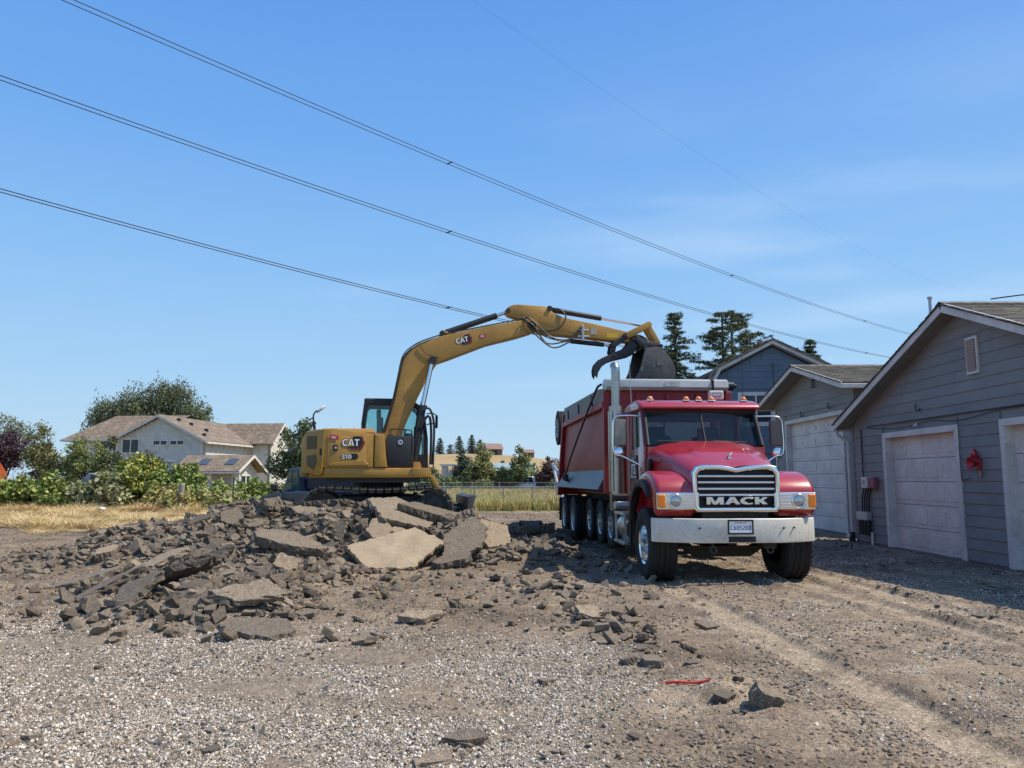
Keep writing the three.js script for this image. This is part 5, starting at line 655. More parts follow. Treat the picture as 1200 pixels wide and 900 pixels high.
{
  const g = nearGarage, vent = new THREE.Group(); vent.name = 'gable_vent'; g.add(vent); const zc = 0.33;
  mesh('vent_frame', [prismX([[zc - 0.18, 3.42], [zc + 0.18, 3.42], [zc + 0.18, 4.10], [zc - 0.18, 4.10]], -0.06, -0.015, 0.006)], M.trim, vent); mesh('vent_back', [span(-0.064, -0.0615, 3.47, 4.05, zc - 0.13, zc + 0.13)], M.black, vent);
  for (let i = 0; i < 12; i++) mesh('slat', [box(0.004, 0.05, 0.26).rotateZ(0.7).translate(-0.075, 3.495 + i * 0.047, zc)], std([0.46, 0.40, 0.39]), vent);
  mesh('roof_pipe', [rod([0.3, 4.1, -1.55], [0.3, 5.26, -1.55], 0.032), rod([0.3, 5.25, -1.55], [0.3, 5.29, -1.55], 0.05)], M.galv, g);
  mesh('trim_batten', [prismX([[-4.0, 2.735], [4.8, 2.735], [4.8, 2.755], [-4.0, 2.755]], -0.04, -0.02)], M.black, g);
  mesh('wall_cable', [tube([[-0.045, 2.70, -3.95], [-0.05, 2.62, -2.4], [-0.05, 2.68, -1.2], [-0.05, 2.62, -0.2], [-0.05, 2.72, 1.2], [-0.05, 2.70, 2.6]], 0.008, 60, 5), tube([[-0.045, 2.68, -0.26], [-0.05, 1.6, -0.26], [-0.05, 1.52, -0.15], [-0.05, 1.55, 0.02]], 0.006, 40, 5)], M.black, g);
  mesh('small_lamp', [rod([-0.03, 2.64, -1.75], [-0.1, 2.62, -1.75], 0.04, 0.02, 10)], M.trim, g);
  mesh('hook', [new THREE.TorusGeometry(0.09, 0.012, 6, 16, 3.6).rotateY(Math.PI / 2).rotateX(-2.8).translate(-0.06, 3.0, -1.62)], M.black, g);
  mesh('downspout', [tube([[-0.34, 2.72, -5.0], [-0.30, 2.60, -4.98], [-0.10, 2.44, -4.94], [-0.09, 2.2, -4.93], [-0.09, 0.4, -4.93], [-0.10, 0.25, -4.93], [-0.22, 0.1, -4.93]], 0.042, 50, 10)], M.trim, g);
  mesh('drain_pipe', [rod([-0.1, 0.0, -4.93], [-0.1, 0.24, -4.93], 0.075, 0.075, 14)], M.black, g);
  const mb = mesh('meter_box', [rbox(0.12, 0.24, 0.30, -0.08, 1.44, -3.72, 0.015)], std([0.28, 0.07, 0.09], { roughness: 0.6 }), g); mesh('meter_cover', [rbox(0.14, 0.26, 0.30, -0.09, 1.44, -4.03, 0.015)], M.trim, mb); mesh('meter_label', [span(-0.166, -0.16, 1.40, 1.50, -4.10, -3.98)], std([0.35, 0.35, 0.35]), mb); mesh('junction_box', [rbox(0.1, 0.22, 0.14, -0.07, 1.45, -4.25, 0.01)], std([0.10, 0.20, 0.18], { roughness: 0.6 }), mb);
  mesh('conduit', [-4.36, -4.24, -4.12, -4.0].map((z2, i) => tube([[-0.05, 1.34, z2 + 0.1], [-0.06, 1.1, z2], [-0.06, 0.72, z2 - 0.05]], 0.018, 20, 6)).concat([rod([-0.05, 1.4, -4.28], [-0.05, 2.7, -4.28], 0.014)]), M.black, g);
  mesh('wall_box', [rbox(0.14, 0.20, 0.55, -0.09, 0.66, -4.25, 0.02)], M.galv, g); mesh('stub_pipe', [-4.42, -4.28, -4.14, -4.0].map(z2 => rod([-0.1, 0.22, z2], [-0.1, 0.58, z2], 0.045, 0.045, 10)), M.black, g); mesh('drain_stub', [rod([-0.06, 0.0, -3.95], [-0.06, 0.3, -3.95], 0.03)], M.trim, g);
}
{ // alarm hung on the wall
  const s = thing('alarm_horn', 'red alarm horn with a beacon mounted on the garage wall between the doors', 'alarm', [8.4, 1.60, -13.85]); s.scale.set(0.8, 0.78, 0.68);
  mesh('back_plate', [rbox(0.06, 0.24, 0.24, -0.06, 0.26, 0, 0.02)], std([0.42, 0.016, 0.03], { roughness: 0.4 }), s); mesh('horn', [lathe([[0.03, 0], [0.05, 0.05], [0.09, 0.12], [0.16, 0.18], [0.165, 0.19], [0.15, 0.185], [0.04, 0.06]], 24).rotateZ(Math.PI / 2).translate(-0.06, 0.26, 0)], std([0.42, 0.016, 0.03], { roughness: 0.35 }), s); mesh('beacon', [lathe([[0, 0.20], [0.045, 0.19], [0.075, 0.12], [0.08, 0.0], [0.0, 0.0]], 20).translate(-0.13, 0.40, 0)], phy([0.40, 0.012, 0.02], { roughness: 0.15, clearcoat: 1 }), s); mesh('beacon_base', [rod([-0.13, 0.36, 0], [-0.13, 0.41, 0], 0.09, 0.09, 18)], std([0.3, 0.012, 0.02]), s); mesh('hanging_tag', [rbox(0.03, 0.15, 0.1, -0.06, 0.02, 0.06, 0.008), rod([-0.06, 0.1, 0.06], [-0.06, 0.16, 0.04], 0.006)], std([0.40, 0.24, 0.18]), s); mesh('tip', [new THREE.SphereGeometry(0.03, 10, 8).translate(-0.1, 0.27, -0.15)], M.trim, s);
}
const farGarage = garage('garage', 'farther taller garage with one wide white door behind the truck', [9.15, 0, -23.5], { seed: 9, half: 3.05, side: 0.45, eave: 4.06, peak: 4.99, depth: 9, over: 0.55, exposure: 0.235, mats: [M.siding2, M.siding2], doors: [[-2.05, 2.25, 3.32, 8, 4]] });
{ const g = farGarage; mesh('vent_louvre', [0, 1, 2, 3].map(i => span(-0.05, -0.03, 4.26 + i * 0.07, 4.30 + i * 0.07, 0.25, 0.5)), M.black, g); for (const [z2, y] of [[-0.55, 3.55], [1.55, 3.62]]) mesh('hook', [new THREE.TorusGeometry(0.1, 0.014, 6, 16, 3.6).rotateY(Math.PI / 2).rotateX(-2.8).translate(-0.06, y, z2)], M.black, g); mesh('corner_trim', [span(-0.05, 0.0, 0.1, 3.9, -3.1, -3.02)], M.trim, g); mesh('door_sticker', [prismX([[-0.05, 3.0], [0.12, 3.0], [0.035, 3.14]], 0.115, 0.12)], M.galv, g); }
{ // blue house behind, gable towards the yard
  const h = thing('blue_house', 'blue clapboard house with a white edged gable behind the garages', 'house', [10.25, 0, -30], -0.12), rnd = seeded(77);
  const wall = new THREE.Group(); wall.name = 'gable_wall'; h.add(wall); const top = x => Math.min(6.72 - 0.52 * Math.abs(x), Math.abs(x) > 2.0 ? 5.72 - (Math.abs(x) - 2.0) * 1.4 : 9);
  mesh('sheathing', [prismZ([[-2.3, 0], [2.3, 0], [2.3, 5.3], [2.05, 5.6], [0, 6.7], [-2.05, 5.6], [-2.3, 5.3]], -0.14, -0.01)], M.sidingBlue, wall);
  for (let y = 2.5; y < 6.6; y += 0.23) { const w = y < 5.3 ? 2.3 : Math.max(0.1, (6.72 - y - 0.1) / 0.52), runs = y > 3.6 && y < 4.9 ? [[-Math.min(w, 2.3), -1.36], [0.06, Math.min(w, 2.3)]] : [[-Math.min(w, 2.3), Math.min(w, 2.3)]]; for (const [a, b] of runs) { const wt = Math.max(0.05, y + 0.24 > 5.3 ? (6.72 - y - 0.34) / 0.52 : 2.3); mesh('plank', [prismX([[0, y], [0.03, y], [0.012, y + 0.245], [0, y + 0.245]], Math.max(a, -wt), Math.min(b, wt))], M.sidingBlue, wall); } }
  for (const s of [-1, 1]) { mesh('fascia', [prismZ([[0, 6.78], [0, 6.96], [s * 2.12, 5.88], [s * 2.36, 5.42], [s * 2.22, 5.36], [s * 2.0, 5.76]], 0.12, 0.3, 0.004)], M.trim, h); mesh('roof_slope', [prismZ([[0, 6.90], [0, 7.0], [s * 2.16, 5.92], [s * 2.46, 5.40], [s * 2.36, 5.38], [s * 2.1, 5.84]], -8, 0.34)], M.shingleTan, h); mesh('soffit', [prismZ([[0, 6.74], [0, 6.80], [s * 2.05, 5.76], [s * 2.0, 5.70]], -0.01, 0.12)], M.sidingBlue, h); }
  for (const s of [-1, 1]) mesh('side_wall', [span(s * 2.3 - 0.07, s * 2.3 + 0.07, 0, 5.4, -8, -0.14)], M.sidingBlue, h);
  const w = new THREE.Group(); w.name = 'window'; h.add(w); mesh('pane', [span(-1.22, -0.12, 3.72, 4.76, -0.02, -0.004)], M.houseGlass, w); for (const q of [[-1.36, -1.22, 3.6, 4.9], [-0.12, 0.02, 3.6, 4.9], [-1.22, -0.12, 4.76, 4.9], [-1.22, -0.12, 3.56, 3.72], [-0.70, -0.64, 3.72, 4.76]]) mesh('frame', [span(q[0], q[1], q[2], q[3], -0.01, 0.05, 0.005)], M.trim, w);
  mesh('rear_roof', [prismZ([[-3.3, 5.42], [-0.2, 6.86], [0.1, 6.86], [0.1, 6.70], [-0.2, 6.70], [-3.2, 5.28]], -9, -1.2)], M.shingleTan, h);
  mesh('rear_wall', [span(-2.9, -2.3, 0, 5.5, -8.8, -2.4)], M.sidingBlue, h);
  mesh('pole', [rod([-0.05, 4.3, 0.35], [-0.05, 6.0, 0.35], 0.018)], M.black, h);
}
// the pale house beyond the brambles (wall planes in its own axes, front at z = 0)
{
  const h = thing('pale_house', 'cream two storey house with tan roofs beyond the brambles', 'house', [-32.05, 0, -70], -0.10);
  const gableZ = (x0, x1, eave, peak, z0, z1, mat) => prismZ([[x0, 0], [x1, 0], [x1, eave], [(x0 + x1) / 2, peak], [x0, eave]], z0, z1);
  const front = mesh('front_wall', [gableZ(-4.1, 4.1, 4.95, 7.0, -0.3, 0)], M.cream, h);
  mesh('clapboard', Array.from({ length: 36 }, (_, i) => { const y = 1.2 + i * 0.165, w = y < 4.95 ? 4.09 : 4.09 * (7.0 - y) / 2.05; return w > 0.15 ? prismX([[0, y], [0.035, y], [0.006, y + 0.16], [0, y + 0.16]], -w + 0.02, w - 0.09) : null; }).filter(Boolean), M.cream, front);
  mesh('band_board', [span(-4.1, 4.1, 5.12, 5.24, 0.03, 0.06)], M.trim, front); mesh('corner_board', [span(3.95, 4.12, 0, 4.9, -0.1, 0.06), span(-4.12, -3.95, 0, 4.9, -0.1, 0.06)], M.trim, front);
  for (const s of [-1, 1]) { mesh('gable_roof', [prismZ([[0, 7.16], [0, 7.30], [s * 4.75, 4.86], [s * 4.75, 4.72]], -13, 0.45)], M.shingleTan, h); mesh('fascia', [prismZ([[0, 7.02], [0, 7.27], [s * 4.76, 4.83], [s * 4.76, 4.60]], 0.45, 0.52)], M.trim, h); mesh('gutter', [span(s * 4.78 - 0.06, s * 4.78 + 0.06, 4.62, 4.78, -13, 0.45)], M.trim, h); }
  mesh('side_wall', [span(4.0, 4.3, 0, 4.8, -13, -0.3)], M.creamWhite, h);
  const win = (x0, x1, y0, y1, z, n = 2, par = h, mat = M.houseGlass) => { const w = new THREE.Group(); w.name = 'window'; par.add(w); mesh('frame', [span(x0 - 0.12, x1 + 0.12, y0 - 0.12, y0, z, z + 0.07), span(x0 - 0.12, x1 + 0.12, y1, y1 + 0.12, z, z + 0.07), span(x0 - 0.12, x0, y0, y1, z, z + 0.07), span(x1, x1 + 0.12, y0, y1, z, z + 0.07)], M.trim, w); for (let i = 0; i < n; i++) { const a = lerp(x0, x1, i / n) + (i ? 0.04 : 0), b = lerp(x0, x1, (i + 1) / n) - (i < n - 1 ? 0.04 : 0); mesh('pane', [span(a, b, y0, y1, z + 0.005, z + 0.03)], mat, w); } mesh('mullion', [span((x0 + x1) / 2 - 0.05, (x0 + x1) / 2 + 0.05, y0, y1, z, z + 0.06)], M.trim, w); };
  win(-3.45, -1.95, 3.85, 5.0, 0.03); win(-0.5, 0.75, 4.55, 4.88, 0.03); win(1.1, 2.35, 4.55, 4.88, 0.03);
  // left wing
  mesh('left_wing', [span(-10.5, -4.1, 0, 5.2, -9.5, -3.0)], M.cream, h);
  mesh('left_roof', [sheet(1, 1, (u, v) => [lerp(lerp(-11.3, -8.3, v), lerp(-3, -0.5, v), u), lerp(5.15, 7.72, v), lerp(-2.3, -6.2, v)]), sheet(1, 1, (u, v) => [lerp(lerp(-11.3, -8.3, v), lerp(-3, -0.5, v), u), lerp(5.15, 7.72, v), lerp(-10.1, -6.2, v)]), sheet(1, 1, (u, v) => [lerp(-11.3, -8.3, v), lerp(5.15, 7.72, v), lerp(lerp(-2.3, -10.1, u), -6.2, v)])], M.shingleTan, h);
  mesh('eave_board', [span(-11.3, -4.2, 5.0, 5.17, -2.36, -2.28), span(-11.36, -11.28, 5.0, 5.17, -10.1, -2.3)], M.trim, h);
  win(-8.0, -5.6, 4.15, 4.95, -2.98, 2);
  // right wing with its lit gable end
  mesh('right_wing', [span(3.9, 6.4, 0, 5.0, -14, -9.5)], M.cream, h);
  mesh('right_gable', [prismX([[-14, 0], [-9.5, 0], [-9.5, 5.0], [-11.75, 6.9], [-14, 5.0]], 6.2, 6.5)], M.creamWhite, h);
  for (const s of [0, 1]) mesh('right_roof', [s ? prismX([[-11.75, 7.15], [-11.75, 7.28], [-8.9, 5.0], [-8.9, 4.87]], 0.5, 6.95) : prismX([[-11.75, 7.15], [-11.75, 7.28], [-14.6, 5.0], [-14.6, 4.87]], 0.5, 6.95)], M.shingleTan, h);
  mesh('rake_board', [prismX([[-11.75, 7.0], [-11.75, 7.26], [-8.9, 4.98], [-8.9, 4.78]], 6.95, 7.02), prismX([[-11.75, 7.0], [-11.75, 7.26], [-14.6, 4.98], [-14.6, 4.78]], 6.95, 7.02)], M.trim, h);
  // low porch wing with skylights
  mesh('porch_wall', [prismX([[0.2, 0], [4.6, 0], [4.6, 2.1], [2.4, 3.25], [0.2, 2.1]], 9.2, 9.4)], M.creamWhite, h); mesh('porch_front', [span(5.2, 9.2, 0, 2.1, 3.6, 3.8), span(4.3, 5.2, 0, 2.1, 0, 0.2)], M.cream, h); mesh('porch_post', [span(7.1, 7.5, 0, 2.05, 4.4, 4.7), span(9.7, 9.9, 0, 2.0, 4.5, 4.7)], M.trim, h);
  const pr = mesh('porch_roof', [prismX([[2.4, 3.40], [2.4, 3.52], [5.2, 2.12], [5.2, 2.0]], 4.1, 10.1), prismX([[2.4, 3.40], [2.4, 3.52], [-0.4, 2.12], [-0.4, 2.0]], 4.3, 10.1)], M.shingleTan, h); for (const x of [5.9, 8.3]) mesh('skylight', [prismX([[3.2, 3.10], [3.2, 3.2], [4.2, 2.7], [4.2, 2.6]], x, x + 0.85)], std([0.09, 0.10, 0.115], { roughness: 0.12, metalness: 0.2 }), pr);
  mesh('porch_rake', [prismX([[2.4, 3.28], [2.4, 3.5], [5.25, 2.1], [5.25, 1.9]], 10.1, 10.17), prismX([[2.4, 3.28], [2.4, 3.5], [-0.45, 2.1], [-0.45, 1.9]], 10.1, 10.17)], M.trim, h);
  mesh('eave_gutter', [span(4.1, 10.1, 1.9, 2.05, 5.18, 5.26)], M.trim, h);
  for (const [x, z, y] of [[0.9, -1.5, 6.85], [1.6, -2.5, 6.5], [2.6, -3.5, 6.0], [3.7, -1.0, 5.4]]) mesh('roof_vent', [rbox(0.3, 0.4, 0.3, x, y, z, 0.04)], M.black, h);
  { const w = new THREE.Group(); w.name = 'window'; h.add(w); mesh('pane', [span(9.40, 9.43, 0.6, 1.7, 1.6, 2.3)], M.houseGlass, w); mesh('pane', [span(9.40, 9.43, 0.6, 1.7, 2.5, 3.2)], M.houseGlass, w); mesh('frame', [span(9.41, 9.45, 0.5, 0.6, 1.5, 3.3), span(9.41, 9.45, 1.7, 1.8, 1.5, 3.3), span(9.41, 9.45, 0.6, 1.7, 2.3, 2.5)], M.trim, w); }
}
console.log('buildings done');

// ---------------------------------------------------------------- vegetation
function leafGeo(rnd, n, pick, size, tone, droop = 0, flat = 0.0, long = 1.6) { // pick(rnd) -> [x, y, z]; each leaf a folded diamond
  const p = new Float32Array(n * 12), c = new Float32Array(n * 12), idx = new Uint32Array(n * 6), a = V(), b = V(), m = V();
  for (let i = 0; i < n; i++) {
    const q = pick(rnd); a.set(rnd() - 0.5, (rnd() - 0.5) * (1 - flat) - droop, rnd() - 0.5).normalize(); m.set(rnd() - 0.5, rnd() - 0.5, rnd() - 0.5); b.crossVectors(a, m).normalize(); const s = size * (0.6 + 0.8 * rnd()), w = s / long;
    m.crossVectors(a, b).multiplyScalar(w * 0.25);
    p.set([q[0] - a.x * s * 0.5, q[1] - a.y * s * 0.5, q[2] - a.z * s * 0.5, q[0] + b.x * w * 0.5 + m.x, q[1] + b.y * w * 0.5 + m.y, q[2] + b.z * w * 0.5 + m.z, q[0] + a.x * s * 0.5, q[1] + a.y * s * 0.5, q[2] + a.z * s * 0.5, q[0] - b.x * w * 0.5 + m.x, q[1] - b.y * w * 0.5 + m.y, q[2] - b.z * w * 0.5 + m.z], i * 12);
    const t = tone(rnd, q); for (let k = 0; k < 4; k++) c.set(t, i * 12 + k * 3); const o = i * 4; idx.set([o, o + 1, o + 2, o, o + 2, o + 3], i * 6);
  }
  const g = new THREE.BufferGeometry(); g.setAttribute('position', new THREE.BufferAttribute(p, 3)); g.setAttribute('color', new THREE.BufferAttribute(c, 3)); g.setIndex(new THREE.BufferAttribute(idx, 1)); g.computeVertexNormals(); g.setAttribute('uv', new THREE.BufferAttribute(new Float32Array(n * 8), 2)); return g;
}
const leafMat = new THREE.MeshPhysicalMaterial({ color: 0xffffff, vertexColors: true, roughness: 0.75, transmission: 0.25, thickness: 0, side: THREE.DoubleSide });
const needleMat = new THREE.MeshStandardMaterial({ color: 0xffffff, vertexColors: true, roughness: 0.85, side: THREE.DoubleSide });
const toneOf = (c, v = 0.4, alt = null, pa = 0.15) => rnd => { const k = 1 - v / 2 + v * rnd(), q = alt && rnd() < pa ? alt : c; return [q[0] * k, q[1] * k, q[2] * k]; };
// sprays of leaves set through the volume of a few lobes: [x, y, z, rx, ry, rz]
function sprays(rnd, lobes, n, r, shell = 0.45) { const out = []; const w = lobes.map(l => l[3] * l[4] * l[5]), tot = w.reduce((a, b) => a + b, 0); for (let i = 0; i < n; i++) { let k = rnd() * tot, j = 0; while ((k -= w[j]) > 0 && j < lobes.length - 1) j++; const l = lobes[j]; const u = rnd() * 2 - 1, ph = rnd() * 6.283, q = Math.sqrt(1 - u * u), d = (shell + (1 - shell) * rnd() ** 0.6) * (0.8 + 0.35 * N(l[0] + u * 3, ph * 1.3, j)); out.push([l[0] + l[3] * d * q * Math.cos(ph), l[1] + l[4] * d * u, l[2] + l[5] * d * q * Math.sin(ph), r * (0.6 + 0.8 * rnd())]); } return out; }
const fromSprays = (sp, drop = 0) => rnd => { const s = sp[Math.floor(rnd() * sp.length)], q = rnd() ** 0.5 * s[3], u = rnd() * 2 - 1, ph = rnd() * 6.283, w = Math.sqrt(1 - u * u); return [s[0] + q * w * Math.cos(ph), s[1] + q * u * (1 + drop) - drop * q * rnd() * 1.5, s[2] + q * w * Math.sin(ph)]; };
function limbs(rnd, h, r, lobes, n = 6) { const out = [tube([[0, -0.2, 0], [0.04 * h * (rnd() - 0.5), h * 0.35, 0.04 * h * (rnd() - 0.5)], [0, h * 0.8, 0]], r, 10, 8)]; const p = out[0].attributes.position; for (let i = 0; i < p.count; i++) { const k = 1 - 0.75 * clamp(p.getY(i) / (h * 0.8)); p.setX(i, p.getX(i) * k); p.setZ(i, p.getZ(i) * k); } for (let i = 0; i < n; i++) { const l = lobes[i % lobes.length], y0 = h * (0.15 + 0.5 * rnd()), e = [l[0] + (rnd() - 0.5) * l[3], Math.max(y0 + 0.1 * h, l[1] + (rnd() - 0.2) * l[4] * 0.8), l[2] + (rnd() - 0.5) * l[5]]; out.push(rod([0, y0, 0], [e[0] * 0.5, lerp(y0, e[1], 0.6), e[2] * 0.5], r * 0.42, r * 0.26, 6), rod([e[0] * 0.5, lerp(y0, e[1], 0.6), e[2] * 0.5], e, r * 0.26, r * 0.07, 6)); } return out; }
function leafyTree(name, label, cat, pos, h, trunkR, lobes, nSpray, sprayR, nLeaf, leaf, tone, seed, group, o = {}) {
  const t = thing(name, label, cat, pos, 0, group), rnd = seeded(seed); mesh('trunk', limbs(rnd, h, trunkR, lobes, o.limbs ?? 7), M.bark, t);
  const sp = sprays(rnd, lobes, nSpray, sprayR, o.shell); mesh('crown', leafGeo(rnd, nLeaf, fromSprays(sp, o.drop ?? 0), leaf, tone, o.droop ?? 0, o.flat ?? 0, o.long), leafMat, t, true); return t;
}
const G = { olive: [0.165, 0.18, 0.058], deep: [0.10, 0.125, 0.042], lime: [0.27, 0.30, 0.06], yellow: [0.44, 0.40, 0.065], grey: [0.22, 0.24, 0.14], fir: [0.075, 0.096, 0.048], firPale: [0.13, 0.15, 0.066], purple: [0.080, 0.036, 0.044] };  // the second fir tone is a paler needle colour, mixed in at random
// drooping tree behind the pale house
leafyTree('birch_tree', 'large drooping tree rising behind the cream house', 'tree', [-45.5, 0, -96], 13.5, 0.4, [[-4.6, 9.6, 0, 2.6, 2.8, 2.6], [-1.2, 10.2, 1, 2.4, 3.6, 2.4], [1.2, 11.6, 0, 2.0, 2.8, 2.2], [3.6, 10.4, -0.5, 2.2, 3.6, 2.4], [6.0, 8.9, 0, 2.2, 2.4, 2.4], [0.8, 7.8, 0, 6.5, 3.0, 3.2], [3.2, 12.4, 0, 1.1, 1.8, 1.3], [-6.4, 8.2, 0, 1.6, 1.4, 1.6]], 760, 0.8, 42000, 0.30, toneOf([0.120, 0.140, 0.062], 0.6, [0.18, 0.2, 0.085], 0.3), 21, null, { droop: 0.5, drop: 0.9, shell: 0.3, long: 2.4, limbs: 12 });
// left edge group
leafyTree('willow_tree', 'pale grey green tree at the left edge', 'tree', [-31.6, 0, -47], 6.3, 0.14, [[-0.3, 5.0, 0, 1.2, 1.5, 1.2], [1.1, 4.3, 0, 1.3, 1.2, 1.2], [2.4, 4.3, 0, 1.0, 0.9, 0.9], [0, 3.2, 0, 1.8, 1.4, 1.4]], 110, 0.42, 5200, 0.17, toneOf(G.grey, 0.5, [0.2, 0.22, 0.14], 0.2), 31, null, { shell: 0.2, long: 2.6 });
leafyTree('plum_tree', 'dark purple leaved tree above the orange roof', 'tree', [-30.2, 0, -46], 4.6, 0.12, [[0, 3.0, 0, 1.4, 1.5, 1.3], [-0.8, 2.4, 0, 1.0, 1.2, 1], [0.7, 3.4, 0, 0.8, 0.9, 0.8]], 120, 0.35, 6500, 0.13, toneOf(G.purple, 0.6), 32);
leafyTree('shrub_tree', 'yellowish green shrub tree beside the purple tree', 'tree', [-26.7, 0, -44.6], 4.6, 0.1, [[-0.6, 3.0, 0, 1.0, 1.6, 1.0], [0.2, 2.0, 0, 1.6, 1.2, 1.2], [-0.3, 4.1, 0, 0.4, 0.7, 0.4]], 120, 0.32, 6500, 0.13, toneOf(G.olive, 0.5, [0.28, 0.26, 0.09], 0.35), 33, null, { shell: 0.2 });
leafyTree('shrub_tree', 'bright green shrub tree left of the cream house', 'tree', [-24.3, 0, -44], 3.9, 0.1, [[-0.5, 2.7, 0, 0.9, 1.3, 0.9], [0.7, 2.5, 0, 1.0, 1.4, 0.9], [0, 1.6, 0, 1.7, 1.2, 1.2]], 120, 0.32, 6500, 0.13, toneOf([0.2, 0.24, 0.06], 0.5, G.lime, 0.3), 34, null, { shell: 0.2 });
leafyTree('shrub_tree', 'dark green shrub tree before the left wing of the cream house', 'tree', [-21.3, 0, -43], 3.3, 0.1, [[-1.2, 2.1, 0, 1.3, 1.2, 1.0], [0.9, 2.1, 0, 1.4, 0.9, 1.0], [0, 1.4, 0, 2.2, 1.2, 1.2]], 130, 0.36, 7500, 0.14, toneOf(G.deep, 0.5, G.olive, 0.3), 35, null, { shell: 0.2 });
leafyTree('sumac_sapling', 'small dark sapling left of the cream house window', 'sapling', [-24.4, 0, -47], 3.9, 0.04, [[0, 3.5, 0, 0.4, 0.6, 0.4], [0.2, 2.7, 0, 0.5, 0.6, 0.5]], 14, 0.22, 420, 0.16, toneOf(G.deep, 0.5), 36);
leafyTree('apple_tree', 'dark green tree standing behind the excavator counterweight', 'tree', [-12.7, 0, -46], 5.6, 0.16, [[0, 3.3, 0, 1.7, 1.8, 1.6], [-1.1, 2.4, 0, 1.1, 1.3, 1.1], [1.6, 2.9, 0, 1.6, 1.6, 1.3], [0.4, 4.5, 0, 0.8, 0.8, 0.8], [3.6, 3.0, 0, 1.3, 1.4, 1.2]], 190, 0.38, 10500, 0.15, toneOf([0.085, 0.115, 0.042], 0.6, [0.19, 0.23, 0.07], 0.15), 37, null, { shell: 0.25, limbs: 10 });
// brambles
const bram = (label, x, z, h, w, tone, seed, n = 5200) => { const t = thing('bramble_bush', label, 'bush', [x, height(x, z), z], 0, 'brambles along the dry grass'), rnd = seeded(seed), L = []; for (let i = 0; i < 7; i++) L.push([(rnd() - 0.5) * w * 1.3, h * (0.25 + 0.35 * rnd()), (rnd() - 0.5) * 1.6, w * (0.28 + 0.2 * rnd()), h * (0.26 + 0.2 * rnd()), 0.8 + 0.4 * rnd()]); L.push([0, h * 0.35, 0, w * 0.55, h * 0.4, 1.1]); mesh('canes', Array.from({ length: 10 }, () => { const a = (rnd() - 0.5) * w; return tube([[a, 0, 0], [a + 0.2, h * 0.6, 0.3 * rnd()], [a + 0.5 * (rnd() - 0.3), h * 0.95, 0.8 * rnd()]], 0.012, 8, 5); }), M.bark, t); mesh('foliage', leafGeo(rnd, n, fromSprays(sprays(rnd, L, 150, 0.3, 0.55)), 0.21, tone, 0.05, 0.35, 1.35), leafMat, t, true); };
const bt = toneOf([0.195, 0.265, 0.052], 0.7, [0.40, 0.42, 0.09], 0.22), by = toneOf([0.27, 0.31, 0.055], 0.6, [0.40, 0.38, 0.06], 0.4);
bram('low bramble bush at the left edge below the orange roof', -23.8, -37.5, 1.85, 2.4, bt, 201); bram('bramble bush beside the orange roof end', -21.9, -37.6, 1.75, 1.8, bt, 202); bram('pale flowered bramble bush left of the tallest bramble', -19.7, -37.2, 1.8, 1.8, toneOf([0.27, 0.29, 0.12], 0.6, [0.5, 0.46, 0.3], 0.16), 203);
bram('tall bramble bush before the left wing of the cream house', -19.0, -38.8, 2.65, 2.6, bt, 204, 7000); bram('leafy bramble bush below the cream house window', -17.0, -38.2, 2.35, 2.2, bt, 205, 6500); bram('yellow leaved bush standing above the brambles', -18.3, -38.2, 3.05, 1.2, by, 206, 4200); bram('dark bramble bush behind the wooden post', -14.8, -38.2, 1.55, 2.0, bt, 207); bram('bramble bush below the skylight roof', -13.1, -39, 1.45, 1.8, bt, 208); bram('scrubby bush left of the pickup', -11.8, -39.5, 1.3, 1.5, toneOf([0.2, 0.22, 0.07], 0.6, [0.34, 0.22, 0.11], 0.25), 209, 3600); bram('yellow green weedy bush at the front of the brambles', -15.7, -36.2, 1.3, 1.6, toneOf([0.34, 0.33, 0.085], 0.5, [0.46, 0.38, 0.15], 0.4), 210, 3600); bram('low green weeds beside the pickup front', -10.2, -33.5, 0.8, 1.5, toneOf([0.22, 0.29, 0.07], 0.5), 211, 3000); bram('low weedy bush right of the wooden post', -12.6, -35.0, 0.9, 1.7, toneOf([0.25, 0.29, 0.08], 0.5, [0.44, 0.36, 0.15], 0.3), 212, 3000);
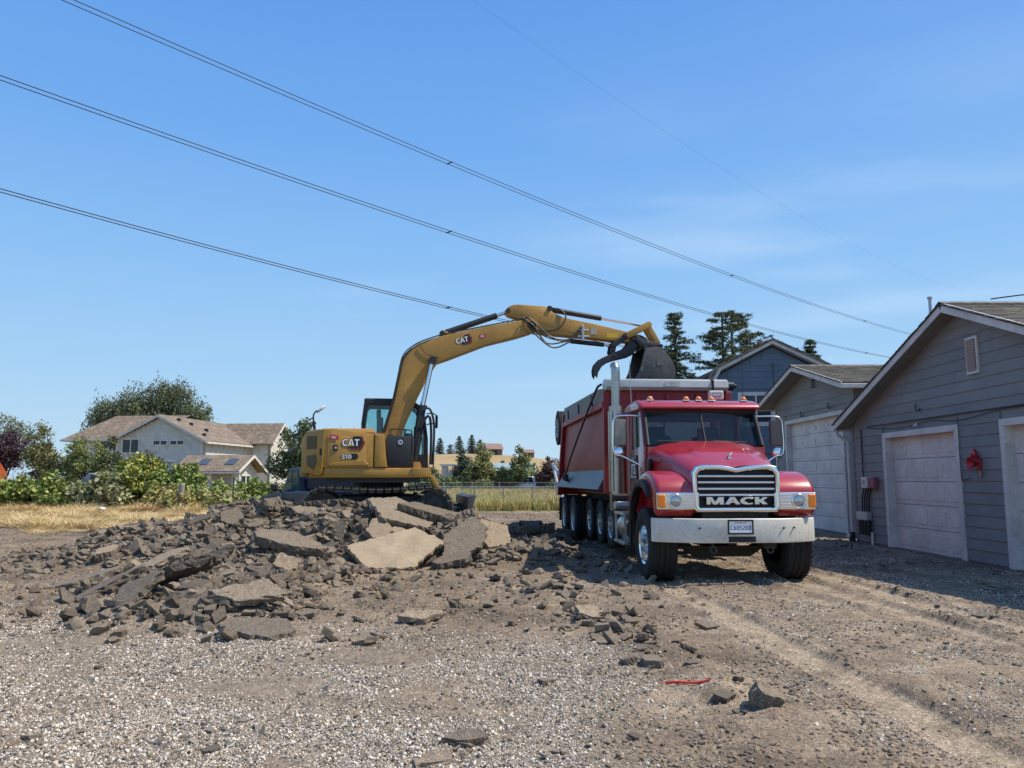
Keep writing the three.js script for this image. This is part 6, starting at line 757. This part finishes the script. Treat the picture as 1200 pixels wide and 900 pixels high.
// firs and pines behind the houses
function conifer(label, pos, h, w, seed, open, name = 'fir_tree', group = 'conifers behind the houses', n = 12000, bare = 0.1) {
  const t = thing(name, label, 'tree', pos, 0, group), rnd = seeded(seed), br = [], ends = [];
  mesh('trunk', [rod([0, -0.3, 0], [0, h * 0.97, 0], 0.020 * h, 0.004 * h, 10)], M.bark, t);
  let y = h * bare; while (y < h * 0.985) { const k = 1 - (y - h * bare) / (h * (1 - bare)), R = w * (open ? (0.35 + 0.65 * Math.sin(clamp(k * 1.25) * 2.6)) : (0.08 + 0.92 * k ** 0.8)) * (0.65 + 0.55 * rnd()); const m = open ? 4 : 6; for (let i = 0; i < m; i++) { if (open && rnd() < 0.25) continue; const a = rnd() * 6.283, r = R * (0.6 + 0.5 * rnd()), rise = open ? -0.1 + 0.5 * rnd() : lerp(-0.22, 0.32, 1 - k) + 0.2 * (rnd() - 0.5); br.push(rod([0, y, 0], [Math.cos(a) * r, y + r * rise, Math.sin(a) * r], 0.0035 * h * (0.4 + k), 0.002 * h * 0.3, 4)); const s = Math.max(2, Math.round(r / 0.38)); for (let j = open ? Math.ceil(s * 0.45) : 1; j <= s; j++) { const q = j / s; ends.push([Math.cos(a) * r * q, y + r * rise * q - (open ? 0 : 0.12 * r * q * q), Math.sin(a) * r * q, (open ? 0.42 : 0.30) * (0.6 + 0.5 * rnd()) * (h / 14), a]); } } y += h * (open ? 0.028 : 0.019) * (0.7 + 0.6 * rnd()); }
  mesh('branches', br, M.bark, t);
  mesh('needles', leafGeo(rnd, n, q => { const s = ends[Math.floor(q() * ends.length)], d = q() ** 0.6 * s[3], u = (q() - 0.5) * 2, v = (q() - 0.5) * 2; return [s[0] + d * u, s[1] + d * (q() - 0.62) * (open ? 0.95 : 0.9), s[2] + d * v]; }, 0.20 * h / 14 * (pos[2] < -200 ? 4 : 1), toneOf(G.fir, 0.7, G.firPale, 0.3), open ? -0.1 : 0.25, 0.3, 3.6), needleMat, t, true); return t;
}
conifer('tall narrow fir rising behind the excavator bucket', [12.9, 0, -60], 14.6, 3.9, 301, false, 'fir_tree', null, 38000, 0.05);
conifer('leftmost open topped pine of the pair above the blue house roof', [16.4, 0, -59], 14.5, 2.9, 302, true, 'pine_tree', null, 17000, 0.35);
conifer('right hand open topped pine of the pair above the blue house roof', [17.7, 0, -61], 14.9, 2.7, 303, true, 'pine_tree', null, 17000, 0.35);
conifer('small pine left of the blue house gable peak', [19.2, 0, -60], 12.6, 2.4, 304, true, 'pine_tree', null, 12000, 0.4);
conifer('thin pine just left of the blue house gable peak', [20.4, 0, -60.5], 12.6, 1.9, 305, true, 'pine_tree', null, 10000, 0.4);
conifer('small fir right of the blue house gable peak', [22.6, 0, -61], 12.2, 1.6, 306, false, 'fir_tree', null, 9000, 0.3); conifer('bushy fir at the right end of the blue house gable', [23.6, 0, -60], 12.5, 2.3, 307, false, 'fir_tree', null, 22000, 0.3); conifer('short fir at the far right of the blue house gable', [24.5, 0, -61], 11.6, 1.9, 308, false, 'fir_tree', null, 9000, 0.3);
conifer('low dark fir between the bucket and the blue house roof', [14.6, 0, -62], 10.0, 3.0, 309, false, 'fir_tree', null, 26000, 0.05);
// trees across the field
const far = (label, x, z, h, w, tone, seed, name = 'field_tree', n = 5200) => leafyTree(name, label, 'tree', [x, 0, z], h, 0.09, [[0, h * 0.42, 0, w, h * 0.34, w], [w * 0.1, h * 0.68, 0, w * 0.62, h * 0.26, w * 0.6], [0, h * 0.88, 0, w * 0.25, h * 0.13, w * 0.25], [-w * 0.4, h * 0.3, 0, w * 0.7, h * 0.22, w * 0.7]], 90, 0.42, n, 0.24, tone, seed, null, { shell: 0.2, limbs: 5 });
far('tall pale green young tree in the middle of the far field edge', -3.4, -84, 5.7, 2.1, toneOf([0.22, 0.235, 0.075], 0.5, [0.33, 0.33, 0.11], 0.3), 401); far('green young tree right of the middle across the field', 0.95, -83, 5.4, 2.0, toneOf([0.2, 0.225, 0.07], 0.5, [0.3, 0.3, 0.1], 0.25), 402); far('dark grey green tree left of the tall pale young tree', -5.6, -88, 5.3, 1.5, toneOf([0.1, 0.125, 0.07], 0.5), 403); far('dark purple tree at the rear of the dump truck', 3.7, -80, 3.9, 1.5, toneOf([0.10, 0.048, 0.042], 0.6), 404, 'plum_tree', 4200); far('round green bush tree just right of the excavator cab', -7.4, -66, 2.4, 1.25, toneOf([0.16, 0.2, 0.06], 0.5), 405, 'round_bush', 4500); far('low bush between the two young trees across the field', -1.1, -84, 3.0, 2.2, toneOf(G.olive, 0.5), 406, 'round_bush'); far('dark bush below the grey green tree across the field', -5.0, -82, 2.4, 0.9, toneOf(G.deep, 0.5), 407, 'round_bush', 2000); far('low green bush at the left of the parked cars', -6.5, -79, 1.7, 1.9, toneOf([0.17, 0.2, 0.06], 0.5), 408, 'round_bush', 2600); far('low green bush before the dark red car', -2.9, -79, 1.4, 1.4, toneOf([0.22, 0.25, 0.08], 0.5), 409, 'round_bush', 2000); far('low bush beside the dark purple tree', 5.2, -76, 2.0, 2.0, toneOf([0.15, 0.18, 0.06], 0.5), 410, 'round_bush', 2600);
[[-13, 4.2, 2.6], [-9.5, 3.6, 2.4], [-1.5, 4.4, 2.2], [2.8, 4.0, 2.6], [7, 4.8, 2.8], [11, 5.2, 3.0], [-17, 4.6, 2.8]].forEach(([x, h, w], i) => far(['first', 'second', 'third', 'fourth', 'fifth', 'sixth', 'seventh'][i] + ' rounded tree of the hazy row below the far hill', x, -122 - i, h, w, toneOf([0.14, 0.165, 0.065], 0.5), 420 + i, 'hazy_tree', 2600));
for (const [x, z, h, s] of [[-29, -310, 9, 501], [-25, -312, 6.2, 502], [-20.5, -300, 7.8, 503], [-16, -305, 8.6, 504], [-12.5, -302, 6.5, 505]]) { const o = conifer({ 501: 'tallest dark fir at the left end of the far hill', 502: 'second dark fir from the left on the far hill', 503: 'third dark fir from the left on the far hill', 504: 'fourth dark fir from the left on the far hill', 505: 'fifth dark fir from the left on the far hill' }[s], [x, height(x, z), z], h, 3.4, s, false, 'fir_tree', 'firs on the far hill', 5000, 0.05); }
// dry grass
{
  const blade = (rnd, h, lean) => { const a = rnd() * 6.283, w = 0.010 + 0.008 * rnd(), x = (rnd() - 0.5) * 0.22, z = (rnd() - 0.5) * 0.22, dx = Math.cos(a) * lean * h, dz = Math.sin(a) * lean * h, px = -Math.sin(a) * w, pz = Math.cos(a) * w; return [[x - px, 0, z - pz], [x + px, 0, z + pz], [x + dx * 0.35 + px * 0.8, h * 0.6, z + dz * 0.35 + pz * 0.8], [x - px, 0, z - pz], [x + dx * 0.35 + px * 0.8, h * 0.6, z + dz * 0.35 + pz * 0.8], [x + dx * 0.35 - px * 0.8, h * 0.6, z + dz * 0.35 - pz * 0.8], [x + dx * 0.35 - px * 0.8, h * 0.6, z + dz * 0.35 - pz * 0.8], [x + dx * 0.35 + px * 0.8, h * 0.6, z + dz * 0.35 + pz * 0.8], [x + dx, h, z + dz]]; };
  const tuft = (seed, n, lean) => { const rnd = seeded(seed), v = []; for (let i = 0; i < n; i++) for (const p of blade(rnd, 0.55 + 0.45 * rnd(), lean * (0.4 + rnd()))) v.push(...p); const g = new THREE.BufferGeometry(); g.setAttribute('position', new THREE.Float32BufferAttribute(v, 3)); g.computeVertexNormals(); g.setAttribute('uv', new THREE.BufferAttribute(new Float32Array(v.length / 3 * 2), 2)); return g; };
  const gm = new THREE.MeshStandardMaterial({ color: 0xffffff, roughness: 0.85, side: THREE.DoubleSide });
  const straw = r => { const k = 0.75 + 0.5 * r(); return r() < 0.18 ? [0.34 * k, 0.31 * k, 0.12 * k] : [0.62 * k, 0.46 * k, 0.235 * k]; };
  for (let v = 0; v < 2; v++) { const r = seeded(600 + v); scatter('dry_grass', 'matted dry straw coloured grass before the brambles', 15000, tuft(610 + v, 18, 1.3), gm, () => { const z = -21.5 - 16 * r() ** 0.9, x = -31 + 26.5 * r(); const edge = -23.8 + 4.2 * N(x * 0.3, 4) + 1.4 * N(x, z, 2) - (x > -9 ? (x + 9) * 1.6 : 0); if (z > edge + 0.9 || fbm(x * 0.35, z * 0.35, 4, 2) < -0.22) return null; const pt = smooth(-0.25, 0.3, fbm(x * 0.5, z * 0.5, 14, 3)), s = 0.16 + 0.34 * pt * r() + 0.18 * smooth(-31, -36, z); return [x, height(x, z) - 0.02, z, s * 1.6, s * (0.35 + 0.5 * r()), s * 1.6, straw(r), 0.5]; }); }
  for (let v = 0; v < 2; v++) { const r = seeded(640 + v); scatter('field_grass', 'tall yellow green grass in the field beyond the fence', 13000, tuft(650 + v, 12, 0.35), gm, () => { const z = -36.5 - 40 * r() ** 1.5, x = -12 + 30 * r(); if (z > -37.5 && fbm(x, z, 2, 2) < 0) return null; const s = 0.45 + 0.35 * r(), g = smooth(-0.2, 0.25, fbm(x * 0.25, z * 0.12, 9, 3)), k = 0.8 + 0.4 * r(); const c = mix3([0.58, 0.43, 0.20], [0.30, 0.37, 0.09], z > -42 ? 0.35 + 0.6 * g : 0.1 + 0.45 * g); return [x, height(x, z) - 0.02, z, s * 1.1, s, s * 1.1, c.map(q => q * k), 0.3]; }); }
  const r = seeded(670); scatter('weeds', 'scattered dry weeds growing among the rubble', 160, tuft(671, 14, 0.8), gm, () => { const x = -8 + 9 * r(), z = -9 - 4 * r(); if (r() < 0.7) return null; const s = 0.1 + 0.12 * r(); return [x, height(x, z), z, s, s, s, [0.42, 0.30, 0.15], 0.4]; });
}
console.log('vegetation done');

// ---------------------------------------------------------------- fences, posts, wires, vehicles and far things
{ // chain link fence across the field edge
  const f = thing('chain_link_fence', 'galvanized chain link fence along the near edge of the field', 'fence', [0, 0, 0]), A = [-9.5, -40.2], B = [15, -36.2], L = Math.hypot(B[0] - A[0], B[1] - A[1]), at = d => [lerp(A[0], B[0], d / L), lerp(A[1], B[1], d / L)];
  const post = rod([0, -0.1, 0], [0, 1.12, 0], 0.03, 0.03, 8); for (let d = 0.3; d < L; d += 1.48) { const [x, z] = at(d), m = mesh('post', post.clone(), M.galv, f); m.position.set(x, height(x, z), z); }
  mesh('top_rail', [rod([A[0], 1.10, A[1]], [B[0], 1.10, B[1]], 0.022, 0.022, 8)], M.galv, f);
  const wires = []; for (let s = -1; s <= 1; s += 2) for (let d = -1.1; d < L + 1.1; d += 0.085) { const a = at(clamp(d, 0, L)), b = at(clamp(d + s * 1.05, 0, L)); if (Math.hypot(a[0] - b[0], a[1] - b[1]) < 0.4) continue; wires.push(rod([a[0], 0.04, a[1]], [b[0], 1.09, b[1]], 0.0022, 0.0022, 3)); }
  const net = mesh('mesh_wire', wires, M.galv, f); net.userData.kind = 'stuff';
  const f2 = thing('rail_fence', 'far wire fence before the parked cars', 'fence', [0, 0, 0]); for (let x = -12; x <= 14; x += 2.2) mesh('post', [rod([x, -0.1, -62], [x, 1.2, -62], 0.03, 0.03, 6)], M.galv, f2); mesh('rail', [rod([-12, 1.18, -62], [14, 1.18, -62], 0.014, 0.014, 6)], M.galv, f2); mesh('wire', Array.from({ length: 7 }, (_, i) => rod([-12, 0.15 + i * 0.15, -62], [14, 0.15 + i * 0.15, -62], 0.006, 0.006, 4)), M.galv, f2);
}
tag(mesh('wooden_post', [rod([-15.1, -0.1, -35.4], [-15.06, 1.25, -35.4], 0.13, 0.12, 12), rod([-15.06, 1.24, -35.4], [-15.06, 1.28, -35.4], 0.12, 0.09, 12)], M.weatherWood), 'weathered grey wooden post standing in the dry grass', 'post');
tag(mesh('steel_stake', [rod([-12.3, -0.1, -34.2], [-12.28, 1.6, -34.2], 0.035, 0.03, 6)], M.dirtyIron), 'thin rusty steel stake in the weeds left of the pickup', 'stake');
tag(mesh('white_bag', [stoneGeo(77, 1).scale(0.28, 0.12, 0.2).translate(-8.3, 0.42, -24.2)], M.trim), 'crumpled white plastic bag left of the rubble heap', 'bag');
tag(mesh('white_scrap', [stoneGeo(78, 1).scale(0.16, 0.1, 0.12).translate(-16.6, 0.32, -31.5)], M.trim), 'white litter scrap in the dry grass', 'litter');
{ const o = thing('orange_shed', 'orange roofed shed at the left edge behind the brambles', 'shed', [-30.2, 0, -43]); mesh('shed_wall', [span(-2.4, 1.5, 0, 1.9, -1, 0.6)], std([0.35, 0.10, 0.03]), o); mesh('shed_roof', [prismX([[-1.3, 1.75], [0.9, 1.75], [-0.2, 2.72]], -2.6, 1.35)], std([0.52, 0.10, 0.02], { roughness: 0.6, map: g05 }), o); }
{ const o = thing('parked_van', 'grey car roof showing through a gap in the brambles', 'car', [-21.1, 0, -40.5]); mesh('body', [crease(prismZ([[-1.2, 0.4], [1.6, 0.4], [1.6, 1.1], [0.9, 1.2], [0.5, 1.75], [-0.6, 1.8], [-1.15, 1.25]], -0.85, 0.85, 0.06, 3), 0.5)], phy([0.20, 0.22, 0.25], { roughness: 0.35, clearcoat: 0.6 }), o); mesh('window', [prismZ([[-0.55, 1.25], [0.65, 1.25], [0.4, 1.66], [-0.45, 1.7]], 0.84, 0.865)], M.houseGlass, o); for (const x of [-0.7, 1.0]) mesh('wheel', [rod([x, 0.34, 0.7], [x, 0.34, 0.88], 0.34, 0.34, 18)], M.rubber, o); }
{ const o = thing('solar_shed', 'small blue grey roofed hut behind the brambles', 'hut', [-22.0, 0, -47]); mesh('hut_wall', [span(-0.4, 2.2, 0, 2.1, -1, 0.5)], std([0.25, 0.27, 0.3]), o); mesh('hut_roof', [prismZ([[-1.1, 1.95], [1.0, 2.62], [1.05, 2.55], [-1.0, 1.85]], -1.2, 0.8)], std([0.10, 0.13, 0.18], { roughness: 0.4 }), o); }
// vehicles; x forward in their own axes
function car(name, label, pos, turn, mat, kind = 'sedan', group) {
  const t = thing(name, label, kind === 'pickup' ? 'pickup' : 'car', pos, turn, group), g = M.glassDark;
  if (kind === 'pickup') {
    const W = 0.98, body = mesh('body', [crease(prismZ([[-2.85, 0.55], [2.7, 0.50], [2.86, 0.62], [2.84, 0.92], [2.72, 1.06], [1.35, 1.16], [1.2, 1.18], [-0.75, 1.18], [-0.8, 1.22], [-2.86, 1.22]], -W, W, 0.07, 4), 0.6)], mat, t);
    mesh('cabin', [crease(prismZ([[1.35, 1.15], [0.55, 1.83], [0.35, 1.87], [-0.55, 1.85], [-0.78, 1.78], [-0.85, 1.15]], -0.80, 0.80, 0.06, 3), 0.5)], mat, t);
    mesh('side_window', [prismZ([[1.12, 1.2], [0.55, 1.74], [0.1, 1.77], [0.08, 1.2]], 0.795, 0.812), prismZ([[0.0, 1.2], [0.0, 1.77], [-0.6, 1.75], [-0.72, 1.2]], 0.795, 0.812), prismZ([[1.12, 1.2], [0.55, 1.74], [0.1, 1.77], [0.08, 1.2]], -0.812, -0.795), prismZ([[0.0, 1.2], [0.0, 1.77], [-0.6, 1.75], [-0.72, 1.2]], -0.812, -0.795)], std([0.03, 0.10, 0.14], { roughness: 0.08, metalness: 0.3 }), t);
    mesh('windshield', [prismX([[-0.68, 0], [0.68, 0], [0.6, 0.92], [-0.6, 0.92]], 0, 0.012).rotateZ(0.86).translate(1.28, 1.2, 0)], M.houseGlass, t); mesh('rear_window', [span(-0.875, -0.865, 1.28, 1.7, -0.6, 0.6)], M.houseGlass, t);
    for (const s of [-1, 1]) { mesh('mirror', [rbox(0.16, 0.22, 0.2, 0.98, 1.30, s * 1.12, 0.05), rod([1.0, 1.2, s * 0.9], [0.98, 1.25, s * 1.06], 0.03)], M.black, t); mesh('tail_light', [rbox(0.05, 0.4, 0.14, -2.86, 1.0, s * 0.88, 0.02)], std([0.35, 0.02, 0.02], { roughness: 0.3 }), t); mesh('headlight', [rbox(0.06, 0.2, 0.34, 2.8, 0.9, s * 0.72, 0.02)], M.lens, t); }
    mesh('chrome_strip', [span(-2.7, 2.5, 0.79, 0.815, W - 0.005, W + 0.012), span(-2.7, 2.5, 0.79, 0.815, -W - 0.012, -W + 0.005)], M.stainless, body); mesh('rear_bumper', [rbox(0.16, 0.2, 1.9, -2.95, 0.62, 0, 0.04)], M.chrome, t); mesh('front_bumper', [rbox(0.16, 0.24, 1.9, 2.88, 0.62, 0, 0.04)], M.chrome, t); mesh('grille', [rbox(0.06, 0.3, 1.1, 2.82, 0.9, 0, 0.02)], M.black, t);
    for (const x of [1.85, -1.75]) for (const s of [-1, 1]) { const w = mesh('wheel', [rod([x, 0.40, s * 0.72], [x, 0.40, s * 0.96], 0.40, 0.40, 26)], M.rubber, t); mesh('rim', [rod([x, 0.40, s * 0.95], [x, 0.40, s * 0.975], 0.24, 0.22, 20)], M.aluminium, w); mesh('wheel_arch', [crease(new THREE.TorusGeometry(0.47, 0.035, 8, 22, 3.3).rotateZ(-0.08).translate(x, 0.42, s * 0.96), 0.8)], M.galv, w); mesh('arch_shadow_liner', [new THREE.CylinderGeometry(0.46, 0.46, 0.3, 24, 1, true, Math.PI / 2, Math.PI).rotateX(Math.PI / 2).translate(x, 0.42, s * 0.84)], M.black, w); }  // black liner paints in the shadow inside each wheel arch
    return t;
  }
  const hi = kind === 'suv' ? 0.25 : 0;
  mesh('body', [crease(prismZ([[-2.2, 0.35], [2.2, 0.35], [2.28, 0.6], [2.1, 0.82], [1.1, 0.95], [-1.7, 0.98], [-2.2, 0.9]], -0.88, 0.88, 0.08, 3), 0.6)], mat, t); mesh('cabin', [crease(prismZ([[1.15, 0.93], [0.35, 1.42 + hi], [-0.9, 1.45 + hi], [-1.75 - hi, 0.96]], -0.76, 0.76, 0.06, 3), 0.6)], mat, t);
  for (const s of [-1, 1]) mesh('side_window', [prismZ([[0.95, 0.97], [0.32, 1.36 + hi], [-0.2, 1.38 + hi], [-0.2, 0.97]], s * 0.765 - 0.01, s * 0.765 + 0.01), prismZ([[-0.28, 0.97], [-0.28, 1.38 + hi], [-0.88, 1.38 + hi], [-1.45, 0.98]], s * 0.765 - 0.01, s * 0.765 + 0.01)], M.houseGlass, t);
  for (const x of [1.35, -1.35]) for (const s of [-1, 1]) mesh('wheel', [rod([x, 0.33, s * 0.7], [x, 0.33, s * 0.9], 0.33, 0.33, 16)], M.rubber, t);
  for (const s of [-1, 1]) mesh('tail_light', [rbox(0.06, 0.12, 0.3, -2.2, 0.8, s * 0.66, 0.02)], std([0.35, 0.02, 0.02]), t);
  return t;
}
{ const o = car('pickup_truck', 'dark blue pickup parked behind the excavator', [-5.55, height(-5.55, -22.5) - 0.02, -22.5], Math.PI - Math.atan2(0.88, 0.48), M.blueCar, 'pickup'); }
car('parked_car', 'white car parked across the field behind the fences', [2.2, 0, -82], 2.15, phy([0.75, 0.75, 0.74], { roughness: 0.3, clearcoat: 0.8 }), 'suv', 'cars parked across the field'); car('parked_car', 'red car farthest left across the field', [-4.5, 0, -84], 2.2, phy([0.20, 0.035, 0.03], { roughness: 0.35, clearcoat: 0.8 }), 'sedan', 'cars parked across the field'); car('parked_car', 'dark red car between the red and the blue car across the field', [-2.4, 0, -85], 1.9, phy([0.12, 0.02, 0.025], { roughness: 0.35, clearcoat: 0.8 }), 'sedan', 'cars parked across the field'); car('parked_car', 'dark blue car left of the white car across the field', [-1.1, 0, -86], 2.3, phy([0.05, 0.06, 0.14], { roughness: 0.35, clearcoat: 0.8 }), 'suv', 'cars parked across the field'); car('parked_car', 'black car behind the red car across the field', [-5.4, 0, -90], 1.7, phy([0.02, 0.025, 0.03], { roughness: 0.35, clearcoat: 0.8 }), 'suv', 'cars parked across the field');
// far buildings
{ const o = thing('farm_shed', 'pale shed with an open side across the field', 'shed', [-7.0, 0, -88]); mesh('shed_wall', [span(-0.4, 1.9, 0, 2.3, -2, 0), span(-1.0, -0.4, 0, 2.9, -2, 0.05)], std([0.55, 0.55, 0.5]), o); mesh('shed_roof', [span(-1.2, 0.5, 2.9, 3.1, -2.2, 0.3), span(0.2, 2.2, 2.3, 2.42, -2.1, 0.2)], std([0.55, 0.62, 0.66], { roughness: 0.5 }), o); mesh('shed_door', [span(0.3, 0.8, 0, 2.0, 0, 0.05)], std([0.06, 0.07, 0.09]), o); }
{ const o = thing('green_house', 'blue green roofed house between the trees across the field', 'house', [0.3, 0, -100]); mesh('house_wall', [span(-3, 2.4, 0, 2.4, -5, 0)], std([0.42, 0.46, 0.44]), o); mesh('house_roof', [prismX([[-5.4, 2.35], [0.4, 2.35], [-2.5, 3.5]], -3.4, 2.8)], std([0.26, 0.36, 0.37], { roughness: 0.6 }), o); mesh('house_door', [span(-0.5, 0.4, 0, 2, 0, 0.05)], M.trim, o); }
{ const y = height(-6, -250); const o = thing('hill_barn', 'brown barn with a reddish roof on the far hill', 'barn', [-6.2, y - 0.4, -250], 0.35); mesh('barn_wall', [span(-2.6, 2.6, 0, 2.4, -2, 2)], std([0.16, 0.12, 0.09]), o); mesh('barn_roof', [prismX([[-2.5, 2.3], [2.5, 2.3], [0, 4.2]], -2.9, 2.9)], std([0.25, 0.155, 0.125]), o); mesh('barn_door', [span(-0.8, 0.8, 0, 1.9, 2, 2.06)], M.black, o); const q = thing('hill_cabin', 'small brown cabin right of the barn on the far hill', 'cabin', [5.2, height(5.2, -246) - 0.6, -246], 0.3); mesh('cabin_wall', [span(-1.6, 1.6, 0, 1.8, -1.2, 1.2)], std([0.18, 0.13, 0.1]), q); mesh('cabin_roof', [prismX([[-1.6, 1.75], [1.6, 1.75], [0, 2.8]], -1.8, 1.8)], std([0.24, 0.15, 0.12]), q); mesh('cabin_door', [span(-0.4, 0.4, 0, 1.5, 1.2, 1.26)], M.black, q); }
{ const o = thing('distant_house', 'small grey house right of the cream house porch', 'house', [-31.5, 0, -108]); mesh('house_wall', [span(-3, 4, 0, 4.6, -5, 0)], std([0.5, 0.52, 0.55]), o); mesh('house_roof', [prismZ([[-3.4, 4.5], [4.4, 4.5], [0.5, 6.6]], -5.4, 0.4)], std([0.16, 0.17, 0.18]), o); for (const x of [-1.6, 1.4]) mesh('window', [span(x, x + 1.1, 2.8, 4, 0, 0.05)], M.houseGlass, o); }
// power lines: three twin conductors one above the other and a thin earth wire
{
  const az = 43 * Math.PI / 180, d = [Math.sin(az), -Math.cos(az)], pe = [Math.cos(az), Math.sin(az)], D = -1.11 * 38;
  const line = (name, label, y0, s0, c, r, off, par) => { const pts = []; for (let s = -30; s <= 330; s += 12) pts.push([d[0] * s + pe[0] * (D + off), y0 + c * (s - s0) ** 2, d[1] * s + pe[1] * (D + off)]); const o = mesh(name, [tube(pts, r, 90, 5)], M.wire, par ?? scene); if (!par) tag(o, label, 'wire'); return o; };
  const spec = [['uppermost twin power cable crossing the sky', 25.5, 58, 0.00030], ['middle twin power cable crossing the sky', 20.0, 58, 0.00034], ['lowest twin power cable passing behind the boom', 14.15, 52, 0.0006]];
  for (const [label, y0, s0, c] of spec) { const g = thing('power_cable', label, 'cable', [0, 0, 0], 0, 'twin power cables'); line('conductor', null, y0, s0, c, 0.026, -0.24, g); line('conductor', null, y0, s0, c, 0.026, 0.24, g); for (const s of [38.2, 84, 130]) { const y = y0 + c * (s - s0) ** 2, P = o => [d[0] * s + pe[0] * (D + o), y, d[1] * s + pe[1] * (D + o)]; mesh('spacer', [rod(P(-0.3), P(0.3), 0.05, 0.05, 8)], M.wire, g); } }
  line('earth_wire', 'thin earth wire high across the sky', 38.6, 95, 0.00055, 0.007, 0);
  tag(mesh('service_wire', [tube([[8.9, 4.85, -14.0], [10.5, 4.95, -12.9], [14, 5.6, -10.5]], 0.012, 30, 6)], M.wire), 'black service wire above the nearest garage roof', 'wire');
}
console.log('all done');
renderer.render(scene, camera);
